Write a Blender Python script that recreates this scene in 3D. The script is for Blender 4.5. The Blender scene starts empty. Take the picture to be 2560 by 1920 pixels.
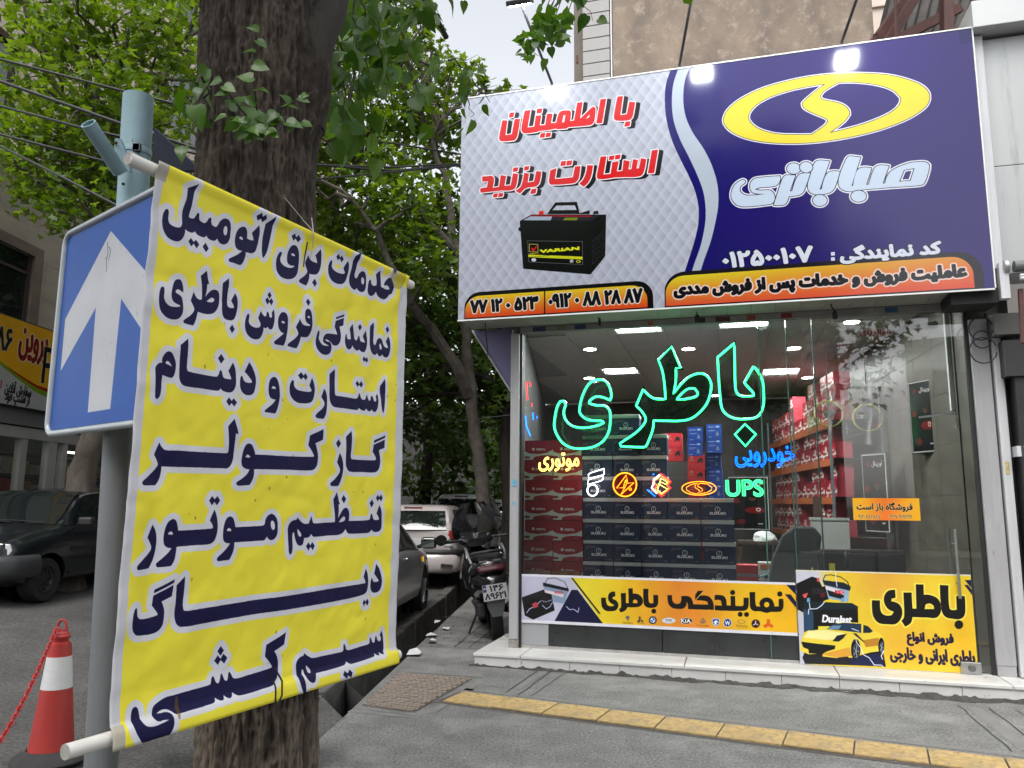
import bpy, bmesh, math, random, unicodedata
import numpy as np
from mathutils import Vector, Matrix, Quaternion
random.seed(7); RNG = np.random.default_rng(11)
PI = math.pi; rad = math.radians
SC = bpy.context.scene; COL = SC.collection
# ---------------------------------------------------------------- camera, sky, sun, exposure
CAM_H = 1.55; FPX = 1940.0; PITCH = math.atan(FPX/12640.0); ROLL = rad(0.4)
camd = bpy.data.cameras.new('camera'); cam = bpy.data.objects.new('camera', camd); COL.objects.link(cam)
camd.sensor_width = 36.0; camd.lens = 36.0*FPX/2560.0; camd.clip_end = 3000; camd.clip_start = 0.05
_f = Vector((0, math.cos(PITCH), math.sin(PITCH))); _u = Vector((0, -math.sin(PITCH), math.cos(PITCH))); _r = Vector((1, 0, 0))
CR = _r*math.cos(ROLL)+_u*math.sin(ROLL); CU = -_r*math.sin(ROLL)+_u*math.cos(ROLL); CF = _f
m = Matrix.Identity(4)
for i, v in enumerate((CR, CU, -CF)):
    for k in range(3): m[k][i] = v[k]
m.translation = (0, 0, CAM_H); cam.matrix_world = m
SC.camera = cam
world = bpy.data.worlds.new('World'); SC.world = world; world.use_nodes = True
wn = world.node_tree; wn.nodes.clear()
sky = wn.nodes.new('ShaderNodeTexSky'); sky.sky_type = 'NISHITA'; sky.sun_disc = False
SUN_EL, SUN_AZ = 58.0, 200.0
sky.sun_elevation = rad(SUN_EL); sky.sun_rotation = rad(SUN_AZ); sky.air_density = 1.0; sky.dust_density = 2.5; sky.ozone_density = 1.0
hs = wn.nodes.new('ShaderNodeHueSaturation'); hs.inputs['Saturation'].default_value = 0.2
bg = wn.nodes.new('ShaderNodeBackground'); bg.inputs[1].default_value = 0.15
wo = wn.nodes.new('ShaderNodeOutputWorld')
wn.links.new(sky.outputs[0], hs.inputs['Color']); wn.links.new(hs.outputs[0], bg.inputs[0]); wn.links.new(bg.outputs[0], wo.inputs[0])
sd = bpy.data.lights.new('sun', 'SUN'); sun = bpy.data.objects.new('sun', sd); COL.objects.link(sun)
sd.energy = 0.9; sd.angle = rad(35); sd.color = (1.0, 0.97, 0.93)
_d = Vector((math.sin(rad(SUN_AZ))*math.cos(rad(SUN_EL)), math.cos(rad(SUN_AZ))*math.cos(rad(SUN_EL)), math.sin(rad(SUN_EL))))
sun.rotation_euler = (-_d).to_track_quat('-Z', 'Y').to_euler()
SC.view_settings.view_transform = 'Standard'; SC.view_settings.look = 'None'
SC.view_settings.exposure = 1.15; SC.view_settings.gamma = 1.0; SC.view_settings.use_curve_mapping = False
SC.cycles.max_bounces = 8; SC.cycles.transparent_max_bounces = 16; SC.cycles.caustics_reflective = False; SC.cycles.caustics_refractive = False

# ---------------------------------------------------------------- rays through the photograph's own pixels, to measure real planes
def ray(u, v):
    return CF + CR*((u-1280)/FPX) - CU*((v-960)/FPX)
EYE = Vector((0, 0, CAM_H))
def at_z(u, v, z=0.0):
    d = ray(u, v); return EYE + d*((z-CAM_H)/d.z)
def at_r(u, v, r):
    d = ray(u, v); return EYE + d*(r/math.hypot(d.x, d.y))
AZ = rad(15.7); FA = Vector((math.cos(AZ), -math.sin(AZ), 0)); FN = Vector((math.sin(AZ), math.cos(AZ), 0)); FO = Vector((.111, 8.131, 0))
def F(s, d, z): return FO + FA*s + FN*d + Vector((0, 0, z))
def S(u, v, d=0.0):
    r = ray(u, v); t = ((FO-EYE).dot(FN)+d)/r.dot(FN); P = EYE+r*t
    return (P-FO).dot(FA), P.z
def hit_line(u, v, A, B):
    """ray against the vertical plane through ground points A, B: distance along AB and height"""
    d = ray(u, v); A = Vector(A[:2]); D = Vector(B[:2])-A; L = D.length; D /= L
    det = d.x*(-D.y)+D.x*d.y; k = (A.x*(-D.y)+D.x*A.y)/det; t = (d.x*A.y-d.y*A.x)/det
    return t, CAM_H+k*d.z

# ---------------------------------------------------------------- materials
MATS = {}
def mat(name, col, rough=.6, metal=0., var=.0, scale=8., bump=0., bscale=None, emit=None, estr=0., trans=0., spec=None, col2=None, stretch=None, coat=0., alpha=None):
    if name in MATS: return MATS[name]
    m = bpy.data.materials.new(name); m.use_nodes = True; nt = m.node_tree; b = nt.nodes['Principled BSDF']
    b.inputs['Base Color'].default_value = (*col, 1); b.inputs['Roughness'].default_value = rough; b.inputs['Metallic'].default_value = metal
    if spec is not None: b.inputs['Specular IOR Level'].default_value = spec
    if coat: b.inputs['Coat Weight'].default_value = coat; b.inputs['Coat Roughness'].default_value = .08
    if emit: b.inputs['Emission Color'].default_value = (*emit, 1); b.inputs['Emission Strength'].default_value = estr
    if trans: b.inputs['Transmission Weight'].default_value = trans
    tc = nt.nodes.new('ShaderNodeTexCoord'); src = tc.outputs['Object']
    if stretch:
        mp = nt.nodes.new('ShaderNodeMapping'); mp.inputs['Scale'].default_value = stretch; nt.links.new(src, mp.inputs[0]); src = mp.outputs[0]
    if var or col2:
        n = nt.nodes.new('ShaderNodeTexNoise'); n.inputs['Scale'].default_value = scale; n.inputs['Detail'].default_value = 7; n.inputs['Roughness'].default_value = .62
        nt.links.new(src, n.inputs['Vector'])
        r = nt.nodes.new('ShaderNodeValToRGB'); r.color_ramp.elements[0].position = .32; r.color_ramp.elements[1].position = .68
        c2 = col2 if col2 else tuple(min(1, c*(1+var)) for c in col); c1 = col if col2 else tuple(c*(1-var) for c in col)
        r.color_ramp.elements[0].color = (*c1, 1); r.color_ramp.elements[1].color = (*c2, 1)
        nt.links.new(n.outputs['Fac'], r.inputs[0]); nt.links.new(r.outputs[0], b.inputs['Base Color'])
        rr = nt.nodes.new('ShaderNodeMapRange'); rr.inputs[3].default_value = max(.02, rough-.12); rr.inputs[4].default_value = min(1, rough+.12)
        nt.links.new(n.outputs['Fac'], rr.inputs[0]); nt.links.new(rr.outputs[0], b.inputs['Roughness'])
    if bump:
        n2 = nt.nodes.new('ShaderNodeTexNoise'); n2.inputs['Scale'].default_value = bscale or scale*4; n2.inputs['Detail'].default_value = 8
        nt.links.new(src, n2.inputs['Vector'])
        bm = nt.nodes.new('ShaderNodeBump'); bm.inputs['Strength'].default_value = bump; bm.inputs['Distance'].default_value = .01
        nt.links.new(n2.outputs['Fac'], bm.inputs['Height']); nt.links.new(bm.outputs[0], b.inputs['Normal'])
    MATS[name] = m; return m
def glass(name, tint=(.9, .95, .93), refl=1.0, rough=.0, base=.04, mulf=1.7):
    """thin pane: transparent with a Fresnel mirror on it"""
    if name in MATS: return MATS[name]
    m = bpy.data.materials.new(name); m.use_nodes = True; nt = m.node_tree; nt.nodes.clear()
    o = nt.nodes.new('ShaderNodeOutputMaterial'); t = nt.nodes.new('ShaderNodeBsdfTransparent'); t.inputs[0].default_value = (*tint, 1)
    g = nt.nodes.new('ShaderNodeBsdfGlossy'); g.inputs['Roughness'].default_value = rough; g.inputs[0].default_value = (refl, refl, refl, 1)
    fr = nt.nodes.new('ShaderNodeFresnel'); fr.inputs[0].default_value = 1.52
    mul = nt.nodes.new('ShaderNodeMath'); mul.operation = 'MULTIPLY_ADD'; mul.inputs[1].default_value = mulf; mul.inputs[2].default_value = base; mul.use_clamp = True
    mx = nt.nodes.new('ShaderNodeMixShader')
    nt.links.new(fr.outputs[0], mul.inputs[0]); nt.links.new(mul.outputs[0], mx.inputs[0]); nt.links.new(t.outputs[0], mx.inputs[1]); nt.links.new(g.outputs[0], mx.inputs[2]); nt.links.new(mx.outputs[0], o.inputs[0])
    MATS[name] = m; return m
def leafmat(name, cols, rough=.45, transl=.45):
    m = bpy.data.materials.new(name); m.use_nodes = True; nt = m.node_tree; b = nt.nodes['Principled BSDF']; o = nt.nodes['Material Output']
    at = nt.nodes.new('ShaderNodeAttribute'); at.attribute_name = 'tone'
    oi = nt.nodes.new('ShaderNodeObjectInfo'); ad = nt.nodes.new('ShaderNodeMath'); ad.operation = 'ADD'
    mo = nt.nodes.new('ShaderNodeMath'); mo.operation = 'FRACT'
    nt.links.new(at.outputs['Fac'], ad.inputs[0]); nt.links.new(oi.outputs['Random'], ad.inputs[1]); nt.links.new(ad.outputs[0], mo.inputs[0])
    r = nt.nodes.new('ShaderNodeValToRGB'); el = r.color_ramp.elements
    el[0].color = (*cols[0], 1); el[1].color = (*cols[-1], 1)
    for i, c in enumerate(cols[1:-1]):
        e = el.new((i+1)/(len(cols)-1)); e.color = (*c, 1)
    nt.links.new(mo.outputs[0], r.inputs[0]); nt.links.new(r.outputs[0], b.inputs['Base Color']); b.inputs['Roughness'].default_value = rough
    tr = nt.nodes.new('ShaderNodeBsdfTranslucent'); hv = nt.nodes.new('ShaderNodeHueSaturation'); hv.inputs['Hue'].default_value = .485; hv.inputs['Saturation'].default_value = 1.15; hv.inputs['Value'].default_value = 1.7
    nt.links.new(r.outputs[0], hv.inputs['Color']); nt.links.new(hv.outputs[0], tr.inputs[0])
    mx = nt.nodes.new('ShaderNodeMixShader'); mx.inputs[0].default_value = transl
    nt.links.new(b.outputs[0], mx.inputs[1]); nt.links.new(tr.outputs[0], mx.inputs[2]); nt.links.new(mx.outputs[0], o.inputs[0])
    return m

# ---------------------------------------------------------------- object helpers
def tag(o, label=None, cat=None, group=None, kind=None):
    if label: o['label'] = label
    if cat: o['category'] = cat
    if group: o['group'] = group
    if kind: o['kind'] = kind
    return o
def thing(name, label, cat, loc=(0, 0, 0), rotz=0., group=None):
    o = bpy.data.objects.new(name, None); COL.objects.link(o); o.empty_display_size = .1
    o.location = loc; o.rotation_euler = (0, 0, rotz); return tag(o, label, cat, group)
def fthing(name, label, cat, s=0, d=0, z=0, group=None):
    return thing(name, label, cat, F(s, d, z), -AZ, group)
def kids(o): return [c for c in bpy.data.objects if c.parent == o]
def dup(root, loc, rotz=None, label=None):
    r = root.copy(); COL.objects.link(r); r.location = loc
    if rotz is not None: r.rotation_euler = (0, 0, rotz)
    if label: r['label'] = label
    for ch in TREE.get(root.name, []):
        c = ch.copy(); COL.objects.link(c); c.parent = r
        TREE.setdefault(r.name, []).append(c)
        for g in TREE.get(ch.name, []):
            d = g.copy(); COL.objects.link(d); d.parent = c
    return r
TREE = {}
def link(name, me, parent=None, loc=None, rotz=0.):
    o = bpy.data.objects.new(name, me); COL.objects.link(o)
    if parent is not None:
        o.parent = parent; TREE.setdefault(parent.name, []).append(o)
    if loc is not None: o.location = loc; o.rotation_euler = (0, 0, rotz)
    return o
def np_mesh(name, V, Fc, mats, mi=None, smooth=False, uv=None, attr=None):
    me = bpy.data.meshes.new(name); V = np.asarray(V, dtype=np.float32)
    if isinstance(Fc, np.ndarray):
        n, k = Fc.shape; me.vertices.add(len(V)); me.vertices.foreach_set('co', V.ravel())
        me.loops.add(n*k); me.polygons.add(n); me.loops.foreach_set('vertex_index', Fc.ravel().astype(np.int32))
        me.polygons.foreach_set('loop_start', np.arange(0, n*k, k, dtype=np.int32))
        me.polygons.foreach_set('loop_total', np.full(n, k, dtype=np.int32))
        me.update(calc_edges=True)
    else: me.from_pydata([tuple(map(float, v)) for v in V], [], Fc)
    for x in (mats if isinstance(mats, (list, tuple)) else [mats]): me.materials.append(x)
    if mi is not None: me.polygons.foreach_set('material_index', np.asarray(mi, dtype=np.int32))
    if smooth: me.polygons.foreach_set('use_smooth', np.ones(len(me.polygons), dtype=bool))
    if uv is not None:
        l = me.uv_layers.new(name='UVMap'); idx = np.empty(len(me.loops), dtype=np.int32); me.loops.foreach_get('vertex_index', idx)
        l.data.foreach_set('uv', np.asarray(uv, dtype=np.float32)[idx].ravel())
    if attr is not None:
        a = me.attributes.new('tone', 'FLOAT', 'POINT'); a.data.foreach_set('value', np.asarray(attr, dtype=np.float32))
    me.validate(); return me
class MB:
    def __init__(s): s.v = []; s.f = []
    def add(s, V, Fc):
        n = len(s.v); s.v += [tuple(v) for v in V]; s.f += [tuple(i+n for i in f) for f in Fc]; return s
    def box(s, x0, x1, y0, y1, z0, z1):
        return s.add([(x0, y0, z0), (x1, y0, z0), (x1, y1, z0), (x0, y1, z0), (x0, y0, z1), (x1, y0, z1), (x1, y1, z1), (x0, y1, z1)],
                     [(0, 3, 2, 1), (4, 5, 6, 7), (0, 1, 5, 4), (1, 2, 6, 5), (2, 3, 7, 6), (3, 0, 4, 7)])
    def obox(s, c, size, M=None):
        h = [x/2 for x in size]; V = []
        for z in (-1, 1):
            for x, y in ((-1, -1), (1, -1), (1, 1), (-1, 1)):
                p = Vector((x*h[0], y*h[1], z*h[2])); p = (M @ p if M else p)+Vector(c); V.append(p)
        return s.add(V, [(0, 3, 2, 1), (4, 5, 6, 7), (0, 1, 5, 4), (1, 2, 6, 5), (2, 3, 7, 6), (3, 0, 4, 7)])
    def bar(s, a, b, w, h=None, up=(0, 0, 1)):
        a, b = Vector(a), Vector(b); d = (b-a); L = d.length; d.normalize(); up = Vector(up)
        if abs(d.dot(up)) > .98: up = Vector((1, 0, 0))
        x = d.cross(up).normalized(); y = x.cross(d); M = Matrix((x, d, y)).transposed()
        return s.obox((a+b)/2, (w, L, h or w), M)
    def prism(s, poly, p0, ax, ay, an, t):
        """poly in 2-D, placed at p0 with axes ax, ay and thickness t along an"""
        p0, ax, ay, an = map(Vector, (p0, ax, ay, an)); n = len(poly)
        V = [p0+ax*x+ay*y for x, y in poly]+[p0+ax*x+ay*y+an*t for x, y in poly]
        return s.add(V, [tuple(range(n)), tuple(range(2*n-1, n-1, -1))]+[(i, i+n, (i+1) % n+n, (i+1) % n) for i in range(n)])
    def tube(s, pts, r, seg=10, caps=True, closed=False):
        P = [Vector(p) for p in pts]; n = len(P); R = r if isinstance(r, (list, tuple)) else [r]*n
        V = []; Fc = []; prev = None
        for i, p in enumerate(P):
            if closed: t = (P[(i+1) % n]-P[i-1])
            else: t = P[min(i+1, n-1)]-P[max(i-1, 0)]
            t.normalize()
            if prev is None:
                x = t.cross(Vector((0, 0, 1)));  x = x if x.length > .05 else t.cross(Vector((1, 0, 0))); x.normalize()
            else:
                x = prev-t*prev.dot(t); x.normalize()
            prev = x; y = t.cross(x)
            for k in range(seg):
                a = 2*PI*k/seg; V.append(p+(x*math.cos(a)+y*math.sin(a))*R[i])
        m = n if closed else n-1
        for i in range(m):
            for k in range(seg):
                j = (i+1) % n; Fc.append((i*seg+k, i*seg+(k+1) % seg, j*seg+(k+1) % seg, j*seg+k))
        if caps and not closed: Fc += [tuple(range(seg-1, -1, -1)), tuple(range((n-1)*seg, n*seg))]
        return s.add(V, Fc)
    def lathe(s, prof, c=(0, 0, 0), seg=24, ax=None):
        """prof: (radius, height) pairs; ax: matrix turning z to the axis"""
        V = []; Fc = []; n = len(prof); c = Vector(c)
        for r, z in prof:
            for k in range(seg):
                a = 2*PI*k/seg; p = Vector((r*math.cos(a), r*math.sin(a), z)); V.append((ax @ p if ax else p)+c)
        for i in range(n-1):
            for k in range(seg): Fc.append((i*seg+k, i*seg+(k+1) % seg, (i+1)*seg+(k+1) % seg, (i+1)*seg+k))
        if prof[0][0] > 1e-4: Fc.append(tuple(range(seg-1, -1, -1)))
        if prof[-1][0] > 1e-4: Fc.append(tuple(range((n-1)*seg, n*seg)))
        return s.add(V, Fc)
    def mesh(s, name, m, smooth=False, bevel=0):
        me = bpy.data.meshes.new(name); me.from_pydata(s.v, [], s.f)
        for x in (m if isinstance(m, (list, tuple)) else [m]): me.materials.append(x)
        bm = bmesh.new(); bm.from_mesh(me)
        if bevel:
            bmesh.ops.bevel(bm, geom=[e for e in bm.edges if len(e.link_faces) == 2 and e.calc_face_angle(0) > .6], offset=bevel, segments=2, affect='EDGES', profile=.5)
        bmesh.ops.recalc_face_normals(bm, faces=bm.faces); bm.to_mesh(me); bm.free()
        if smooth:
            for p in me.polygons: p.use_smooth = True
            try: me.set_sharp_from_angle(angle=rad(40))
            except Exception: pass
        return me
    def build(s, name, m, parent=None, smooth=False, bevel=0, loc=None, rotz=0.):
        return link(name, s.mesh(name, m, smooth, bevel), parent, loc, rotz)
def AX(d):
    """matrix turning z to d"""
    return Vector((0, 0, 1)).rotation_difference(Vector(d).normalized()).to_matrix()

# ---------------------------------------------------------------- numpy noise
def _hash(ix, iy, iz, seed):
    h = (ix*374761393+iy*668265263+iz*2147483647+seed*974634777) & 0xffffffff
    h = ((h ^ (h >> 13))*1274126177) & 0xffffffff
    return ((h ^ (h >> 16)) & 0xffff)/65535.0
def vnoise(x, y, z=0., seed=0):
    x, y, z = np.broadcast_arrays(np.asarray(x, float), np.asarray(y, float), np.asarray(z, float))
    x0, y0, z0 = np.floor(x).astype(np.int64), np.floor(y).astype(np.int64), np.floor(z).astype(np.int64)
    fx, fy, fz = x-x0, y-y0, z-z0; fx = fx*fx*(3-2*fx); fy = fy*fy*(3-2*fy); fz = fz*fz*(3-2*fz); r = 0
    for i in (0, 1):
        for j in (0, 1):
            for k in (0, 1):
                r = r+_hash(x0+i, y0+j, z0+k, seed)*(fx if i else 1-fx)*(fy if j else 1-fy)*(fz if k else 1-fz)
    return r*2-1
def fbm(x, y, z=0., o=4, seed=0):
    r = 0; a = .5; x = np.asarray(x, float); y = np.asarray(y, float); z = np.asarray(z, float)
    for i in range(o):
        r = r+a*vnoise(x, y, z, seed+i); x = x*2.03; y = y*2.03; z = z*2.03; a *= .5
    return r
# ---------------------------------------------------------------- lettering: Arabic shaping, font outlines, rasterised flat print
FORMS = {}
for cp in list(range(0xFB50, 0xFDFF))+list(range(0xFE70, 0xFEFF)):
    d = unicodedata.decomposition(chr(cp)).split()
    if len(d) == 2 and d[0] in ('<isolated>', '<final>', '<initial>', '<medial>'):
        FORMS.setdefault(chr(int(d[1], 16)), {})[d[0][1:-1]] = chr(cp)
def shape(txt):
    out = []; n = len(txt); i = 0
    dual = lambda c: c in FORMS and 'initial' in FORMS[c]
    joins = lambda c: c in FORMS and 'final' in FORMS[c]
    while i < n:
        c = txt[i]
        prev = i > 0 and dual(txt[i-1]) and joins(c)
        if c == '\u0644' and i+1 < n and txt[i+1] == '\u0627':
            out.append('\uFEFC' if prev else '\uFEFB'); i += 2; continue
        nxt = i+1 < n and dual(c) and joins(txt[i+1])
        if c in FORMS:
            k = 'medial' if prev and nxt else 'final' if prev else 'initial' if nxt else 'isolated'
            out.append(FORMS[c].get(k, c))
        else: out.append(c)
        i += 1
    if any(ch in FORMS for ch in txt): out = out[::-1]
    return ''.join(out)
_oc = {}
def outlines(txt, res=5):
    """closed polylines (numpy) of a string, one unit = font size"""
    if txt in _oc: return _oc[txt]
    cu = bpy.data.curves.new('lettering', 'FONT'); cu.body = shape(txt); cu.resolution_u = 4
    o = bpy.data.objects.new('lettering', cu); COL.objects.link(o)
    dg = bpy.context.evaluated_depsgraph_get(); c2 = o.evaluated_get(dg).to_curve(dg); res_ = []
    for sp in c2.splines:
        bp = sp.bezier_points; n = len(bp); P = []
        for i in range(n):
            a, b = bp[i], bp[(i+1) % n]; p0, p1, p2, p3 = (np.array(q[:2]) for q in (a.co, a.handle_right, b.handle_left, b.co))
            lin = np.linalg.norm(p1-p0)+np.linalg.norm(p3-p2) < 1e-6 or a.handle_right_type == 'VECTOR' and b.handle_left_type == 'VECTOR'
            for t in ([0.] if lin else np.arange(res)/res):
                P.append((1-t)**3*p0+3*(1-t)**2*t*p1+3*(1-t)*t*t*p2+t**3*p3)
        if len(P) > 2: res_.append(np.array(P))
    o.evaluated_get(dg).to_curve_clear(); bpy.data.objects.remove(o); bpy.data.curves.remove(cu)
    _oc[txt] = res_; return res_
def fit(polys, x0, y0, x1, y1, shear=0., keep=False):
    """map outlines into the box; shear slants upright strokes; y grows downward"""
    A = np.concatenate(polys); A2 = [np.stack([p[:, 0]+shear*p[:, 1], p[:, 1]], 1) for p in polys]; A = np.concatenate(A2)
    mn, mx = A.min(0), A.max(0); sx = (x1-x0)/(mx[0]-mn[0]); sy = (y1-y0)/(mx[1]-mn[1])
    return [np.stack([x0+(p[:, 0]-mn[0])*sx, y1-(p[:, 1]-mn[1])*sy], 1) for p in A2]
def smooth_poly(txt, ox=0., oy=0., sc=1., sub=5, corner=52):
    """'x,y x,y! ...' (! = sharp) to a smoothed closed polyline"""
    P = []; sh = []
    for t in txt.split():
        s_ = t.endswith('!'); x, y = t.rstrip('!').split(','); P.append((float(x)/sc+ox, float(y)/sc+oy)); sh.append(s_)
    P = np.array(P); n = len(P)
    if n <= 4: return P
    for i in range(n):
        a = P[i]-P[i-1]; b = P[(i+1) % n]-P[i]
        c = np.dot(a, b)/(np.linalg.norm(a)*np.linalg.norm(b)+1e-9)
        if c < math.cos(rad(corner)): sh[i] = True
    out = []
    for i in range(n):
        p0, p1, p2, p3 = P[i-1], P[i], P[(i+1) % n], P[(i+2) % n]
        L = np.linalg.norm(p2-p1)
        def tan(a, b, c, s_):
            if s_: return None
            t = (c-a); t = t/(np.linalg.norm(t)+1e-9); return t*L
        m1 = tan(p0, p1, p2, sh[i]); m2 = tan(p1, p2, p3, sh[(i+1) % n]); d = p2-p1
        if m1 is None and m2 is None: out.append(p1); continue
        if m1 is None: m1 = 1.5*d-.5*m2
        if m2 is None: m2 = 1.5*d-.5*m1
        for k in range(sub):
            t = k/sub; h = t*t*t; g = t*t
            out.append((2*h-3*g+1)*p1+(h-2*g+t)*m1+(-2*h+3*g)*p2+(h-g)*m2)
    return np.array(out)
def traced(blocks):
    out = []
    for ox, oy, sc, polys in blocks:
        for p in polys: out.append(smooth_poly(p, ox, oy, sc))
    return out
def ellipse(cx, cy, rx, ry, n=40, a0=0): 
    t = np.linspace(0, 2*PI, n, endpoint=False)+a0; return np.stack([cx+rx*np.cos(t), cy+ry*np.sin(t)], 1)
def raster(polys, W, H, eo=False):
    acc = np.zeros((H, W+1), np.int32); R = []; C = []; Sg = []
    for p in polys:
        q = np.roll(p, -1, 0)
        for (x0, y0), (x1, y1) in zip(p, q):
            if y0 == y1: continue
            s_ = 1
            if y0 > y1: x0, y0, x1, y1, s_ = x1, y1, x0, y0, -1
            a = max(0, math.ceil(y0-.5)); b = min(H, math.ceil(y1-.5))
            if b <= a: continue
            r = np.arange(a, b); xs = x0+(r+.5-y0)*((x1-x0)/(y1-y0))
            R.append(r); C.append(np.clip(np.ceil(xs-.5), 0, W).astype(int)); Sg.append(np.full(b-a, s_))
    if not R: return np.zeros((H, W), bool)
    np.add.at(acc, (np.concatenate(R), np.concatenate(C)), np.concatenate(Sg))
    w = np.cumsum(acc, 1)[:, :W]
    return (w % 2 != 0) if eo else (w != 0)
def dilate(m, r):
    if r < .5: return m
    H, W = m.shape; out = np.zeros_like(m); R = int(math.ceil(r)); cs = np.concatenate([np.zeros((H, 1), np.int32), np.cumsum(m, 1, dtype=np.int32)], 1)
    for dy in range(-R, R+1):
        if abs(dy) > r: continue
        w = int(math.sqrt(r*r-dy*dy)+.3); ix = np.arange(W)
        h = (cs[:, np.minimum(ix+w+1, W)]-cs[:, np.maximum(ix-w, 0)]) > 0
        if dy >= 0: out[dy:] |= h[:H-dy] if dy else h
        else: out[:dy] |= h[-dy:]
    return out
SS = 2
class Canvas:
    """a flat print, w x h units wide; mp turns photograph pixels into print units"""
    def __init__(c, w, h, ppu, bgc, mp=None):
        c.w, c.h, c.k = w, h, ppu; c.W, c.H = int(round(w*ppu)), int(round(h*ppu)); c.mp = mp
        c.a = np.ones((c.H, c.W, 3), np.float32)*np.array(bgc, np.float32)
    def pt(c, p): return c.mp(*p) if c.mp else p
    def tr(c, polys): return [np.array([c.mp(x, y) for x, y in p]) if c.mp else np.asarray(p, float) for p in polys]
    def fill(c, polys, col, grow=0., eo=False, off=(0, 0), a=1.0, raw=False):
        """grow in print units"""
        P = polys if raw else c.tr(polys); P = [(q+np.array(off))*c.k for q in P]; g = grow*c.k
        A = np.concatenate(P); x0, y0 = np.maximum(np.floor(A.min(0)-g-3), 0).astype(int); x1, y1 = np.ceil(A.max(0)+g+3).astype(int); x1 = min(x1, c.W); y1 = min(y1, c.H)
        if x1 <= x0 or y1 <= y0: return c
        m = raster([(q-np.array([x0, y0]))*SS for q in P], (x1-x0)*SS, (y1-y0)*SS, eo)
        if g > 0: m = dilate(m, g*SS)
        if g < 0: m = ~dilate(~m, -g*SS)
        m = m.reshape(y1-y0, SS, x1-x0, SS).mean((1, 3))[..., None].astype(np.float32)*a
        sub = c.a[y0:y1, x0:x1]
        if callable(col):
            yy, xx = np.mgrid[y0:y1, x0:x1]; cc = col((xx+.5)/c.k, (yy+.5)/c.k)
        else: cc = np.array(col, np.float32)
        c.a[y0:y1, x0:x1] = sub*(1-m)+cc*m; return c
    def rect(c, x0, y0, x1, y1, col, r=0, a=1.0, rc=(1, 1, 1, 1)):
        if r:
            P = []
            for (cx, cy, a0), f in zip(((x1-r, y0+r, -90), (x1-r, y1-r, 0), (x0+r, y1-r, 90), (x0+r, y0+r, 180)), rc):
                if f:
                    for k in range(9): t = rad(a0+k*90/8); P.append((cx+r*math.cos(t), cy+r*math.sin(t)))
                else: P.append((x1 if a0 in (-90, 0) else x0, y0 if a0 in (-90, 180) else y1))
        else: P = [(x0, y0), (x1, y0), (x1, y1), (x0, y1)]
        return c.fill([np.array(P, float)], col, a=a, raw=True)
    def text(c, txt, bl, tr, col, bold=0., halo=None, shear=0., off=(0, 0)):
        """ink box from bottom-left to top-right (pixels of the photograph if the canvas has a map)"""
        x0, y1 = c.pt(bl); x1, y0 = c.pt(tr); P = fit(outlines(txt), x0+bold, y0+bold, x1-bold, y1-bold, shear)
        if halo: c.fill(P, halo[0], bold+halo[1], raw=True, off=halo[2] if len(halo) > 2 else (0, 0))
        return c.fill(P, col, bold, raw=True, off=off)
    def stroke(c, pts, wd, col, closed=False, a=1.):
        """thin line as a chain of quads"""
        P = np.array([c.pt(p) for p in pts], float); n = len(P); Q = []
        for i in range(n if closed else n-1):
            p, q = P[i], P[(i+1) % n]; d = q-p; L = np.hypot(*d)
            if L < 1e-9: continue
            nn = np.array([-d[1], d[0]])/L*wd/2; dd = d/L*wd*.3; Q.append(np.array([p+nn-dd, q+nn+dd, q-nn+dd, p-nn-dd]))
        for q in Q: c.fill([q], col, raw=True, a=a)
        return c
    def material(c, name, rough=.4, dim=1., bump=0., bscale=30, coat=0., spec=None, emit=0., grime=.06):
        img = bpy.data.images.new(name, c.W, c.H, alpha=False); px = np.ones((c.H, c.W, 4), np.float32)
        px[..., :3] = np.clip(c.a[::-1], 0, 1); img.pixels.foreach_set(px.ravel()); img.update(); img.pack()
        m = bpy.data.materials.new(name); m.use_nodes = True; nt = m.node_tree; b = nt.nodes['Principled BSDF']
        t = nt.nodes.new('ShaderNodeTexImage'); t.image = img; t.extension = 'EXTEND'
        tc = nt.nodes.new('ShaderNodeTexCoord'); n = nt.nodes.new('ShaderNodeTexNoise'); n.inputs['Scale'].default_value = 5; n.inputs['Detail'].default_value = 9; nt.links.new(tc.outputs['Object'], n.inputs['Vector'])
        mr = nt.nodes.new('ShaderNodeMapRange'); mr.inputs[1].default_value = .3; mr.inputs[2].default_value = .7; mr.inputs[3].default_value = dim*(1-grime*2); mr.inputs[4].default_value = dim
        mu = nt.nodes.new('ShaderNodeMix'); mu.data_type = 'RGBA'; mu.blend_type = 'MULTIPLY'; mu.inputs[0].default_value = 1
        nt.links.new(n.outputs['Fac'], mr.inputs[0]); nt.links.new(t.outputs[0], mu.inputs[6]); nt.links.new(mr.outputs[0], mu.inputs[7]); nt.links.new(mu.outputs[2], b.inputs['Base Color'])
        b.inputs['Roughness'].default_value = rough
        if coat: b.inputs['Coat Weight'].default_value = coat; b.inputs['Coat Roughness'].default_value = .05
        if spec is not None: b.inputs['Specular IOR Level'].default_value = spec
        if emit: nt.links.new(t.outputs[0], b.inputs['Emission Color']); b.inputs['Emission Strength'].default_value = emit
        if bump:
            n2 = nt.nodes.new('ShaderNodeTexNoise'); n2.inputs['Scale'].default_value = bscale; n2.inputs['Detail'].default_value = 6; nt.links.new(tc.outputs['Object'], n2.inputs['Vector'])
            bm = nt.nodes.new('ShaderNodeBump'); bm.inputs['Strength'].default_value = bump; bm.inputs['Distance'].default_value = .01; nt.links.new(n2.outputs['Fac'], bm.inputs['Height']); nt.links.new(bm.outputs[0], b.inputs['Normal'])
        return m
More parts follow.
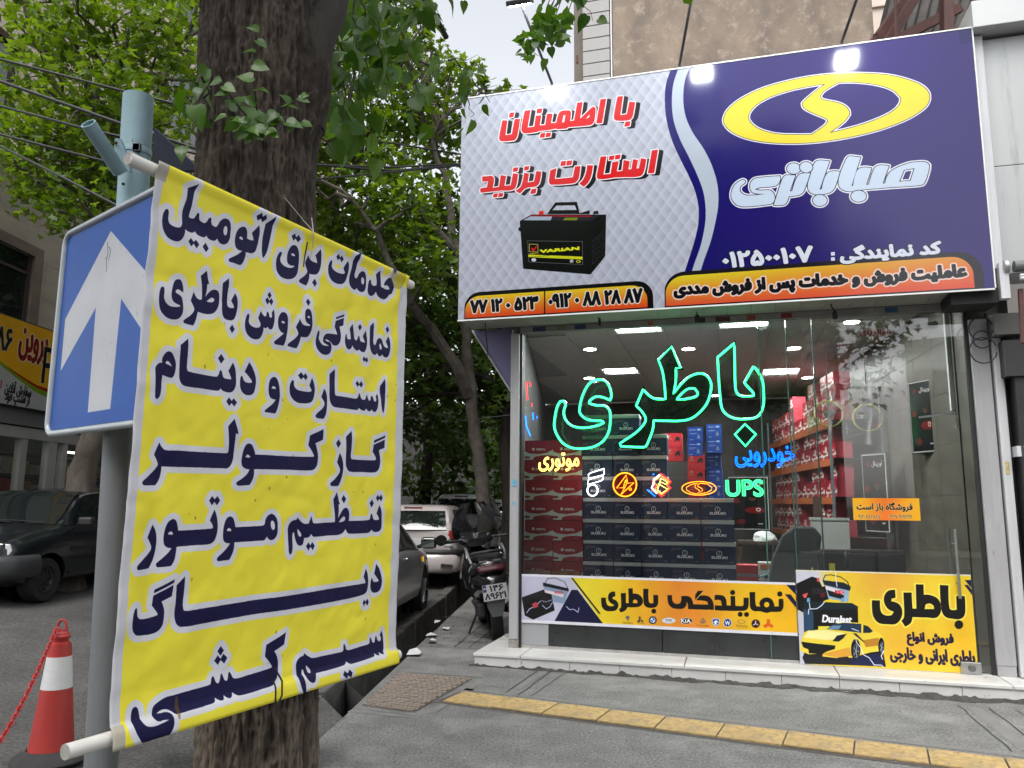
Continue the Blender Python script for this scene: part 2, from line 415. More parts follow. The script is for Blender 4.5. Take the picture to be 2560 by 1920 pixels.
def sheet(name, pr, w, h, parent=None, t=.004, back=None, loc=None, rotz=0., flip=False, y=0., x=0., z=0.):
    """a thin board whose -y face carries the print; x to the right, z up"""
    y0, y1 = y-t, y
    V = [(x, y0, z), (x+w, y0, z), (x+w, y0, z+h), (x, y0, z+h), (x, y1, z), (x+w, y1, z), (x+w, y1, z+h), (x, y1, z+h)]
    Fc = [(0, 1, 2, 3), (5, 4, 7, 6), (4, 5, 1, 0), (1, 5, 6, 2), (2, 6, 7, 3), (4, 0, 3, 7)]
    uv = np.array([(0, 0), (1, 0), (1, 1), (0, 1)]*2, float)
    me = np_mesh(name, np.array(V), Fc, [pr, back or mat('board_back', (.55, .55, .57), .6)], [0, 1, 1, 1, 1, 1], uv=uv)
    return link(name, me, parent, loc, rotz)
# ---------------------------------------------------------------- hand-lettered outlines (crop origin, scale, outlines)
K = 6.9125
BANNER_TEXT = [
(380, 420, K, ["755,292! 725,370 705,450 690,560 675,680 655,790 648,840 680,862 735,870 765,830 780,790 800,773 818,795 822,850 835,890 870,925 920,950 950,930 975,880 1000,853 1025,870 1025,930 1045,985 1110,1022 1140,985 1170,930 1215,885 1265,875 1315,895 1345,945 1358,1020 1358,1120 1345,1220 1305,1295 1250,1320 1200,1310 1155,1270 1130,1212! 1100,1250 1060,1255 1010,1235 970,1200 950,1162! 925,1190 880,1195 825,1175 775,1140 750,1088! 725,1110 690,1120 640,1112 590,1090 550,1062! 545,1120 520,1190 480,1250 430,1270 360,1255 280,1200 225,1110 192,1000 192,900 210,800 240,730 265,703 288,720 295,790 290,880 305,950 350,1000 410,1030 460,1032 490,995 498,940 500,850 515,740 550,640 580,540 590,440 595,350!",
"1268,1000 1245,1025 1235,1080 1245,1140 1275,1167 1295,1140 1302,1080 1292,1020", "658,1212! 702,1280! 748,1245! 803,1325! 750,1392! 702,1310! 662,1358! 610,1265!", "930,1290! 982,1390! 925,1458! 865,1362!",
"1835,993! 1848,1040 1855,1130 1845,1240 1825,1350 1790,1440 1730,1472 1670,1465 1620,1450! 1610,1530 1575,1630 1530,1680! 1400,1635 1345,1620 1325,1590 1340,1565 1420,1525 1500,1480 1555,1430! 1500,1420 1455,1375 1435,1300 1437,1210 1455,1120 1495,1050 1545,1020 1590,1017 1625,1050 1645,1110 1648,1215! 1700,1240 1760,1252! 1755,1210 1725,1120! 1780,1060",
"1528,1180 1505,1200 1520,1225 1570,1245! 1572,1222 1555,1195", "1842,782! 1872,850! 1915,812! 1942,885! 1885,942! 1855,880! 1805,912! 1775,832!", "2090,845! 2070,960 2050,1100 2020,1280 1985,1440 1950,1520 1925,1552 1908,1510 1902,1400 1910,1200 1925,1070 1940,972!"]),
(680, 530, K, ["368,573 410,590 445,650 462,740 462,850 450,960 420,1070 360,1140 290,1162 220,1155 140,1110 85,1020 65,930 68,830 95,740 130,690 158,690 160,730 140,800 148,860 190,920 250,955 320,968 380,945 370,930 320,925 270,890 255,830 262,730 290,640 330,585", "345,712 325,730 340,752 390,765! 385,740", "370,375! 400,440! 432,400! 482,470! 430,525! 385,462! 350,500! 318,415!",
"822,645! 838,720 842,820 835,920 810,1020 770,1075 720,1080 665,1062! 658,1130 635,1210 600,1270! 530,1245 470,1218 455,1190 480,1160 560,1110 615,1060 630,1020 615,960 592,870! 638,740! 660,800 700,850 775,885! 770,840 742,750! 780,700", "738,1155! 772,1230! 735,1295! 697,1215!",
"1295,848! 1312,910 1315,990 1300,1080 1270,1180 1220,1235 1150,1248 1070,1225 1000,1165 960,1070 958,980 975,890 1005,835 1022,840 1025,890 1020,940 1050,1000 1110,1045 1190,1068 1240,1068 1250,1045 1235,1010 1222,970! 1255,910", "1135,725! 1160,790! 1185,750! 1222,820! 1182,870! 1150,805! 1118,838! 1092,770!",
"1493,700! 1475,780 1455,880 1435,1000 1420,1080 1430,1130 1460,1148 1480,1110 1500,1060 1540,1025 1580,1035 1610,1090 1620,1180 1618,1270 1600,1350 1565,1385 1520,1375 1485,1340 1472,1305! 1450,1335 1420,1340 1375,1315 1340,1260 1328,1180 1340,1080 1362,980 1375,870 1390,768!", "1560,1120 1542,1150 1545,1215 1568,1255 1585,1235 1587,1170",
"1845,1012! 1855,1100 1862,1200 1865,1290 1910,1320 1960,1340 2015,1340! 2000,1300 1960,1265 1922,1278! 1920,1240 1955,1180 2010,1135 2045,1150 2070,1220 2095,1300 2090,1330 2055,1420! 2020,1430 1980,1480 1935,1510 1880,1495 1830,1455 1800,1400 1790,1375! 1760,1430 1715,1450 1670,1430 1645,1370 1648,1290 1665,1200 1685,1165 1700,1190 1705,1240 1740,1278 1790,1270 1795,1200 1785,1130 1778,1080!", "2080,958! 2103,1022! 2068,1080! 2040,1010!"]),
(380, 650, K, ["455,330 500,345 530,400 545,480 543,560! 510,540 470,515 425,512 395,545 415,575 470,605 510,640 528,700 535,800 530,900 500,970 450,1015 375,1028 290,1010 210,950 150,860 120,740 120,640 140,530 165,470 190,458 212,480 213,550 205,640 220,700 260,760 320,800 400,812 465,808 487,790! 450,770 390,740 345,690 328,620 338,520 370,420 410,350",
"940,185! 955,270 985,415! 955,418! 952,500 940,580 925,640! 970,580 1030,525 1090,512 1140,535 1168,600 1168,700 1145,800 1100,880 1040,925 960,937 880,925 780,895! 765,970 740,1060 705,1132! 620,1112 550,1085 542,1050 580,1015 650,965 705,905 725,850 705,780 672,700! 725,545! 745,600 780,660 820,685 860,685! 868,600 865,500 858,400 838,275!", "1035,648 985,680 942,715! 990,730 1040,730 1075,705 1078,670",
"1330,315! 1325,450 1310,580 1305,700 1310,780 1330,815 1370,830 1415,828! 1410,790 1370,705! 1435,575! 1465,640 1478,720 1475,830 1460,930 1430,1010 1385,1042 1320,1035 1260,1010 1225,950 1210,860 1215,700 1218,550 1220,400!", "1388,1115! 1428,1195! 1382,1268! 1340,1180!",
"2095,855! 2105,930 2105,1030 2085,1120 2060,1185 2030,1205 2000,1190 1980,1155! 1945,1182 1910,1165! 1905,1230 1880,1310 1840,1360 1770,1372 1700,1345 1640,1280 1605,1200 1597,1110 1610,1020 1635,950 1655,928 1675,945 1672,1000 1662,1060 1680,1115 1730,1155 1790,1172 1850,1160 1862,1110 1845,1060 1822,1000! 1875,878! 1895,930 1930,970 1955,980 1970,940 1980,900 2000,895 2012,930 2015,985 2045,1003 2062,960 2058,920!", "2038,550! 2070,615! 2030,668! 1997,600!", "2000,642! 2028,705! 2062,655! 2093,718! 2058,785! 2028,725! 1990,768! 1955,690!"]),
(690, 690, K, ["115,625 155,640 185,700 195,790 193,900 170,1040 140,1140 105,1207! 50,1195 -33,1178 -53,1143 -33,1118 0,1090 60,1040 125,990! 85,980 40,930 22,860 25,760 50,680 85,635", "98,775 78,795 95,815 137,820! 130,795",
"535,567 570,590 592,670 602,770 600,880 580,970 540,1045 490,1058 420,1048! 405,1120 375,1200 345,1250! 260,1235 190,1212 190,1180 250,1130 330,1070 370,1010 360,950 332,885! 395,742! 415,800 450,845 500,862 555,865 568,850 520,820 488,770 480,700 490,620 510,580", "540,688 518,705 530,725 560,733! 555,705", "545,390! 577,458! 543,522! 510,445!",
"1187,662! 1180,700! 1025,748! 1033,712!", "1175,725! 1160,855! 1088,878! 1098,950 1103,1030 1085,1130 1045,1190 1000,1205 960,1190 945,1160 910,1125 870,1098 840,1100 870,1130 920,1145 938,1180 940,1250 915,1330 865,1362 810,1360 750,1320 705,1260 685,1180 687,1080 700,990 720,940 737,950 740,1020 735,1070 760,1140 800,1190 860,1208 905,1205! 860,1180 815,1140 808,1085 830,1030 870,998 940,998 1045,1015! 1030,960 1005,880! 1020,778!",
"1315,828! 1330,920 1340,1020 1350,1090 1380,1115 1400,1090 1415,1040 1430,1035 1440,1070 1450,1120 1490,1145 1525,1152! 1515,1110 1492,1040! 1553,940! 1562,1040 1560,1150 1545,1250 1510,1318 1460,1310 1425,1270! 1395,1295 1350,1275 1310,1230 1297,1195! 1270,1255 1230,1272 1190,1240 1170,1170 1170,1090 1185,1010 1200,1005 1208,1050 1220,1085 1250,1098 1280,1090 1275,1010 1260,915!", "1445,828! 1475,885! 1440,950! 1410,880!", "1500,1388! 1523,1435! 1547,1400! 1573,1462! 1545,1503! 1520,1460! 1500,1490! 1475,1435!",
"1695,800! 1690,900 1680,1020 1668,1130 1680,1185 1700,1195 1720,1160 1745,1095 1790,1072 1830,1110 1850,1180 1870,1220 1900,1240 1928,1243! 1920,1200 1895,1135! 1943,1040! 1965,1110 1972,1200 1960,1310 1930,1390 1895,1405 1855,1385 1840,1352! 1810,1388 1770,1375 1742,1330! 1710,1365 1660,1350 1620,1290 1605,1200 1608,1080 1620,950 1630,865!", "1795,1160 1782,1190 1790,1250 1812,1275 1825,1250 1815,1190", "1925,870! 1958,930! 1925,985! 1892,915!"]),
(360, 820, K, ["435,402 480,430 520,500 550,590 555,660 545,750 520,830 485,862 430,848 330,808! 318,900 315,1020 300,1120 275,1190 235,1228 205,1205 200,1150 205,1000 205,850 205,700 225,650 270,605 325,598! 320,530 350,460 390,415", "408,567 380,590 385,610 440,640 490,668! 470,630 435,580",
"752,185! 750,300 742,450 735,600 732,700 745,745 800,765 1000,805 1200,840 1255,842 1285,800 1305,740 1325,728 1340,760 1350,820 1370,860 1420,880 1500,887! 1495,850 1450,740! 1533,600! 1565,680 1580,800 1578,920 1555,1030 1510,1100 1440,1115 1370,1095 1330,1070 1313,1040! 1290,1078 1230,1085 1000,1048 750,1010 670,985 625,920 612,820 615,600 618,400 620,295!", "1330,448! 1387,535! 1328,618! 1273,520!", "1452,1200! 1493,1262! 1533,1215! 1587,1290! 1537,1358! 1493,1300! 1450,1348! 1402,1270!",
"1800,590! 1860,680 1905,800 1922,920 1905,1040 1870,1130 1800,1163 1730,1155 1670,1100 1642,1020 1640,940 1655,860 1675,827 1692,840 1705,895 1740,935 1800,950 1845,945 1852,920 1810,850 1730,755!"]),
(680, 850, K, ["20,635 70,670 100,760 115,880 115,1000 95,1120 65,1220 35,1272! -40,1260 -142,1248 -150,1218 -102,1178 0,1095 47,1030! 0,1022 -50,990 -77,900 -77,820 -62,723 -30,665", "-10,805 20,800 50,830 48,845 0,845 -25,830",
"672,652! 700,720 718,810 718,900 700,1000 660,1070 590,1095 500,1095 420,1080 350,1030 305,960 288,870 295,780 325,710 350,690 362,715 362,780 390,840 440,870 530,888 620,898 662,885 660,855 630,790!", "490,557! 525,620! 557,572! 595,640! 560,697! 523,645! 480,687! 432,612!",
"875,840! 905,890 925,960 928,1060 920,1180 895,1290 865,1362! 800,1360 730,1340 725,1305 770,1250 850,1180 885,1110 870,1050 832,985!",
"1080,505! 1078,650 1070,800 1065,920 1080,960 1130,970 1300,995 1430,1015 1460,990 1475,935 1488,918 1500,950 1515,1000 1540,1030 1580,1035 1600,1000 1610,955 1630,960 1640,1010 1660,1052 1680,1040 1695,975 1715,965 1730,1010 1740,1060 1770,1065 1780,1020 1768,985! 1803,928! 1815,1010 1815,1100 1800,1190 1760,1248 1720,1240 1700,1200! 1675,1235 1640,1225 1608,1185! 1580,1222 1530,1215 1483,1172! 1460,1205 1420,1210 1250,1185 1060,1160 1005,1120 975,1040 970,900 978,740 980,590!", "1450,705! 1485,762! 1515,710! 1550,770! 1518,825! 1485,775! 1455,815! 1420,755!", "1935,670! 1943,800 1942,950 1930,1100 1912,1230 1898,1270 1880,1210 1865,1050 1850,900 1853,795!"]),
(340, 1030, K, ["1680,120! 1715,250 1748,370 1738,380 1702,372! 1698,500 1695,650 1685,800 1655,900 1590,970 1500,972 1100,960 700,948 510,942 480,935! 465,1050 440,1150 390,1240 355,1267! 250,1268 140,1268 118,1235 125,1200 220,1120 320,1030 390,950 410,905 390,840 340,738! 432,522! 470,600 525,655 700,665 1100,690 1400,705 1570,710 1595,690 1598,600 1590,450 1570,250!",
"1940,545 1990,570 2030,650 2050,735! 2212,742 2612,765 3032,775 3062,765 3032,690 2964,575! 2987,405! 3207,297! 3200,480! 3080,540! 3112,640 3130,760 3124,880 3092,960 3022,1008 2612,998 2212,990 2035,988! 2030,1080 2005,1180 1960,1260! 1830,1272 1760,1270 1735,1245 1740,1215 1830,1150 1920,1070 1965,990! 1900,980 1840,940 1822,860 1828,760 1850,650 1890,565", "1925,730 1895,755 1890,775 1920,788 1965,785! 1970,765"]),
(660, 1030, K, ["1283,708! 1320,780 1345,860 1355,960 1345,1080 1325,1190 1285,1278! 1160,1278 1135,1255 1140,1225 1210,1165 1275,1080 1300,1010 1280,940 1240,870!", "1255,470! 1300,548! 1253,622! 1208,540!", "1483,327! 1483,500 1480,650 1478,770 1500,815 1600,825 1750,832 1880,835 1925,825 1915,780 1862,690! 1873,568! 2075,478! 2065,620! 1968,660! 1985,740 1997,820 1990,920 1965,1000 1905,1043 1700,1038 1480,1030 1430,990 1400,920 1393,820 1388,600 1385,430!", "2083,405! 2080,445! 1880,540! 1883,490!"]),
(330, 1220, K, ["398,635! 440,710 462,800 465,920 445,1080 405,1250 335,1390! 240,1408 125,1422 108,1400 115,1350 220,1240 330,1130 378,1045 365,970 305,860!", "1438,372! 1470,460 1488,580 1490,700 1470,820 1430,920 1350,970 1100,990 795,1018! 780,1120 745,1250 690,1348! 600,1362 480,1375 458,1350 460,1310 560,1210 650,1120 712,1038! 640,1030 590,985 575,900 582,800 605,680 650,580 720,533 770,560 800,640 818,738! 1100,722 1390,700 1408,685 1400,640 1352,560!", "690,750 652,775 652,808! 725,806! 728,785 710,757", "1392,138! 1437,195! 1485,138! 1533,215! 1480,298! 1433,240! 1387,300! 1340,215!",
"1705,490 1750,520 1780,600 1798,678! 2000,668 2212,656 2272,646 2297,621 2312,551 2352,476 2412,443 2467,476 2507,561 2517,671 2512,781 2477,861 2417,901 2362,886 2327,836! 2282,901 2212,911 2000,925 1785,942! 1775,1050 1745,1150 1700,1240! 1600,1255 1500,1265 1487,1235 1495,1205 1580,1120 1660,1030 1710,955! 1650,952 1600,920 1580,850 1582,740 1605,620 1650,520", "1680,690 1648,715 1645,745! 1718,745! 1715,715", "2422,561 2402,591 2404,681 2437,729 2464,701 2464,631 2447,581"]),
(650, 1210, K, ["1330,140! 1360,250 1385,350! 1362,352! 1360,450 1355,520 1345,590! 1390,510 1440,430 1490,408 1525,440 1545,520 1540,640! 1700,635 1860,625 1900,610 1915,530 1928,510 1942,540 1955,600 1980,622 2050,615! 2048,580 2010,510! 2062,362! 2090,450 2100,580 2100,700 2080,790 2030,828 1970,825 1928,788! 1890,838 1800,850 1560,860 1520,845 1485,775! 1440,840 1360,878 1200,890 930,912 900,895 877,860! 850,910 820,925 760,932! 755,990 735,1050 695,1065 650,1050 620,990 600,900 590,835 570,840 560,900 562,1020 560,1110 540,1190 512,1225 492,1180 488,1050 485,900 480,780 495,700 540,640 618,618! 632,575! 680,630 740,680 790,688 830,680 850,620 868,560 880,565 892,620 915,675 960,680 1100,670 1295,660! 1298,560 1285,420 1262,265!", "1440,560 1400,600 1362,660! 1410,655 1460,635 1475,600 1465,565", "648,775! 648,830 665,890 690,915 712,900 708,860 680,815",
"1455,188! 1490,260! 1452,338! 1415,262!", "835,1008! 868,1060! 900,1002! 937,1065! 903,1147! 868,1085! 835,1150! 795,1075!", "1928,265! 1965,335! 1925,408! 1890,328!", "2032,180! 2057,228! 2085,180! 2115,240! 2088,302! 2057,255! 2030,305! 1998,240!"]),
(320, 1380, K, ["808,570! 785,765! 618,858! 645,940 660,1020 650,1150 620,1280 550,1370 430,1425 300,1445 200,1448 140,1410 105,1330 97,1230 110,1110 145,1000 172,972 187,1000 187,1080 205,1140 250,1165 330,1162 440,1135 540,1098 548,1070 520,1020 458,930! 488,760!", "825,472! 818,530! 497,720! 508,655!",
"1010,420! 1000,600 985,800 975,950 985,1010 1020,1022 1300,975 1800,895 2212,830 2512,788 3012,715 3412,645 3712,600 4102,540! 4107,520 4069,430! 4117,285! 4142,360 4155,470 4152,590 4127,690 4062,740 3712,825 3212,915 2712,1000 2212,1072 1800,1145 1300,1238 950,1297 880,1260 850,1180 840,1060 850,880 858,700 860,578!"]),
(640, 1380, K, ["2080,205! 2120,270 2155,360 2170,470 2160,590 2120,680 2050,708 2005,670 1985,590 1990,490 2008,437 2025,490 2050,520 2110,512 2125,490 2095,440 2042,375!", "1880,820! 1900,862! 1933,808! 1960,862! 1933,932! 1902,880! 1873,942! 1843,880!"]),
(310, 1560, 5.53, ["2234,113! 2206,281! 2074,376! 2110,440 2130,530 2125,660 2095,760 2030,840 1900,885 1700,950 1550,985 1510,970 1485,940! 1455,1000 1420,1022 1385,1010 1368,980! 1335,1045 1300,1055 1265,1040 1245,1015! 1215,1075 1150,1105 900,1180 690,1240 660,1232 640,1210 600,1185 550,1178 490,1198 440,1240! 500,1232 560,1218 610,1230 635,1280 632,1370 600,1460 520,1560 400,1625 280,1648 190,1630 140,1560 100,1460 88,1370 100,1250 130,1170 170,1148 200,1170 208,1250 215,1340 245,1395 300,1412 380,1400 480,1360 570,1315! 500,1320 430,1340 385,1310 378,1240 405,1150 480,1080 590,1015 700,985 900,925 1180,845 1200,825 1215,760 1235,720 1252,740 1265,790 1285,820 1310,818 1330,770 1345,700 1362,690 1380,740 1395,780 1425,788 1440,750 1455,680 1472,662 1490,700 1505,740 1540,755 1700,710 1950,635 2040,605 2050,585 2015,530 1950,450! 1968,290!", "1350,305! 1395,365! 1352,440! 1302,380!", "1308,433! 1348,484! 1388,413! 1440,468! 1395,548! 1350,500! 1308,568! 1260,512!"]),
(680, 1540, K, ["1902,250! 1920,340 1925,450 1918,560 1890,660 1850,650 1827,622! 1820,675 1785,680 1752,645! 1740,690 1680,715 1500,775 1320,825 1285,815 1260,785! 1230,825 1180,855 950,925 710,985! 695,1060 670,1130 630,1148 580,1120 540,1050 528,960 515,920 495,930 492,1020 510,1140 515,1260 500,1345 480,1350 450,1280 425,1170 405,1020 395,880 415,790 470,720 542,685! 553,640! 610,690 680,725 850,690 1100,640 1190,620 1220,590 1228,500 1240,478 1255,510 1270,575 1310,590 1500,535 1670,485 1690,450 1697,380 1710,368 1725,400 1740,460 1770,460 1785,400 1797,345 1812,355 1825,410 1850,440 1880,425 1885,370 1868,330!", "568,850! 575,920 600,975 625,988 642,965 635,920 600,880", "1187,940! 1235,985! 1272,917! 1320,970! 1295,1058! 1240,1015! 1220,1078! 1155,1015!"])]
SLOGAN = [(1220, 230, 5.53, ["1795,72! 1862,66! 1825,330! 1925,312! 1960,142! 2030,150! 1998,330 1975,375 1930,393 1780,395 1748,372 1748,320", "1905,420! 1965,412! 1955,470! 1890,480!", "1560,108! 1630,100! 1575,430! 1503,435!",
"1240,155! 1305,148! 1268,388! 1420,235! 1460,208! 1485,232! 1468,400 1440,445 1395,462 1150,482 1110,485! 1090,505! 960,515! 940,505! 850,525! 700,540! 690,550! 510,572 478,552 468,505 515,265! 585,258! 545,500! 645,485! 668,335! 735,330! 712,470! 795,465! 822,308! 890,310! 868,440! 950,430! 985,300 1020,270 1130,262 1145,290 1130,410! 1195,400!", "1042,322! 1078,318! 1060,425! 1018,432!", "1415,298! 1405,355! 1330,392!", "685,240! 748,235! 738,290! 678,298!", "735,580! 790,572! 780,628! 722,635!", "812,575! 868,568! 860,618! 800,625!",
"205,400! 265,402! 240,605! 335,590! 375,380! 440,380! 405,600 375,660 330,675 190,680 163,655 165,600", "305,295! 362,290! 350,345! 295,355!"]),
(1190, 360, 4.608, ["2030,80! 2093,72! 2050,335! 1985,338!", "1440,152! 1500,148! 1465,360! 1555,350! 1575,215! 1640,205! 1618,325! 1690,315! 1705,192! 1768,205! 1752,300! 1795,295! 1812,182! 1862,190! 1845,290! 1880,285! 1905,170! 1958,180! 1928,330 1890,370 1740,380! 1600,385! 1420,405 1395,380 1400,340", "1540,145! 1592,138! 1585,180! 1535,185!", "1610,135! 1663,128! 1655,172! 1605,178!", "1285,250! 1345,252! 1330,350 1300,430 1245,490! 1195,460! 1240,410 1270,340",
"860,310! 925,285! 905,410! 1120,390! 1145,265! 1200,260! 1180,400 1150,440 1100,455 870,468 848,450 848,400", "985,205! 1035,202! 1028,248! 978,255!", "1052,200! 1105,195! 1098,240! 1045,248!", "700,318! 750,325! 728,450 695,485 600,500! 560,515! 510,570! 462,540! 515,500 540,440 560,338! 608,345! 592,450! 672,438!", "565,265! 612,260! 605,298! 558,305!", "645,525! 695,520! 685,568! 632,575!",
"75,382! 180,372! 205,400 190,510! 270,500! 290,365! 345,375! 325,490! 405,480! 432,345! 482,352! 462,480 430,525 300,535! 60,560! 50,530! 65,515! 130,505! 145,430! 80,432!", "435,280! 485,275! 478,315! 428,320!", "210,578! 250,575! 243,612! 200,615!", "268,572! 312,570! 305,605! 262,612!"])]
LOGOTYPE = [(1800, 160, 3.95, ["1290,912! 1388,922! 1298,1208! 1312,1205! 1350,1060 1400,1025 1497,1030! 1442,1195! 1468,1192! 1520,1040 1560,1005 1668,1008! 1605,1182! 1630,1180! 1650,1110 1700,1050 1850,985 1950,970 2030,972 2065,1000 2060,1050 2015,1180 1970,1200 1700,1220 1400,1245 1300,1262 1220,1250 1175,1210 1175,1120 1240,950 1265,918", "1815,1050! 1768,1165! 1880,1155! 1920,1032!"]),
(1800, 160, 3.95, ["1000,953! 1082,962! 983,1242! 1003,1240! 1040,1110 1085,1065 1183,1065! 1145,1190 1110,1255 1040,1285 960,1293 890,1270 865,1210 890,1100 930,985 955,960"]),
(1800, 160, 3.95, ["650,1100! 745,1100! 690,1258! 712,1258! 750,1140 790,1090 890,1080! 850,1200 810,1280 740,1305 680,1310! 650,1380 600,1398 530,1395! 600,1180 625,1120"]),
(1800, 160, 3.95, ["595,1108! 590,1160 560,1200 500,1215 400,1222 345,1240 400,1250 490,1248 530,1280 540,1330 520,1375 470,1390 240,1412 160,1390 115,1330 115,1260 150,1190 220,1145 250,1155 245,1180 205,1210 195,1250 225,1285 280,1300 450,1285! 330,1275 300,1240 300,1180 330,1140 380,1125"])]
LOGO_DOTS = [(1368, 1308, 75, 55), (985, 1350, 70, 55), (728, 1035, 68, 52), (850, 1022, 62, 52)]
EMBLEM = [(1800, 160, 3.95, ["1400,95 1650,110 1850,155 2000,220 2065,300 2050,400 1950,490 1800,570 1600,645 1400,700 1150,750 900,780 700,788 450,775 250,735 110,670 45,600 35,540 80,450 200,350 400,250 650,175 900,125 1150,100",
"1035,200! 870,330 810,390 830,440 920,490 1040,540 1065,565 1030,610 905,698! 750,700 550,690 380,640 290,560 290,490 370,400 520,320 750,250", "1175,185! 1350,185 1550,210 1700,260 1785,340 1770,400 1700,470 1550,545 1350,615 1085,680! 1230,570 1280,500 1260,440 1180,390 1010,350 990,320 1030,270"])]
NEON_BIG = (1370, 840, 3.95, ["500,432 560,440 605,500 625,580 612,635! 540,605 470,600 410,640 405,665 480,685 560,690 605,730 615,820 600,940 550,1030 470,1085 370,1110 240,1105 150,1060 90,980 62,900 68,800 90,700 120,645 155,640 172,680 155,740 165,810 210,870 280,900 380,905 500,880 550,855 530,838 450,835 370,815 315,760 315,690 340,590 390,490 440,445",
"1220,105! 1310,315! 1262,318! 1262,440 1240,570! 1310,480 1400,400 1500,370 1570,395 1610,470 1600,580 1560,680 1480,770 1400,820 1300,838 1180,838 1042,835! 1035,920 1000,1020 965,1090 940,1098 720,1090 710,1060 740,1040 860,960 940,880 965,820 930,750 870,690! 940,525! 1000,590 1060,620 1160,622! 1150,480 1130,350 1088,235!",
"1270,625! 1330,560 1390,520 1450,520 1480,560 1465,595 1400,615 1340,625", "1840,70! 1845,300 1850,500 1865,560 1900,590 1980,595 2030,590 2030,565 1990,520 1938,462! 2030,300! 2080,360 2120,450 2130,560 2128,680 2100,760 2050,805 1950,820 1850,815 1770,780 1720,720 1700,600 1685,400 1675,210!", "1945,870! 2052,970! 1950,1088! 1845,972!"])
LOW_TEXT = [(1480, 1420, 4.254, ["95,318! 145,318! 150,370 170,402 215,408 235,395! 190,370 168,330 175,280 205,255 243,252! 245,300! 215,315 215,330 255,350 278,385 272,425 245,455 190,462 140,455 105,420 95,370", "383,218! 432,218! 432,275! 480,278 525,310 540,360 520,400 480,418 375,418! 350,455 300,475! 283,440! 305,420 308,380 303,270! 358,268! 358,375! 388,375!", "432,376! 435,348 455,336 478,348 482,376!",
"543,223! 598,223! 600,350 615,378 650,378! 650,288! 700,288! 702,370 685,410 650,425 600,425 560,405 545,360", "800,290! 850,290! 855,350 885,382 935,378 948,340 945,302! 1010,300 1050,318 1070,360 1075,388! 1235,392! 1225,362 1190,350 1095,345! 1095,290! 1125,245! 1190,245! 1148,295! 1230,300 1275,340 1292,390 1293,448! 1020,440! 1018,390 1005,360 1000,400 975,430 930,438 860,430 815,390 802,340",
"1303,290! 1350,288 1400,300 1425,340 1432,400! 1475,402! 1472,300! 1520,300! 1525,405! 1600,408 1612,390! 1610,318! 1665,318! 1665,400 1650,440 1610,458 1305,452! 1305,400! 1380,402 1370,350 1340,340 1303,345!", "1675,258! 1735,258! 1738,380 1750,410 1790,412 1780,370 1810,330 1860,315 1910,335 1935,380 1940,412! 1985,410! 1985,330! 2033,330! 2035,420 2010,465 1960,470 1900,470 1860,480 1820,472 1790,462 1720,460 1685,430 1678,380"])]
LOW_DOTS = [(655, 462, 26), (1495, 263, 27), (1575, 495, 26), (1643, 497, 26), (1997, 278, 28)]
RIGHT_TEXT = [(1980, 1410, 4.608, ["922,418! 1015,420! 1020,520 1040,570 1090,595 1150,590 1175,550 1110,520 1065,450 1065,370 1110,310 1190,298! 1195,390! 1150,400 1145,430 1230,460 1270,530 1260,620 1200,690 1100,695 1000,680 945,620 925,540", "1428,235! 1518,237! 1520,355! 1600,360 1680,400 1720,480 1710,570 1660,620 1560,618 1390,612! 1370,680 1305,722! 1262,655! 1290,620 1295,560 1285,328! 1380,330! 1390,515! 1435,515!", "1530,520! 1640,520! 1630,480 1585,455 1540,470", "1705,242! 1805,248! 1808,440 1820,520 1850,532 1900,528! 1895,370! 1992,370! 2000,500 1990,590 1940,635 1850,632 1770,610 1730,550 1715,450"])]
# ---------------------------------------------------------------- ground, road, channel, pavement
def kerb_x(y): return -1.27+.075*(y-5.24)
def road_z(x, y): return .09*(max(-x, 1.7)-1.7)*(1 if x > -9 else 1)+.012*(y-8) if x > -8.2 else .09*6.5+.012*(y-8)
A_MAT = mat('asphalt_pavement', (.175, .171, .165), .93, var=.2, scale=3.2, bump=.55, bscale=140)
R_MAT = mat('asphalt_road', (.08, .077, .074), .95, var=.3, scale=1.3, bump=.7, bscale=120)
def speckle(m, sc=60., dark=.55, light=1.5, pos=(.35, .7)):
    """aggregate grain: a second, fine noise multiplied into the colour"""
    nt = m.node_tree; b = nt.nodes['Principled BSDF']; l = b.inputs['Base Color'].links[0]; src = l.from_socket
    tc = nt.nodes.new('ShaderNodeTexCoord'); n = nt.nodes.new('ShaderNodeTexNoise'); n.inputs['Scale'].default_value = sc; n.inputs['Detail'].default_value = 4
    nt.links.new(tc.outputs['Object'], n.inputs['Vector']); mr = nt.nodes.new('ShaderNodeMapRange')
    mr.inputs[1].default_value, mr.inputs[2].default_value, mr.inputs[3].default_value, mr.inputs[4].default_value = pos[0], pos[1], dark, light
    mu = nt.nodes.new('ShaderNodeMix'); mu.data_type = 'RGBA'; mu.blend_type = 'MULTIPLY'; mu.inputs[0].default_value = 1
    nt.links.new(n.outputs['Fac'], mr.inputs[0]); nt.links.new(src, mu.inputs[6]); nt.links.new(mr.outputs[0], mu.inputs[7]); nt.links.new(mu.outputs[2], b.inputs['Base Color'])
speckle(A_MAT, 60, .55, 1.4); speckle(R_MAT, 45, .6, 1.4)
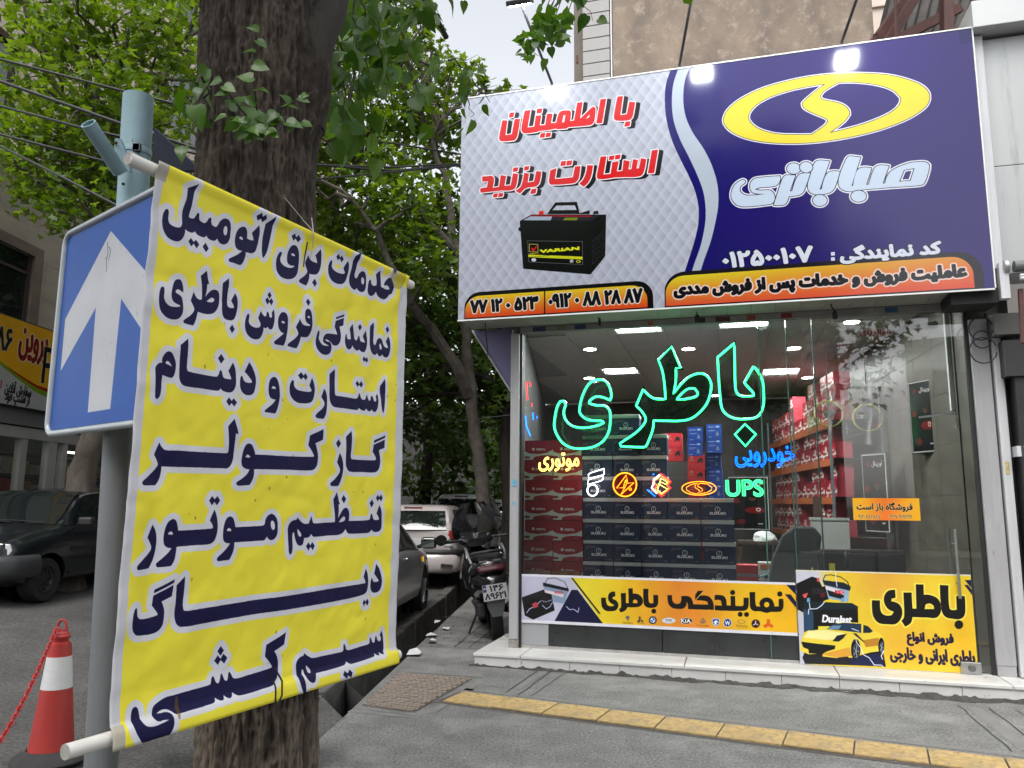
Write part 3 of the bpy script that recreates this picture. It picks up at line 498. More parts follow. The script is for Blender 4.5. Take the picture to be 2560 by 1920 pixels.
def add_stains(m, sc, col, lo, hi, stretch=None):
    nt = m.node_tree; b = nt.nodes['Principled BSDF']; src = b.inputs['Base Color'].links[0].from_socket
    tc = nt.nodes.new('ShaderNodeTexCoord'); v = tc.outputs['Object']
    if stretch:
        mp = nt.nodes.new('ShaderNodeMapping'); mp.inputs['Scale'].default_value = stretch; nt.links.new(v, mp.inputs[0]); v = mp.outputs[0]
    n = nt.nodes.new('ShaderNodeTexNoise'); n.inputs['Scale'].default_value = sc; n.inputs['Detail'].default_value = 9; n.inputs['Roughness'].default_value = .7
    nt.links.new(v, n.inputs['Vector']); r = nt.nodes.new('ShaderNodeMapRange'); r.inputs[1].default_value = lo; r.inputs[2].default_value = hi
    mx = nt.nodes.new('ShaderNodeMix'); mx.data_type = 'RGBA'; mx.inputs[7].default_value = (*col, 1)
    nt.links.new(n.outputs['Fac'], r.inputs[0]); nt.links.new(r.outputs[0], mx.inputs[0]); nt.links.new(src, mx.inputs[6]); nt.links.new(mx.outputs[2], b.inputs['Base Color'])
add_stains(A_MAT, .8, (.25, .245, .235), .52, .72); add_stains(A_MAT, 7, (.06, .06, .058), .63, .72); add_stains(A_MAT, 1.7, (.1, .098, .094), .58, .7); add_stains(R_MAT, 2.5, (.11, .105, .1), .58, .75)
def sheet_grid(name, xs, ys, zf, m, keep=lambda x, y: True, kind='structure'):
    V = [(x, y, zf(x, y)) for y in ys for x in xs]; n = len(xs)
    Fc = [(j*n+i, j*n+i+1, (j+1)*n+i+1, (j+1)*n+i) for j in range(len(ys)-1) for i in range(n-1)]
    o = link(name, np_mesh(name, V, np.array(Fc), m, smooth=True)); tag(o, kind=kind); return o
# pavement: from the channel edge to the right, reaching behind the shop
YS = list(np.arange(-12, 70, .5)); ch0, ch1 = 6.6, 60.
V = []; Fc = []
for i, y in enumerate(YS): V += [(kerb_x(y)+.02*fbm(y*1.7, 0, 0, 3), y, 0.), (40, y, 0.)]
Fc = [(2*i, 2*i+1, 2*i+3, 2*i+2) for i in range(len(YS)-1)]
pavement = tag(link('pavement', np_mesh('pavement', V, np.array(Fc), A_MAT)), kind='structure')
# earth far below everything, out to the horizon
tag(link('ground', np_mesh('ground', [(-900, -900, -.6), (900, -900, -.6), (900, 900, -.6), (-900, 900, -.6)], np.array([(0, 1, 2, 3)]), mat('earth', (.1, .09, .08), .95, var=.2, scale=.5))), kind='structure')
CHW = .34
def road_edge(y): return kerb_x(y)-(CHW if y > ch0 else 0)
xs = np.concatenate([[0], np.linspace(.25, 7, 28), np.linspace(7.5, 40, 12)])
V = []; Fc = []; n = len(xs)
YR = list(np.arange(-30, 90, .6))
for y in YR:
    for x in xs:
        X = road_edge(y)-x; z = road_z(X, y) if X < -1.7 else .012*(y-8)
        V.append((X, y, min(z, .75)-.005+.006*float(0)))
for j in range(len(YR)-1):
    for i in range(n-1): Fc.append((j*n+i+1, j*n+i, (j+1)*n+i, (j+1)*n+i+1))
V = np.array(V); V[:, 2] += .012*fbm(V[:, 0]*.9, V[:, 1]*.9, 0, 4, 5)
road = tag(link('road', np_mesh('road', V, np.array(Fc), R_MAT, smooth=True)), kind='structure')
# drainage channel between road and pavement
V = []; Fc = []
yc = list(np.arange(ch0, ch1, .6))
for y in yc:
    a, b = kerb_x(y), road_edge(y); V += [(b, y, .012*(y-8)-.01), (b, y, -.42), (a, y, -.42), (a, y, 0)]
for i in range(len(yc)-1):
    for k in range(3): Fc.append((4*i+k, 4*i+k+1, 4*i+5+k, 4*i+4+k))
V += [(kerb_x(ch0), ch0, 0), (road_edge(ch0), ch0, -.03), (road_edge(ch0), ch0, -.42), (kerb_x(ch0), ch0, -.42)]; k = len(V)-4; Fc.append((k, k+1, k+2, k+3))
chan = tag(link('drainage_channel', np_mesh('drainage_channel', V, np.array(Fc), mat('channel_concrete', (.05, .046, .042), .95, var=.4, scale=3, bump=.6))), kind='structure')
# kerb stones along the road side of the channel
KS = mat('kerb_stone', (.085, .08, .074), .9, var=.35, scale=5, bump=.5)
kr = tag(link('kerb', MB().box(-.001, .001, -.001, .001, -.3, -.299).mesh('kerb', KS)), kind='structure')
kr.location = (road_edge(10)-.1, 10, 0); y = ch0; ksm = None
while y < 46:
    L = .62; x = road_edge(y+L/2)-.08; z = .012*(y-8)
    if ksm is None: ksm = MB().box(-.07, .09, -.3, .3, -.4, .03).mesh('kerb_stone', KS, bevel=.018)
    o = link('kerb_stone', ksm, kr); o.location = Vector((x+RNG.normal()*.006, y+L/2, z+.01+RNG.normal()*.008))-kr.location; o.rotation_euler = (RNG.normal()*.01, RNG.normal()*.02, -math.atan(.075)+RNG.normal()*.012); y += L
# kerb stones close to the camera (left of the big trunk)
for y in (1.7, 2.35, 3.0, 3.65, 4.3, 4.95):
    o = link('kerb_stone', ksm, kr); o.location = Vector((kerb_x(y)-.02, y, -.01+RNG.normal()*.006))-kr.location; o.rotation_euler = (0, RNG.normal()*.02, -math.atan(.075)+RNG.normal()*.015); o['label'] = 'worn pale kerb stone by the big trunk'
    o.data = ksm
# paved patch of scalloped pavers
PC = [Vector(p) for p in ((-1.2, 6.37, 0), (-1.02, 7.42, 0), (-.34, 7.21, 0), (-.71, 6.09, 0))]
PC[0] = Vector((-1.13, 6.28, 0))
base = Vector((0, 0, 0)); ux = (PC[3]-PC[0]); uy = (PC[1]-PC[0])
quad_pt = lambda a, b: PC[0]*(1-a)*(1-b)+PC[3]*a*(1-b)+PC[2]*a*b+PC[1]*(1-a)*b
PM = mat('paver_buff', (.25, .2, .165), .9, var=.22, scale=14, bump=.5); PJ = mat('paver_joint', (.085, .075, .065), .95, var=.2, scale=10)
pp = tag(link('paved_patch', np_mesh('paved_patch', [tuple(q+Vector((0, 0, .004))) for q in (PC[0], PC[3], PC[2], PC[1])], np.array([(0, 1, 2, 3)]), PJ)), kind='structure')
nc, nr = 13, 22
pv = [(-.5, -.5), (.5, -.5)]+[(.5, .12)]+[(.5*math.cos(t), .12+.38*math.sin(t)) for t in np.linspace(.25, PI-.25, 6)]+[(-.5, .12)]
pvm = MB().prism([(x*.9, y*.86) for x, y in pv], (0, 0, 0), (1, 0, 0), (0, 1, 0), (0, 0, 1), .012).mesh('paver', PM)
for r in range(nr):
    for c in range(nc):
        off = .5 if r % 2 else 0
        a, b = (c+.5+off)/(nc+.5), (r+.5)/nr; q = quad_pt(a, b)
        o = link('paver', pvm, pp); o.location = q+Vector((0, 0, .002+RNG.normal()*.002)); o.rotation_euler = (RNG.normal()*.02, RNG.normal()*.02, -.36+RNG.normal()*.03)
        w = (quad_pt(1, b)-quad_pt(0, b)).length/(nc+.5); h = (quad_pt(a, 1)-quad_pt(a, 0)).length/nr; o.scale = (w, h, 1)
# yellow ribbed guide tiles
TY = mat('guide_tile_yellow', (.43, .30, .125), .85, var=.22, scale=9, bump=.35, bscale=50)
add_stains(TY, 22, (.2, .15, .09), .52, .68); add_stains(TY, 5, (.26, .2, .12), .5, .7)
tm = MB(); tm.prism([(-.5, -.5), (.5, -.5), (.5, .5), (-.5, .5)], (0, 0, 0), (.412, 0, 0), (0, .335, 0), (0, 0, 1), .01)
for k in range(4):
    y = -.125+.083*k; x0, x1 = -.18, .18; tm.add([(x0, y-.022, .01), (x1, y-.022, .01), (x1, y+.022, .01), (x0, y+.022, .01), (x0+.012, y-.011, .017), (x1-.012, y-.011, .017), (x1-.012, y+.011, .017), (x0+.012, y+.011, .017)], [(4, 5, 6, 7), (0, 1, 5, 4), (1, 2, 6, 5), (2, 3, 7, 6), (3, 0, 4, 7)])
tm = tm.mesh('guide_tile', TY, bevel=0)
gp = tag(link('guide_path', np_mesh('guide_path', [(-.6, 6.39, .003), (4.4, 4.05, .003), (4.56, 4.39, .003), (-.42, 6.74, .003)], np.array([(0, 1, 2, 3)]), PJ)), kind='structure')
dirv = Vector((3.04, -1.42, 0)).normalized(); nrm = Vector((-dirv.y, dirv.x, 0)); st = Vector((-.53, 6.4, 0))
for i in range(12):
    o = link('guide_tile', tm, gp); o.location = st+dirv*(.423*(i+.5))+nrm*.175+Vector((0, 0, .003+abs(RNG.normal())*.002)); o.rotation_euler = (RNG.normal()*.006, RNG.normal()*.006, math.atan2(dirv.y, dirv.x)+RNG.normal()*.008)
# scored trowel lines in the asphalt: shallow grooves and smooth bands
LN = mat('score_line', (.045, .043, .04), .95); BD = mat('smooth_band', (.175, .17, .163), .9, var=.12, scale=6)
sc_ = MB(); bd = MB()
def ribbon(mb, pts, w, z):
    P = [Vector((p[0], p[1], 0)) for p in pts]
    for a, b in zip(P, P[1:]):
        d = (b-a).normalized(); q = Vector((-d.y, d.x, 0))*w/2; mb.add([a-q+Vector((0, 0, z)), b-q+Vector((0, 0, z)), b+q+Vector((0, 0, z)), a+q+Vector((0, 0, z))], [(0, 1, 2, 3)])
def wob(a, b, n=9, s=.006):
    a, b = Vector(a), Vector(b); return [a.lerp(b, i/n)+Vector((RNG.normal()*s, RNG.normal()*s)) for i in range(n+1)]
for a, b, w in (((-.03, 6.73), (.29, 7.66), .009), ((.07, 6.65), (.42, 7.68), .011), ((.17, 6.6), (.55, 7.64), .006), ((3.53, 6.4), (3.21, 5.25), .009), ((3.72, 6.35), (3.46, 5.3), .01), ((3.9, 6.3), (3.7, 5.3), .007), ((-.26, 6.98), (.08, 6.83), .006), ((-.26, 6.98), (-.55, 6.1), .005),
                ((-1.05, 7.5), (-.26, 7.26), .005), ((-1.2, 6.2), (-.68, 5.98), .005), ((-1.14, 8.8), (.1, 8.6), .008), ((-.9, 10.3), (-.35, 10.1), .01), ((-.6, 8.75), (-.15, 11.8), .012), ((-.45, 8.7), (.0, 11.2), .008)):
    ribbon(sc_, wob(a, b), w, .0045)
for a, b, w in (((-1.2, 6.14), (-.66, 5.97), .09), ((-.24, 7.16), (-.58, 6.06), .08), ((-1.0, 7.55), (-.24, 7.33), .09), ((.0, 6.7), (.35, 7.66), .07), ((3.62, 6.36), (3.33, 5.28), .1), ((-.4, 6.85), (4.2, 4.72), .07)): ribbon(bd, wob(a, b, s=.002), w, .0022)
tag(bd.build('smooth_bands', BD), kind='structure'); tag(sc_.build('scored_lines', LN), kind='structure')
# stamped block pattern on the pavement beside the scooter
st_ = MB()
for i in range(26):
    x = RNG.uniform(-.95, -.25); y = RNG.uniform(8.9, 11.6); a = RNG.choice([.6, -.6, 1.5]); L = .12
    ribbon(st_, [(x, y), (x+L*math.cos(a), y+L*math.sin(a)), (x+L*math.cos(a)+.07, y+L*math.sin(a)-.05)], .012, .003)
tag(st_.build('stamped_cracks', LN), kind='structure')
# litter, grit and dry leaves
gr = MB()
for i in range(420):
    x = RNG.uniform(-1, 4.3); y = RNG.uniform(3.2, 8.2)
    s_ = RNG.uniform(.003, .009); gr.obox((x, y, s_*.4), (s_*1.6, s_, s_*.7), Matrix.Rotation(RNG.uniform(0, 6), 3, 'Z'))
tag(gr.build('grit', mat('grit_stone', (.3, .28, .25), .9, var=.4, scale=30)), kind='stuff')
lt = MB()
for x, y, w in ((-.98, 8.28, .14), (-.93, 9.4, .12), (-.88, 9.0, .1), (-.8, 9.9, .1), (-.95, 10.4, .08)):
    q = [Vector((x+RNG.normal()*.01+dx*w, y+dy*w*1.3, .012+abs(RNG.normal())*.02)) for dx, dy in ((-.5, -.4), (.5, -.5), (.6, .4), (0, .6), (-.5, .4))]; lt.add(q, [(0, 1, 2, 3, 4)])
lt = lt.build('litter', mat('waste_paper', (.55, .55, .55), .8)); tag(lt, kind='stuff')
dl = MB()
for i in range(300):
    x = RNG.uniform(-4, -1.4); y = RNG.uniform(6, 14); z = (road_z(x, y) if x < -1.7 else .012*(y-8))+.008; s_ = RNG.uniform(.015, .04); a = RNG.uniform(0, 6)
    c, s2 = math.cos(a)*s_, math.sin(a)*s_; dl.add([(x-c, y-s2, z), (x+s2*.5, y-c*.5, z+.006), (x+c, y+s2, z), (x-s2*.5, y+c*.5, z+.004)], [(0, 1, 2, 3)])
tag(dl.build('fallen_leaves', mat('dry_leaf', (.2, .14, .07), .8, var=.4, scale=20)), kind='stuff')
# broken asphalt edge along the marble step
DM = mat('broken_asphalt', (.05, .046, .042), .97, var=.45, scale=18, bump=1, bscale=60)
ns, nd = 220, 7; V = []; Fc = []
for i in range(ns):
    s_ = -.4+4.75*i/(ns-1)
    wd = .035+.1*(s_/4.5)**.8 if s_ > 0 else .03
    wd *= 1+.8*float(fbm(s_*7, 3, 0, 4, 3))
    for j in range(nd):
        t = j/(nd-1); d = -.44-.0-wd*t; h = .0+.035*math.sin(PI*t)*(.4+float(fbm(s_*14, t*4, 0, 4, 8))*1.3)-.0*t
        V.append(tuple(F(s_, d, max(h, -.02)+.002)))
for i in range(ns-1):
    for j in range(nd-1): Fc.append((i*nd+j, i*nd+j+1, (i+1)*nd+j+1, (i+1)*nd+j))
tag(link('broken_edge', np_mesh('broken_edge', V, np.array(Fc), DM)), kind='stuff')
# ---------------------------------------------------------------- the corner shop: frame, pillars, step, glass, soffit
MARB = mat('marble_step', (.6, .59, .57), .35, var=.1, scale=3.5, bump=.08, stretch=(1, 3, 1)); add_stains(MARB, 14, (.2, .18, .16), .62, .74)
ALU = mat('painted_aluminium', (.36, .355, .365), .5, var=.08, scale=4, bump=.05, stretch=(6, 6, .6)); add_stains(ALU, 10, (.19, .165, .14), .64, .73, (3, 3, .7))
ALU2 = mat('white_aluminium', (.55, .56, .58), .5, var=.08, scale=4, stretch=(6, 6, .5)); add_stains(ALU2, 7, (.28, .26, .24), .62, .75, (4, 4, .5))
DKF = mat('dark_frame', (.018, .018, .02), .5); BLK = mat('black_rubber', (.012, .012, .012), .7)
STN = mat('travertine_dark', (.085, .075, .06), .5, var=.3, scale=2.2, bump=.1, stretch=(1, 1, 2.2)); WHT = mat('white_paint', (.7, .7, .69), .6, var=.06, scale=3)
shop = fthing('battery_shop', 'corner battery shop with glass front on a marble step', 'shop')
def fb(s0, s1, d0, d1, z0, z1): return MB().box(s0, s1, d0, d1, z0, z1)
for i, (a, b) in enumerate(((-.37, .1), (.105, 1.63), (1.635, 2.93), (2.935, 4.24), (4.245, 4.75))):
    fb(a, b-.004, -.42, .06, .085, .113).build('step_tread', MARB, shop, bevel=.004)
for i in range(11): a = -.36+i*.47; fb(a, min(a+.466, 4.75), -.405, .04, 0, .0845).build('step_riser', MARB, shop, bevel=.003)
fb(-.37, -.115, .065, 1.2, .085, .113).build('step_tread', MARB, shop, bevel=.004); fb(-.36, -.115, .065, 1.2, 0, .0845).build('step_riser', MARB, shop)
p = fb(-.115, -.022, -.06, .12, .2, 3.335).build('pillar', ALU, shop, bevel=.006); fb(-.118, -.02, -.05, .12, .113, .2).build('foot', mat('rusty_foot', (.25, .23, .21), .7, var=.3, scale=20), p)
MB().tube([(-.128, -.04, .22), (-.15, -.06, .225), (-.155, -.03, .235)], .012, 8).build('eyelet', mat('galvanised', (.4, .4, .4), .4, .7), p)
for z, w, h, c in ((1.72, .045, .07, 'sticker_blue'), (1.53, .03, .03, 'sticker_blue')): fb(-.085, -.085+w, -.0635, -.0605, z, z+h).build('sticker', mat(c, (.12, .35, .5), .6, var=.4, scale=60), p)
fb(-.022, .0, -.02, .1, .113, 3.335).build('frame_strip', DKF, shop)
p = fb(4.236, 4.386, -.06, .12, .2, 3.24).build('pillar', ALU, shop, bevel=.008); fb(4.24, 4.38, -.056, .12, .113, .2).build('foot', ALU, p)
fb(4.205, 4.235, -.02, .1, .113, 3.335).build('frame_strip', DKF, shop)
p = fb(4.4, 4.475, -.09, .1, .12, 3.26).build('pillar', ALU2, shop, bevel=.006)
fb(4.42, 4.45, -.0935, -.0905, 1.83, 1.94).build('sticker', mat('sticker_gold', (.5, .4, .15), .5, var=.6, scale=90), p)
fb(4.387, 4.399, -.02, .1, .12, 3.3).build('frame_strip', BLK, shop)
lin = fb(-.02, 4.21, -.03, .05, 3.345, 3.408).build('lintel', mat('steel_lintel', (.24, .235, .23), .5, var=.2, scale=6), shop)
for s_, w, c in ((.12, .14, (.03, .05, .14)), (.57, .12, (.03, .05, .14)), (.39, .1, (.2, .17, .13)), (2.62, .1, (.22, .03, .03)), (2.0, .14, (.1, .03, .03)), (1.8, .1, (.02, .02, .02)), (3.55, .11, (.03, .09, .2)), (2.3, .08, (.3, .06, .05)), (1.33, .05, (.35, .1, .07))):
    fb(s_, s_+w, -.034, -.031, 3.352, 3.4).build('label', mat('tape_%.2f' % s_, c, .5, var=.2, scale=30), lin)
# bottom rail and dark panel under the window banner
fb(0, 2.645, .0, .02, .113, .14).build('bottom_rail', mat('rail_metal', (.4, .39, .37), .5, .3, var=.2, scale=8), shop)
fb(0, .28, .004, .02, .142, .36).build('lower_panel', mat('grey_panel', (.3, .31, .32), .5), shop); fb(.283, 1.4, .004, .02, .142, .36).build('lower_panel', mat('dark_panel', (.028, .03, .031), .3, var=.2, scale=4), shop); fb(1.408, 2.645, .004, .02, .142, .36).build('lower_panel', MATS['dark_panel'], shop)
GL = glass('shop_glass', (.93, .96, .945), base=.025, mulf=1.35)
def pane(name, s0, s1, z0, z1, d, m=GL, t=.008):
    return link(name, np_mesh(name, [(s0, d, z0), (s1, d, z0), (s1, d, z1), (s0, d, z1)], np.array([(0, 1, 2, 3)]), m), shop)
pane('window_pane', .002, 1.405, .365, 3.345, .012); pane('window_pane', 1.409, 2.64, .365, 3.345, .012)
pane('window_pane', 2.4, 2.9, .15, 3.345, .06); dr = pane('glass_door', 2.66, 4.2, .13, 3.345, -.012)
for s_ in (2.4, 2.66, 2.9): fb(s_-.004, s_+.004, .0, .06, .15, 3.34).build('pane_edge', mat('glass_edge', (.06, .16, .13), .2), shop)
hd = MB(); 
for dd, s_ in ((-.06, 3.99), (.03, 3.96)): hd.tube([(s_, dd, .75), (s_, dd, 1.35)], .012, 10)
for z in (.88, 1.22): hd.tube([(3.99, -.06, z), (3.97, .03, z)], .007, 8)
hd.build('door_handle', mat('brushed_steel', (.45, .45, .44), .3, .9), shop, smooth=True)
lk = fb(3.96, 4.12, -.04, -.02, .115, .215).build('door_lock', MATS['brushed_steel'], shop, bevel=.004); MB().lathe([(.028, 0), (.028, .012), (.012, .016)], (4.045, -.041, .165), 16, AX((0, -1, 0))).build('lock_cylinder', mat('steel_dark', (.2, .2, .2), .4, .9), lk, smooth=True)
# soffit of square panels, with hanging sockets
SOF = mat('soffit_panel', (.3, .29, .26), .45, var=.14, scale=4)
fb(-.55, 4.33, -.48, .05, 3.4285, 3.44).build('soffit_backing', DKF, shop)
for i in range(22):
    a = -.55+i*.222; fb(a+.002, min(a+.22, 4.33), -.49, -.035, 3.413, 3.427).build('soffit_panel', SOF, shop)
fb(-.56, 4.34, -.505, -.492, 3.395, 3.412).build('edge_trim', WHT, shop)
def socket(s_, label, L=.09, tilt=0., sc=1.):
    o = fthing('lamp_socket', label, 'lamp socket', s_, -.25, 3.412, 'empty black lamp sockets hanging from the soffit')
    MB().tube([(0, 0, 0), (tilt*.3, 0, -L*.5), (tilt, 0, -L)], .006, 6).build('cable', BLK, o)
    MB().lathe([(.008, .0), (.02*sc, -.012), (.024*sc, -.03), (.024*sc, -.065), (.018*sc, -.078)], (tilt, 0, -L+.005), 14).build('holder', BLK, o, smooth=True)
socket(3.05, 'black lamp socket hanging on a short cable below the orange strip', .07, .03); socket(1.83, 'stubby black lamp socket under the left end of the long orange strip', .03, 0); socket(.85, 'tiny black cable stub under the phone number strip', .012, .02, .6)
# triangular purple side return beneath the soffit
TRI = mat('purple_sheet', (.13, .11, .25), .45, col2=(.17, .17, .27), scale=3)
MB().prism([(-.57, 3.41), (-.12, 3.41), (-.12, 2.72)], (0, .02, 0), (1, 0, 0), (0, 0, 1), (0, 1, 0), .02).build('side_gusset', TRI, shop)
MB().bar((-.57, .005, 3.41), (-.12, .005, 2.71), .018).build('gusset_trim', ALU, shop)
cb = MB().tube([(-.33, -.3, 3.42), (-.34, -.2, 3.25), (-.35, -.12, 3.12), (-.37, -.1, 3.1)], .006, 6); cb.tube([(-.35, -.12, 3.12), (-.32, -.11, 3.08)], .005, 6); cb.build('loose_cable', BLK, shop)
# interior shell
IW = 8.0
MB().prism([(-.1, .13), (4.6, .13), (4.6, IW), (-1.7, IW)], (0, 0, .09), (1, 0, 0), (0, 1, 0), (0, 0, 1), .02).build('floor', mat('shop_floor', (.16, .15, .14), .35, var=.15, scale=3), shop)
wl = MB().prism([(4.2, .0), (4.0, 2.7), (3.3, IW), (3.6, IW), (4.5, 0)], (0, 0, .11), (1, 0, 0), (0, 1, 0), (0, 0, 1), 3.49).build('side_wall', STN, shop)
fb(-1.8, 3.6, IW, IW+.2, .11, 3.6).build('back_wall', mat('interior_back', (.06, .055, .05), .7, var=.2, scale=2), shop); MB().prism([(-.11, .0), (-.05, .0), (-.05-.2*IW, IW), (-.13-.2*IW, IW)], (0, .12, .0), (1, 0, 0), (0, 1, 0), (0, 0, 1), 3.7).build('side_wall', mat('interior_wall', (.06, .06, .057), .7, var=.1, scale=2), shop)
fb(4.39, 4.62, .13, .3, .11, 3.6).build('front_wall', MATS['interior_wall'], shop); fb(-.1, 4.3, .1, .2, 3.42, 3.62).build('front_header', MATS['interior_wall'], shop)
ctile = MB().box(.004, .596, .004, .596, 0, .015).mesh('ceiling_tile', mat('ceiling_tile', (.5, .5, .47), .8, var=.05, scale=3, bump=.1))
MB().prism([(-.1, .13), (4.6, .13), (4.6, IW), (-1.65, IW)], (0, 0, 3.62), (1, 0, 0), (0, 1, 0), (0, 0, 1), .04).build('ceiling_grid', mat('ceiling_grid', (.3, .3, .28), .6), shop)
# wall stones on the right wall
for r in range(7):
    for c in range(7):
        y0 = .25+c*.62; z0 = .15+r*.5
        x0 = 4.2-.2*(y0/2.7) if y0 < 2.7 else 4.0-.7*((y0-2.7)/5.3)
        y1 = y0+.61; x1 = 4.2-.2*(y1/2.7) if y1 < 2.7 else 4.0-.7*((y1-2.7)/5.3)
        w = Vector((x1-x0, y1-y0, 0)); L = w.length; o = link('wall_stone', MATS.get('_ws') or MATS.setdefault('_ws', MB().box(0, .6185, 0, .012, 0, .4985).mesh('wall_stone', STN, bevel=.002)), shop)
        o.location = (x0-.001, y0, z0); o.rotation_euler = (0, 0, math.atan2(w.y, w.x)); o.location.x -= .012*0
LAMPS = [(.5, 3.97), (2.79, 4.44), (.85, 1.12), (2.1, 1.1)]
occ = [(int((s_+1.6)//.6), int((d-.2)//.6)) for s_, d in LAMPS]
for i in range(10):
    for j in range(12):
        if (i, j) in occ or -1.6+.6*i < -.07-.2*(.8+.6*j)+.0 and -1.6+.6*i < -.1-.2*(.2+.6*j): continue
        o = link('ceiling_tile', ctile, shop); o.location = (-1.6+.6*i, .2+.6*j, 3.6)
EMW = mat('tube_light', (1, 1, 1), .5, emit=(.93, .97, 1.), estr=16); REFL = mat('lamp_reflector', (.6, .62, .62), .15, .9)
lab = {(2.79, 4.44): 'bright louvred ceiling light seen right of the last green letter', (.85, 1.12): 'louvred ceiling light nearest the window on the left', (2.1, 1.1): 'louvred ceiling light nearest the window in the middle'}
lab[(.5, 3.97)] = 'louvred ceiling light seen between the green letters, deep in the shop'
for (s_, d), (i, j) in zip(LAMPS, occ):
    x0, y0 = -1.6+.6*i, .2+.6*j; o = fthing('ceiling_light', lab[(s_, d)], 'ceiling light', x0, y0, 3.6, 'louvred ceiling lights in the shop')
    w = .59; f = MB().box(0, w, 0, .03, -.01, .02); f.box(0, w, .56, .59, -.01, .02); f.box(0, .03, .03, .56, -.01, .02); f.box(w-.03, w, .03, .56, -.01, .02); f.build('frame', WHT, o)
    MB().box(.03, w-.03, .03, .56, .012, .016).build('diffuser', mat('lamp_diffuser', (.7, .72, .7), .5, emit=(.9, 1, .95), estr=1.1 if d != 3.97 else .3) if 0 else (MATS.get('ld%d' % (d == 3.97)) or MATS.setdefault('ld%d' % (d == 3.97), mat('lamp_diffuser_%d' % (d == 3.97), (.7, .72, .7), .5, emit=(.9, 1, .95), estr=.12 if d == 3.97 else 1.2))), o)
    for k in range(2): MB().tube([(.06, .17+.25*k, .0), (w-.06, .17+.25*k, .0)], .011, 8).build('tube', EMW, o)
    for k in range(7): MB().box(.075+k*.07, .079+k*.07, .03, .56, -.005, .03).build('louvre', REFL, o)
    a = bpy.data.lights.new('ceiling_light_glow', 'AREA'); a.shape = 'RECTANGLE'; a.size = .52; a.size_y = .5; a.energy = 22 if d > 2 else 44; a.color = (.93, 1, .97); ao = bpy.data.objects.new('ceiling_light_glow', a); COL.objects.link(ao); ao.location = F(x0+.3, y0+.3, 3.57); ao.rotation_euler = (0, 0, -AZ)
DL = mat('downlight_disc', (1, 1, 1), .5, emit=(1, 1, .98), estr=9)
dpos = [('front left', .34, 2.22), ('second row left', -.09, 4.6), ('front middle', 1.61, 2.5), ('nearest the door sticker', 3.46, 1.37), ('behind the glass door edge', 2.95, 2.77), ('deep, beside the shelves', 3.34, 5.35), ('deepest, above the dark counter', 1.85, 7.2)]
for nm, s_, d in dpos:
    o = fthing('downlight', 'round white ceiling downlight, '+nm, 'downlight', s_, d, 3.6, 'round downlights in the shop ceiling')
    MB().lathe([(.1, 0), (.1, -.012), (.082, -.014)], (0, 0, 0), 24).build('rim', WHT, o, smooth=True); MB().lathe([(.0001, -.016), (.08, -.016)], (0, 0, 0), 24).build('lens', DL, o)
# duct boxes along the ceiling and wall conduits
# ---------------------------------------------------------------- the big lit sign over the shop
SW, SH, SL, SZ = 4.89, 2.43, -.555, 3.41
def mp_sign(u, v):
    s_, z = S(u, v, -.5); return s_-SL, SZ+SH-z
cv = Canvas(SW, SH, 400, (.80, .82, .89), mp_sign)
yy, xx = np.mgrid[0:cv.H, 0:cv.W]; X = (xx+.5)/cv.k; Y = (yy+.5)/cv.k
pa = X/.118+Y/.172; pb = X/.118-Y/.172; fa, fb_ = pa % 1, pb % 1
tone = .715+.085*(1-(fa+fb_)/1.)*.8+.03*np.abs(fa-fb_)
cv.a[...] = np.stack([tone*.98, tone*1.0, tone*1.085], -1)
def pxl(pts, ox=1140, oy=60, k=.4582): return [(ox+x*k, oy+y*k) for x, y in pts]
lb = pxl([(1178, 235), (1146, 330), (1140, 430), (1150, 530), (1180, 640), (1225, 740), (1270, 830), (1305, 915), (1323, 1000), (1322, 1090), (1300, 1190), (1265, 1300), (1235, 1400)])
lg = pxl([(1218, 230), (1186, 330), (1178, 430), (1188, 530), (1222, 630), (1272, 730), (1318, 830), (1350, 920), (1362, 1010), (1358, 1100), (1335, 1210), (1300, 1310), (1272, 1400)])
lr = pxl([(1285, 225), (1252, 300), (1240, 400), (1252, 500), (1290, 590), (1350, 680), (1395, 770), (1425, 870), (1432, 970), (1420, 1060), (1392, 1180), (1350, 1300), (1320, 1400)])
def cr_open(P, sub=6):
    P = [np.array(p) for p in P]; P = [2*P[0]-P[1]]+P+[2*P[-1]-P[-2]]; o = []
    for i in range(1, len(P)-2):
        for k in range(sub):
            t = k/sub; o.append(.5*((2*P[i])+(-P[i-1]+P[i+1])*t+(2*P[i-1]-5*P[i]+4*P[i+1]-P[i+2])*t*t+(-P[i-1]+3*P[i]-3*P[i+1]+P[i+2])*t**3))
    o.append(P[-2]); return o
BIG = [(2600, 900), (2600, -100)]
def blue_fn(x, y):
    t = np.clip((x-2.2)/1.9, 0, 1)[..., None]; return np.array([.075, .03, .40], np.float32)*(1-t)+np.array([.145, .085, .42], np.float32)*t
cv.fill([np.array(cr_open(lb)+BIG)], (.06, .02, .40)); cv.fill([np.array(cr_open(lg)+BIG)], (.70, .74, .80)); cv.fill([np.array(cr_open(lr)+BIG)], blue_fn)
em = traced(EMBLEM); emc = cv.tr(em)
cv.fill(emc, (.93, .93, .96), .014, eo=True, raw=True); cv.fill(emc, (.04, .03, .12), .004, eo=True, raw=True); cv.fill(emc, (.92, .84, .22), -.002, eo=True, raw=True)
LG = [traced([b]) for b in LOGOTYPE]; dots = [ellipse(1800+x/3.95, 160+y/3.95, a/3.95, b/3.95*1.02) for x, y, a, b in LOGO_DOTS]
allg = [cv.tr(g) for g in LG]+[cv.tr([d]) for d in dots]
for g in allg: cv.fill(g, (.92, .93, .97), .018, eo=True, raw=True)
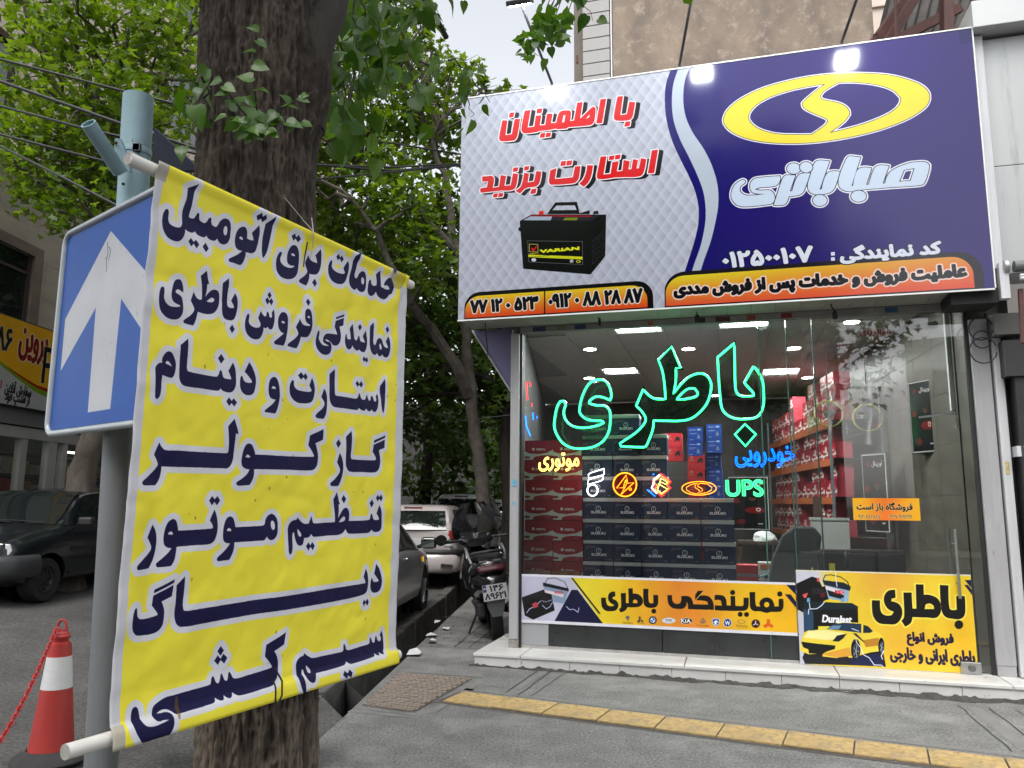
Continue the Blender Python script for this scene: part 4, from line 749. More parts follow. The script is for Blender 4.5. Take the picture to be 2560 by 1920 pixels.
for g in allg:
    cv.fill(g, (.06, .05, .14), .007, eo=True, raw=True); cv.fill(g, (.78, .84, .92), 0, eo=True, raw=True)
sl = cv.tr(traced(SLOGAN)); cv.fill(sl, (.06, .06, .09), .012, raw=True, eo=True, off=(.045, .02)); cv.fill(sl, (.06, .06, .09), .012, raw=True, eo=True, off=(.03, .012)); cv.fill(sl, (.95, .93, .96), .0145, raw=True, eo=True); cv.fill(sl, (.84, .10, .13), .004, raw=True, eo=True)
# battery drawing
def q(pts): return [np.array([(1190+x/4.608, 360+y/4.608) for x, y in pts])]
B = lambda p, c, **k: cv.fill(q(p), c, **k)
B([(505, 890), (640, 815), (1500, 815), (1490, 1290), (1440, 1360), (1320, 1505), (545, 1440), (515, 1010), (490, 1000), (490, 965), (510, 960)], (.045, .045, .06))
B([(1335, 890), (1500, 815), (1490, 1290), (1330, 1420)], (.03, .03, .04)); B([(520, 882), (640, 825), (1420, 825), (1330, 885)], (.13, .13, .17))
B([(545, 880), (640, 830), (880, 835), (860, 882)], (.62, .68, .74)); B([(640, 822), (1330, 826), (1325, 842), (610, 836)], (.6, .08, .12)); B([(1000, 880), (1030, 850), (1180, 850), (1160, 882)], (.45, .5, .1))
cv.fill(q([(820, 810), (915, 675), (1165, 670), (1195, 800), (1310, 765), (1310, 810)])+q([(880, 765), (930, 712), (1140, 708), (1160, 762)]), (.05, .05, .065), eo=True)
B([(725, 775), (778, 770), (782, 812), (725, 815)], (.85, .12, .1)); B([(1355, 780), (1405, 770), (1415, 808), (1350, 812)], (.08, .11, .1))
for i in range(4):
    for j in range(5):
        x = 1340+i*36; y = 1105+j*62-i*32; B([(x, y), (x+26, y-18), (x+26, y+24), (x, y+44)], (.11, .11, .13))
B([(595, 1118), (1225, 1125), (1230, 1390), (610, 1360)], (.02, .02, .03)); cv.stroke([(1190+x/4.608, 360+y/4.608) for x, y in ((595, 1118), (1225, 1125), (1230, 1390), (610, 1360))], .004, (.45, .45, .45), closed=True)
B([(608, 1275), (1228, 1300), (1228, 1333), (608, 1305)], (.82, .84, .12)); cv.stroke([(1190+x/4.608, 360+y/4.608) for x, y in ((615, 1155), (715, 1158), (715, 1245), (615, 1242))], .006, (.75, .7, .4), closed=True)
B([(632, 1200), (655, 1195), (665, 1212), (700, 1170), (716, 1165), (668, 1240), (655, 1238)], (.8, .1, .1))
px_ = lambda x, y: (1190+x/4.608, 360+y/4.608)
for s_, bl, tr, c in (('VARIAN', (735, 1262), (1192, 1180), (.87, .88, .12)), ('GURRANTY', (618, 1272), (730, 1250), (.8, .8, .2)), ('CALCIUM SEALED BATTERY', (620, 1303), (848, 1288), (.1, .1, .05)), ('MAINTENANCE FREE', (1022, 1322), (1212, 1305), (.1, .1, .05))):
    cv.text(s_, px_(*bl), px_(*tr), c, bold=.006 if s_ == 'VARIAN' else .001)
cv.fill([ellipse(*px_(668, 1336), 6, 4.6)], (.8, .8, .85)); cv.fill([ellipse(*px_(1180, 1355), 6, 3.2), ellipse(*px_(1180, 1355), 3.6, 1.6)], (.85, .85, .2), eo=True); cv.rect(*cv.pt(px_(1083, 1335)), *cv.pt(px_(1122, 1368)), (.7, .7, .72))
# orange strips
def grad(y0, y1, c0, c1, x0=0, x1=1, cr=None):
    def f(x, y):
        t = np.clip((y-y0)/(y1-y0), 0, 1)[..., None]; a = np.array(c0, np.float32)*(1-t)+np.array(c1, np.float32)*t
        if cr is not None:
            u = np.clip((x-x0)/(x1-x0), 0, 1)[..., None]; a = a*(1-u*.5)+np.array(cr, np.float32)*u*.5
        return a
    return f
x0, y1 = cv.pt((1163, 797)); x1, _ = cv.pt((1619, 768)); y1 = SH-.012; y0 = cv.pt((1390, 727))[1]
cv.rect(x0-.008, y0-.04, x1+.055, y1+.02, (.05, .04, .06), r=.16, rc=(1, 0, 0, 1)); cv.rect(x0, y0, x1, y1, grad(y0, y1, (.90, .78, .16), (.86, .27, .13)), r=.15, rc=(1, 0, 0, 1)); xm = cv.pt((1362, 750))[0]; cv.rect(xm-.006, y0, xm+.006, y1, (.05, .04, .06))
X0 = cv.pt((1665, 765))[0]; X1 = cv.pt((2436, 715))[0]; Y0 = cv.pt((1900, 676))[1]
cv.rect(X0-.01, Y0-.04, X1+.075, y1+.02, (.09, .06, .11), r=.19, rc=(1, 0, 0, 1)); cv.rect(X0, Y0, X1, y1, grad(Y0, y1, (.88, .85, .16), (.87, .33, .2), X0, X1, (.88, .3, .24)), r=.17, rc=(1, 0, 0, 1))
blk, wh = (.06, .06, .09), (.93, .9, .86)
cv.text('۷۷ ۱۲ ۰ ۵۲۳', (1175, 785), (1347, 739), blk, bold=.011, halo=(wh, .009)); cv.text('۰۹۱۲ ۰ ۸۸ ۲۸ ۸۷', (1371, 772), (1607, 719), blk, bold=.011, halo=(wh, .009))
cv.text('عاملیت فروش و خدمات پس از فروش مددی', (1684, 751), (2416, 658), blk, bold=.012, halo=((.95, .85, .82), .012))
cv.text('کد نمایندگی', (2100, 662), (2352, 597), (.86, .88, .94), bold=.010, halo=((.05, .03, .14), .009))
for y in (635, 648): a = cv.pt((2082, y)); cv.rect(a[0]-.016, a[1]-.016, a[0]+.016, a[1]+.016, (.86, .88, .94))
cv.text('۰۱۲۵۰۰۱۰۷', (1806, 672), (2032, 613), (.86, .88, .94), bold=.012, halo=((.05, .03, .14), .009))
x, y = cv.pt((2395, 66)); cv.rect(x, 0, SW, cv.pt((2410, 110))[1], (.05, .02, .36))
SIGN = cv.material('sign_print', rough=.13, dim=.72, bump=.02, bscale=3, spec=.5, grime=.02)
sg = fthing('shop_sign', 'wide white and purple shop sign board with yellow oval emblem', 'shop sign', SL, -.5, SZ)
sheet('sign_face', SIGN, SW, SH, sg, t=.006)
MB().box(0, SW, .001, .07, 0, SH).build('sign_box', mat('sign_side', (.5, .5, .55), .5), sg)
et = MB(); et.box(-.006, SW+.006, -.012, .08, SH+.001, SH+.014); et.box(SW+.001, SW+.012, -.012, .08, 0, SH); et.build('edge_trim', MATS['white_paint'], sg)
# floodlights on arms over the sign, pointing at it
FLH = mat('floodlight_body', (.05, .05, .055), .5); FLE = mat('floodlight_lens', (1, 1, 1), .3, emit=(.96, 1., .97), estr=32)
def flood(s_, tops, depth, z, label, ds=0., w=.24):
    o = fthing('floodlight', label, 'floodlight', s_, -.5, SZ+SH, 'floodlights on arms over the shop sign')
    e = Vector((ds, -depth, z)); MB().tube([(0, .02, .0), (0, .02, .06), tuple(e)], .014, 10).build('arm', FLH, o, smooth=True)
    n = (Vector((0, 0, -1.1))-Vector((ds*.2, -depth, z))); n = Vector((0, .55, -.83)).normalized(); M = AX(n)
    MB().obox(e+n*.01, (w, w*.72, .05), M).build('housing', FLH, o, bevel=.01); MB().obox(e+n*.038, (w*.86, w*.58, .006), M).build('lens', FLE, o)
    l = bpy.data.lights.new('floodlight_glow', 'AREA'); l.size = .2; l.energy = 2.2; l.color = (.95, 1, .97); l.spread = rad(130); lo = bpy.data.objects.new('floodlight_glow', l); COL.objects.link(lo)
    Rz = Matrix.Rotation(-AZ, 3, 'Z'); wn_ = Rz @ n; lo.location = o.location+Rz @ (e+n*.05); lo.rotation_euler = wn_.to_track_quat('-Z', 'Y').to_euler()
flood(.43, 0, .8, .47, 'floodlight arm over the white left end of the sign, against the sky', ds=-.13); flood(1.74, 0, .8, .41, 'floodlight arm over the middle of the sign, in front of the brown wall', ds=.2); flood(3.25, 0, .8, .33, 'floodlight arm above the yellow oval emblem', ds=.15)
# ---------------------------------------------------------------- window banners and stickers
def plane_map(s0, ztop, d):
    def f(u, v):
        s_, z = S(u, v, d); return s_-s0, ztop-z
    return f
LW, LH = 2.632, .478
cl = Canvas(LW, LH, 420, (.90, .75, .12), plane_map(.004, .836, -.022))
yy, xx = np.mgrid[0:cl.H, 0:cl.W]; X = (xx+.5)/cl.k; Y = (yy+.5)/cl.k
t = np.exp(-((X-1.62)/.42)**2)[..., None]; cl.a[...] = cl.a*(1-t)+np.array([.86, .52, .16])*t; t = np.clip((X-2.05)/.5, 0, 1)[..., None]; cl.a[...] = cl.a*(1-t)+np.array([.91, .69, .1])*t; t = np.clip((1.1-X)/.5, 0, 1)[..., None]; cl.a[...] = cl.a*(1-t)+np.array([.88, .82, .2])*t
g5 = lambda pts: [np.array([(1280+x/3.072, 1380+y/3.072) for x, y in pts])]
cl.fill(g5([(0, 150), (435, 180), (700, 560), (0, 560)]), (.72, .72, .80)); cl.fill(g5([(455, 292), (500, 292), (700, 556), (320, 540)]), (.04, .05, .2)); cl.fill(g5([(443, 190), (457, 190), (680, 476), (664, 476)]), (.03, .03, .1)); cl.fill(g5([(2090, 235), (2180, 235), (2180, 330)]), (.04, .05, .2)); cl.fill(g5([(2095, 325), (2140, 327), (2190, 395), (2190, 440)]), (.04, .05, .2))
cl.fill(g5([(72, 350), (240, 290), (300, 320), (326, 450), (160, 522), (95, 490)]), (.03, .03, .035)); cl.fill(g5([(72, 350), (240, 290), (300, 320), (110, 372)]), (.09, .09, .1)); cl.fill(g5([(235, 245), (400, 290), (430, 300), (400, 400), (320, 385), (300, 320), (245, 290)]), (.5, .58, .68)); cl.fill(g5([(235, 235), (430, 280), (435, 305), (235, 262)]), (.04, .07, .1)); cl.fill(g5([(245, 290), (395, 325), (390, 350), (250, 312)]), (.85, .8, .82))
cl.stroke([(1280+x/3.072, 1380+y/3.072) for x, y in ((250, 245), (270, 205), (330, 200), (400, 230), (430, 285))], .006, (.12, .05, .08)); 
for a in (((110, 470), (130, 440), (180, 415), (220, 375), (260, 385), (300, 370)), ((230, 410), (260, 440), (290, 420), (310, 385)), ((415, 420), (440, 445), (470, 440), (505, 465), (512, 430))): cl.stroke([(1280+x/3.072, 1380+y/3.072) for x, y in a], .006, (.75, .8, .95))
cl.fill(g5([(150, 400), (185, 385), (200, 420), (165, 435)]), (.7, .25, .28)); cl.text('BOSCH', (1280+325/3.072, 1380+322/3.072), (1280+388/3.072, 1380+302/3.072), (.75, .1, .15), bold=.001); cl.text('3000', (1280+215/3.072, 1380+405/3.072), (1280+290/3.072, 1380+350/3.072), (.2, .16, .18))
cl.fill(traced(LOW_TEXT), (.035, .03, .02), eo=True)
cl.fill([ellipse(1480+x/4.254, 1420+y/4.254, r/4.254, r/4.254) for x, y, r in LOW_DOTS], (.035, .03, .02)); cl.fill([ellipse(1480+1857/4.254, 1420+392/4.254, 6.5, 6.8)], (.90, .70, .1)); cl.stroke([(1480+1185/4.254, 1420+248/4.254), (1480+1100/4.254, 1420+342/4.254)], .006, (.85, .7, .3))
P4 = lambda x, y: (1480+x/4.254, 1420+y/4.254)
for x, y, c, rr in ((645, 558, (.08, .1, .25), 42), (645, 558, (.8, .85, .9), 28), (1440, 585, (.8, .85, .9), 46), (1440, 585, (.08, .15, .4), 40), (1740, 595, (.22, .06, .1), 46)): cl.fill([ellipse(*P4(x, y), rr/4.254, rr/4.254)], c)
cl.fill([np.array([P4(645, 558), P4(645, 530), P4(673, 558)]), np.array([P4(645, 558), P4(645, 586), P4(617, 558)])], (.1, .3, .6)); cl.fill([ellipse(*P4(815, 562), 17, 7.5)], (.75, .8, .85)); cl.fill([ellipse(*P4(815, 562), 14, 5.5)], (.85, .86, .86)); cl.fill([ellipse(*P4(1000, 566), 16, 7.8)], (.8, .8, .8)); cl.fill([ellipse(*P4(1000, 566), 15, 6.9)], (.02, .02, .03))
cl.text('KIA', P4(945, 585), P4(1050, 545), (.95, .95, .95), bold=.002); cl.text('W', P4(1412, 612), P4(1468, 565), (.9, .92, .95), bold=.002)
cl.fill([np.array([P4(*p) for p in ((1272, 545), (1315, 535), (1358, 545), (1352, 600), (1318, 630), (1280, 600))])], (.75, .8, .85)); cl.fill([np.array([P4(*p) for p in ((1280, 552), (1315, 544), (1350, 552), (1344, 595), (1318, 620), (1288, 595))])], (.1, .25, .5)); cl.fill([np.array([P4(*p) for p in ((1290, 580), (1318, 555), (1340, 575), (1322, 590), (1325, 612), (1305, 605), (1300, 590))])], (.9, .92, .95))
for tx, y0_, y1_ in ((505, 510, 580), (0, 0, 0)):
    if tx: 
        for a in (((505, 510), (520, 535), (505, 560), (490, 535)), ((475, 580), (490, 552), (515, 556), (510, 580)), ((525, 545), (550, 580), (525, 580), (515, 560))): cl.fill([np.array([P4(*p) for p in a])], (.25, .24, .2))
cl.fill([np.array([P4(*p) for p in ((355, 520), (385, 508), (400, 530), (385, 550), (392, 568), (370, 560), (375, 540), (355, 545))])], (.35, .38, .4)); cl.fill([np.array([P4(*p) for p in a]) for a in (((1140, 580), (1178, 530), (1215, 580), (1205, 583), (1178, 552), (1150, 583)), ((1150, 592), (1178, 560), (1205, 592)))], (.45, .4, .33)); cl.fill([ellipse(*P4(1588, 575), 10, 5.5), ellipse(*P4(1588, 575), 7.5, 3.8)], (.62, .5, .3), eo=True)
for a in range(3):
    an = rad(90+120*a); cl.stroke([P4(1740, 595), P4(1740+30*math.cos(an), 595-30*math.sin(an))], .006, (.9, .9, .9)); cl.stroke([P4(1876+8*math.cos(an), 602-8*math.sin(an)), P4(1876+44*math.cos(an), 602-44*math.sin(an))], .03, (.83, .36, .1))
for s_, a, b in (('PEUGEOT', (322, 596), (440, 580)), ('CITROËN', (1110, 622), (1240, 606)), ('TOYOTA', (1530, 635), (1655, 612)), ('MITSUBISHI', (475, 596), (553, 586)), ('MVM', (780, 578), (850, 545))): cl.text(s_, P4(*a), P4(*b), (.3, .22, .16), bold=.0008)
cl.rect(0, 0, LW, .022, (.85, .85, .88)); cl.rect(0, LH-.028, LW, LH, (.85, .85, .88))
wb = fthing('window_banner', 'long yellow banner with car maker logos stuck along the window bottom', 'banner', .004, -.004, .358)
sheet('printed_vinyl', cl.material('low_banner_print', rough=.38, bump=.05, bscale=6), LW, LH, wb, t=.003)
RW, RZ0, RZ1 = 1.45, .118, .955
cr = Canvas(RW, RZ1-RZ0, 520, (.90, .80, .18), plane_map(2.645, RZ1, -.03))
yy, xx = np.mgrid[0:cr.H, 0:cr.W]; X = (xx+.5)/cr.k; Y = (yy+.5)/cr.k
for cx, cy, rx, ry, c in ((.75, .02, .3, .35, (.87, .62, .25)), (.9, .62, .35, .2, (.88, .66, .2)), (1.35, .5, .15, .4, (.89, .68, .14))):
    t = np.exp(-((X-cx)/rx)**2-((Y-cy)/ry)**2)[..., None]*.8; cr.a[...] = cr.a*(1-t)+np.array(c)*t
t = np.clip((.3-X)/.12, 0, 1)[..., None]*np.clip((.25-Y)/.1+.2, 0, 1)[..., None]; cr.a[...] = cr.a*(1-t)+np.array([.78, .78, .84])*t; t = np.clip((.1-X)/.05, 0, 1)[..., None]*np.clip((Y-.3)/.1, 0, 1)[..., None]; cr.a[...] = cr.a*(1-t)+np.array([.75, .75, .8])*t
G = lambda *p: [np.array([(1980+x/4.608, 1410+y/4.608) for x, y in p])]; g1 = lambda x, y: (1980+x/4.608, 1410+y/4.608)
cr.fill(G((45, 230), (230, 145), (300, 165), (420, 400), (130, 560), (55, 520)), (.035, .035, .045)); cr.fill(G((240, 330), (380, 250), (425, 410), (260, 430)), (.02, .02, .025)); cr.text('3000', g1(235, 345), g1(365, 285), (.25, .2, .22)); cr.fill(G((325, 345), (380, 320), (385, 370), (335, 395)), (.35, .08, .1)); cr.fill(G((285, 165), (315, 160), (320, 205), (290, 205)), (.8, .3, .3)); cr.fill(G((120, 355), (185, 330), (165, 390), (145, 395)), (.85, .35, .32))
cr.fill(G((350, 190), (640, 245), (660, 320), (650, 440), (420, 400), (385, 260)), (.55, .68, .78)); cr.fill(G((350, 185), (600, 215), (680, 260), (670, 310), (370, 240)), (.06, .12, .17)); cr.fill(G((385, 252), (605, 315), (600, 358), (395, 290)), (.88, .82, .85)); cr.fill(G((405, 300), (600, 360), (600, 412), (430, 370)), (.05, .05, .06)); cr.text('BOSCH', g1(498, 345), g1(598, 305), (.8, .15, .2), bold=.002, shear=-.0)
cr.stroke([g1(*p) for p in ((360, 180), (385, 130), (450, 125), (560, 150), (640, 205), (660, 260))], .008, (.05, .06, .08))
cr.fill(G((130, 470), (240, 440), (690, 450), (760, 490), (765, 690), (140, 780)), (.03, .035, .045)); cr.fill(G((130, 450), (200, 430), (690, 455), (755, 490), (755, 520), (240, 530), (130, 520)), (.06, .12, .15)); cr.fill(G((130, 520), (245, 545), (250, 770), (140, 785)), (.14, .27, .37)); cr.fill(G((175, 395), (205, 390), (210, 440), (170, 440)), (.4, .62, .75)); cr.fill(G((570, 390), (600, 388), (605, 440), (565, 440)), (.4, .62, .75))
cr.text('Duralast', g1(345, 675), g1(690, 598), (.92, .92, .94), bold=.0045, shear=.2); cr.fill(G((303, 718), (480, 718), (480, 760), (303, 760)), (.9, .85, .25))
cr.fill(G((150, 1010), (350, 1000), (700, 1020), (1050, 1000), (1085, 1185), (750, 1170), (150, 1150), (120, 1080)), (.06, .06, .09)); cr.fill(G((680, 1080), (1000, 1030), (1085, 1185), (680, 1165)), (.05, .08, .26))
BY = (.90, .80, .25); cr.fill(G((105, 890), (140, 790), (190, 765), (290, 775), (390, 755), (470, 700), (560, 675), (740, 675), (850, 700), (940, 770), (1020, 800), (1060, 860), (1050, 1000), (900, 1020), (700, 1080), (660, 1082), (620, 1045), (520, 1085), (350, 1065), (360, 1035), (190, 1040), (95, 1000)), BY); cr.fill(G((190, 770), (390, 760), (620, 800), (560, 850), (420, 880), (130, 850)), (.93, .9, .6)); cr.fill(G((820, 880), (1000, 850), (1000, 940), (850, 960)), (.72, .5, .15)); cr.fill(G((340, 1040), (660, 960), (690, 1060), (520, 1080)), (.83, .6, .2))
cr.fill(G((395, 750), (480, 695), (600, 678), (800, 690), (800, 795), (600, 770)), (.10, .2, .3)); cr.fill(G((400, 750), (470, 710), (570, 710), (540, 755)), (.4, .55, .66)); cr.fill(G((825, 700), (880, 720), (935, 775), (900, 795), (820, 795)), (.07, .13, .2)); cr.fill(G((105, 895), (300, 920), (500, 940), (495, 980), (400, 1010), (350, 1040), (195, 1030), (190, 985), (130, 960)), (.03, .03, .035)); cr.fill(G((468, 890), (520, 825), (635, 803), (590, 860), (540, 895)), (.08, .1, .12)); cr.fill(G((700, 800), (740, 800), (840, 900), (830, 905)), (.05, .08, .12))
for cx, cy, rx, ry in ((735, 985, 55, 120), (1030, 945, 35, 95)): cr.fill([ellipse(*g1(cx, cy), rx/4.6, ry/4.6)], (.02, .02, .025)); cr.fill([ellipse(*g1(cx+5, cy+20), rx*.62/4.6, ry*.68/4.6)], (.35, .4, .46)); cr.fill([ellipse(*g1(cx+5, cy+20), rx*.5/4.6, ry*.56/4.6)], (.05, .06, .08)); [cr.stroke([g1(cx+5, cy+20), g1(cx+5+rx*.55*math.cos(a), cy+20+ry*.6*math.sin(a))], .006, (.6, .64, .7)) for a in np.arange(5)*1.257]
for a in (((735, 850), (745, 905), (790, 960), (830, 1050), (890, 1080), (950, 1165), (1030, 1165), (1050, 1185)), ((200, 450), (210, 520), (290, 515), (340, 480), (375, 440)), ((1060, 1000), (1030, 1060), (1045, 1100)), ((195, 520), (190, 580)), ((500, 100), (510, 200), (520, 260)), ((690, 745), (720, 755), (770, 775))): cr.stroke([g1(*p) for p in a], .007, (.86, .88, .96))
rt = traced(RIGHT_TEXT); rd = [ellipse(1980+1925/4.608, 1410+700/4.608, 50/4.608, 51/4.608)]; cr.fill(rt, (.93, .86, .35), .014); cr.fill(rt, (.03, .028, .02), eo=True); cr.fill(rd, (.03, .028, .02))
cr.text('فروش انواع', (2268, 1615), (2384, 1584), (.10, .05, .2), bold=.006, shear=0); cr.text('باطری ایرانی و خارجی', (2226, 1657), (2437, 1627), (.10, .05, .2), bold=.006)
cr.fill(G((1990, 185), (2088, 185), (2092, 305)), (.05, .08, .24)); cr.fill(G((1985, 240), (2030, 242), (2095, 320), (2098, 385)), (.05, .08, .24)); cr.rect(0, 0, RW, .012, (.85, .83, .75))
rb = fthing('door_banner', 'yellow battery banner with a sports car on the glass door', 'banner', 2.645, -.02, RZ0)
sheet('printed_vinyl', cr.material('door_banner_print', rough=.38, bump=.05, bscale=6), RW, RZ1-RZ0, rb, t=.003)
ow, oz = .56, .20; s_, z_ = S(2131, 1245, -.02)
co = Canvas(ow, oz, 700, (.90, .66, .1), plane_map(s_, z_, -.02)); yy, xx = np.mgrid[0:co.H, 0:co.W]; X = (xx+.5)/co.k; t = np.exp(-((X-.28)/.14)**2)[..., None]; co.a[...] = co.a*(1-t)+np.array([.88, .45, .12])*t
co.text('فروشگاه باز است', (2142, 1279), (2281, 1256), (.04, .03, .03), bold=.003, halo=((.9, .75, .5), .003)); co.text('۰۹۱۲۰۸۸۲۸۸۷', (2144, 1297), (2201, 1287), (.3, .12, .04), bold=.001, halo=((.95, .85, .6), .002)); co.text('۰۹۳۷۰۹۱۹۲۳۶', (2222, 1297), (2280, 1287), (.3, .12, .04), bold=.001, halo=((.95, .85, .6), .002))
os_ = fthing('open_sticker', 'small yellow and orange sticker on the door glass', 'sticker', s_, -.016, z_-oz); sheet('printed_vinyl', co.material('open_sticker_print', rough=.35), ow, oz, os_, t=.002)
# cut-out lettering high on the door glass
def glyph_mesh(polys, name, m, grow=0., d=0., t=.003, ppu=900):
    """letters as real cut-out shapes: outline polygons with thickness, on the facade plane at depth d"""
    cu = bpy.data.curves.new(name, 'CURVE'); cu.dimensions = '2D'; cu.fill_mode = 'BOTH'; cu.extrude = t/2; cu.offset = grow
    for p in polys:
        sp = cu.splines.new('POLY'); sp.points.add(len(p)-1); sp.use_cyclic_u = True
        for i, (x, y) in enumerate(p): sp.points[i].co = (x, y, 0, 1)
    o = bpy.data.objects.new(name, cu); COL.objects.link(o); dg = bpy.context.evaluated_depsgraph_get()
    me = bpy.data.meshes.new_from_object(o.evaluated_get(dg)); bpy.data.objects.remove(o); bpy.data.curves.remove(cu)
    me.transform(Matrix(((1, 0, 0, 0), (0, 0, -1, 0), (0, 1, 0, 0), (0, 0, 0, 1)))); me.materials.append(m); return me
a, b = S(2150, 841, -.02); c, d_ = S(2228, 822, -.02); P = fit(outlines('هوالرزاق'), 0, 0, c-a, -(d_-b)); P = [np.stack([p[:, 0], -p[:, 1]], 1)+np.array([0, (d_-b)]) for p in fit(outlines('هوالرزاق'), 0, 0, c-a, d_-b)]
o = fthing('door_lettering', 'dark red lettering with a pale outline high on the door glass', 'lettering', a, -.018, b)
link('letter_outline', glyph_mesh(P, 'letter_outline', mat('lettering_pale', (.5, .38, .36), .5), grow=.012, t=.001), o); link('letters', glyph_mesh(P, 'letters', mat('lettering_red', (.13, .015, .02), .5), grow=.003, t=.003), o)
# ---------------------------------------------------------------- neon signs inside the window
def neon_mat(name, c, s_): return mat(name, c, .4, emit=c, estr=s_)
NG = neon_mat('neon_green', (.03, .85, .22), 2.6); NGC = neon_mat('neon_green_core', (.45, 1., .6), 2.2)
def px_path(P, d, s0, z0):
    out = []
    for u, v in P:
        s_, z = S(u, v, d); out.append(Vector((s_-s0, 0, z-z0)))
    return out
def resamp(P, step):
    P = [Vector(p) for p in P]; out = [P[0]]; 
    for p in P[1:]+[P[0]]:
        if (p-out[-1]).length >= step: out.append(p)
    if (out[-1]-out[0]).length < step*.5: out.pop()
    return out
D0 = .2; ox, oy, sc0, polys = NEON_BIG
big = fthing('neon_sign', 'large green neon word hanging across the shop window', 'neon sign', .33, D0, 2.17)
for i, p in enumerate(polys):
    sp = smooth_poly(p, ox, oy, sc0, sub=6); path = px_path(sp, D0, .33, 2.17)
    MB().tube(resamp(path, .012), .0105, 8, closed=True).build('neon_tube', NGC if 0 else NG, big, smooth=True)
    if i in (1, 4, 0, 3):
        P = [np.array([(q.x, q.z) for q in path])]
        if i == 1: P.append(np.array([(q.x, q.z) for q in px_path(smooth_poly(polys[2], ox, oy, sc0), D0, .33, 2.17)])); 
        bm_ = mat('neon_backing_black', (.004, .007, .005), .25) if i in (1, 4) else glass('neon_acrylic', (.62, .72, .66), base=.05)
        me = glyph_mesh(P, 'backing_plate', bm_, grow=.02 if i == 1 else .015, t=.004); bo = link('backing_plate', me, big); bo.location = (0, .02, 0)
for u0, v0, u1, v1 in ((1635, 812, 1634, 900), (1668, 840, 1678, 866)):
    a = px_path([(u0, v0), (u1, v1)], D0, .33, 2.17); MB().tube(a, .0025, 5).build('hanging_wire', mat('clear_wire', (.5, .5, .5), .4), big)
def neon_text(txt, bl, tr, d, m, r, name_label, back=True, scale=1.):
    a = S(*bl, d); b = S(*tr, d); w, h = b[0]-a[0], b[1]-a[1]
    o = fthing('neon_sign', name_label, 'neon sign', a[0], d, a[1])
    P = [np.stack([p[:, 0], h-p[:, 1]], 1) for p in fit(outlines(txt), 0, 0, w, h)]
    for p in P: MB().tube(resamp([Vector((x, 0, z)) for x, z in p], r*.8), r, 6, closed=True).build('neon_tube', m, o)
    if back: bo = link('backing_plate', glyph_mesh(P, 'backing_plate', mat('neon_backing_'+m.name, tuple(c*.06 for c in m.node_tree.nodes['Principled BSDF'].inputs['Base Color'].default_value[:3]), .4), grow=.01, t=.003), o); bo.location = (0, .012, 0)
    return o
D1 = .17
neon_text('موتوری', (1347, 1178), (1447, 1132), D1, neon_mat('neon_yellow', (1., .72, .16), 1.9), .0042, 'small yellow neon word in front of the red boxes')
neon_text('خودرویی', (1839, 1168), (1985, 1115), D1, neon_mat('neon_blue', (.0, .12, 1.), 2.8), .0045, 'small blue neon word right of the green diamond')
neon_text('UPS', (1816, 1240), (1906, 1200), D1, neon_mat('neon_mint', (.05, 1., .25), 1.8), .0068, 'mint green neon letters UPS')
def neon_paths(label, u0, v0, items):
    s0, z0 = S(u0, v0, D1); o = fthing('neon_sign', label, 'neon sign', s0, D1, z0)
    for m, r, pts, closed in items: MB().tube(resamp(px_path(pts, D1, s0, z0), .006) if closed else px_path(pts, D1, s0, z0), r, 6, closed=closed).build('neon_tube', m, o)
    return o, s0, z0
T = lambda *p: [(1300+x/5.53, 1080+y/5.53) for x, y in p]; NW = neon_mat('neon_white', (.9, .88, 1.), 1.9); NO = neon_mat('neon_orange', (1., .28, .01), 2.0); NR = neon_mat('neon_red', (1., .01, .02), 2.); NY = MATS['neon_yellow']; NB = MATS['neon_blue']
neon_paths('white neon emblem of two slanted bars over a ring', 1480, 1236, [(NW, .006, T((945, 590), (975, 565), (1165, 505), (1160, 585), (1130, 600), (950, 645)), True), (NW, .006, T((945, 660), (1000, 640), (1150, 600), (1150, 650), (1120, 675), (935, 730)), True), (NW, .008, [tuple(p) for p in ellipse(1300+1003/5.53, 1080+805/5.53, 13, 14, 24)], True)])
o, s0, z0 = neon_paths('round orange neon emblem with a lightning bolt', 1562, 1240, [(NO, .007, [tuple(p) for p in ellipse(1300+1450/5.53, 1080+728/5.53, 29, 29.5, 36)], True), (NO, .0045, T((1470, 595), (1335, 775), (1430, 770), (1445, 700), (1480, 660)), True), (NO, .0045, T((1475, 710), (1575, 700), (1395, 865), (1440, 780)), True), (NO, .004, [tuple(p) for p in ellipse(1300+1525/5.53, 1080+790/5.53, 3, 3, 10)], True), (NO, .004, [tuple(p) for p in ellipse(1300+1470/5.53, 1080+680/5.53, 3, 3, 10)], True)])
MB().lathe([(.0001, 0), (.115, 0), (.115, .004), (.0001, .004)], (S(1300+1450/5.53, 1080+728/5.53, D1)[0]-s0, .014, S(1300+1450/5.53, 1080+728/5.53, D1)[1]-z0), 30, AX((0, 1, 0))).build('backing_plate', mat('neon_disc_maroon', (.12, .01, .005), .4), o)
neon_paths('red and yellow diamond neon emblem with a blue edge', 1640, 1243, [(NR, .0065, T((1945, 575), (2090, 690), (2045, 735), (2085, 770), (1955, 895), (1850, 790), (1885, 745), (1830, 690)), True), (NY, .005, T((1950, 640), (2045, 700), (2010, 720), (1960, 695), (1910, 715), (2040, 790), (1955, 850), (1900, 800)), True), (NO, .004, T((1945, 600), (2070, 690), (2025, 735), (2065, 775), (1955, 870), (1870, 790), (1905, 745), (1850, 690)), True), (NW, .009, T((1935, 590), (1850, 660), (1845, 720), (1820, 770), (1895, 850)), False), (NB, .006, T((1860, 580), (1830, 590)), False), (NB, .006, T((1755, 795), (1870, 890)), False)])
E2 = lambda *p: [(1660+x/5.53, 1040+y/5.53) for x, y in p]
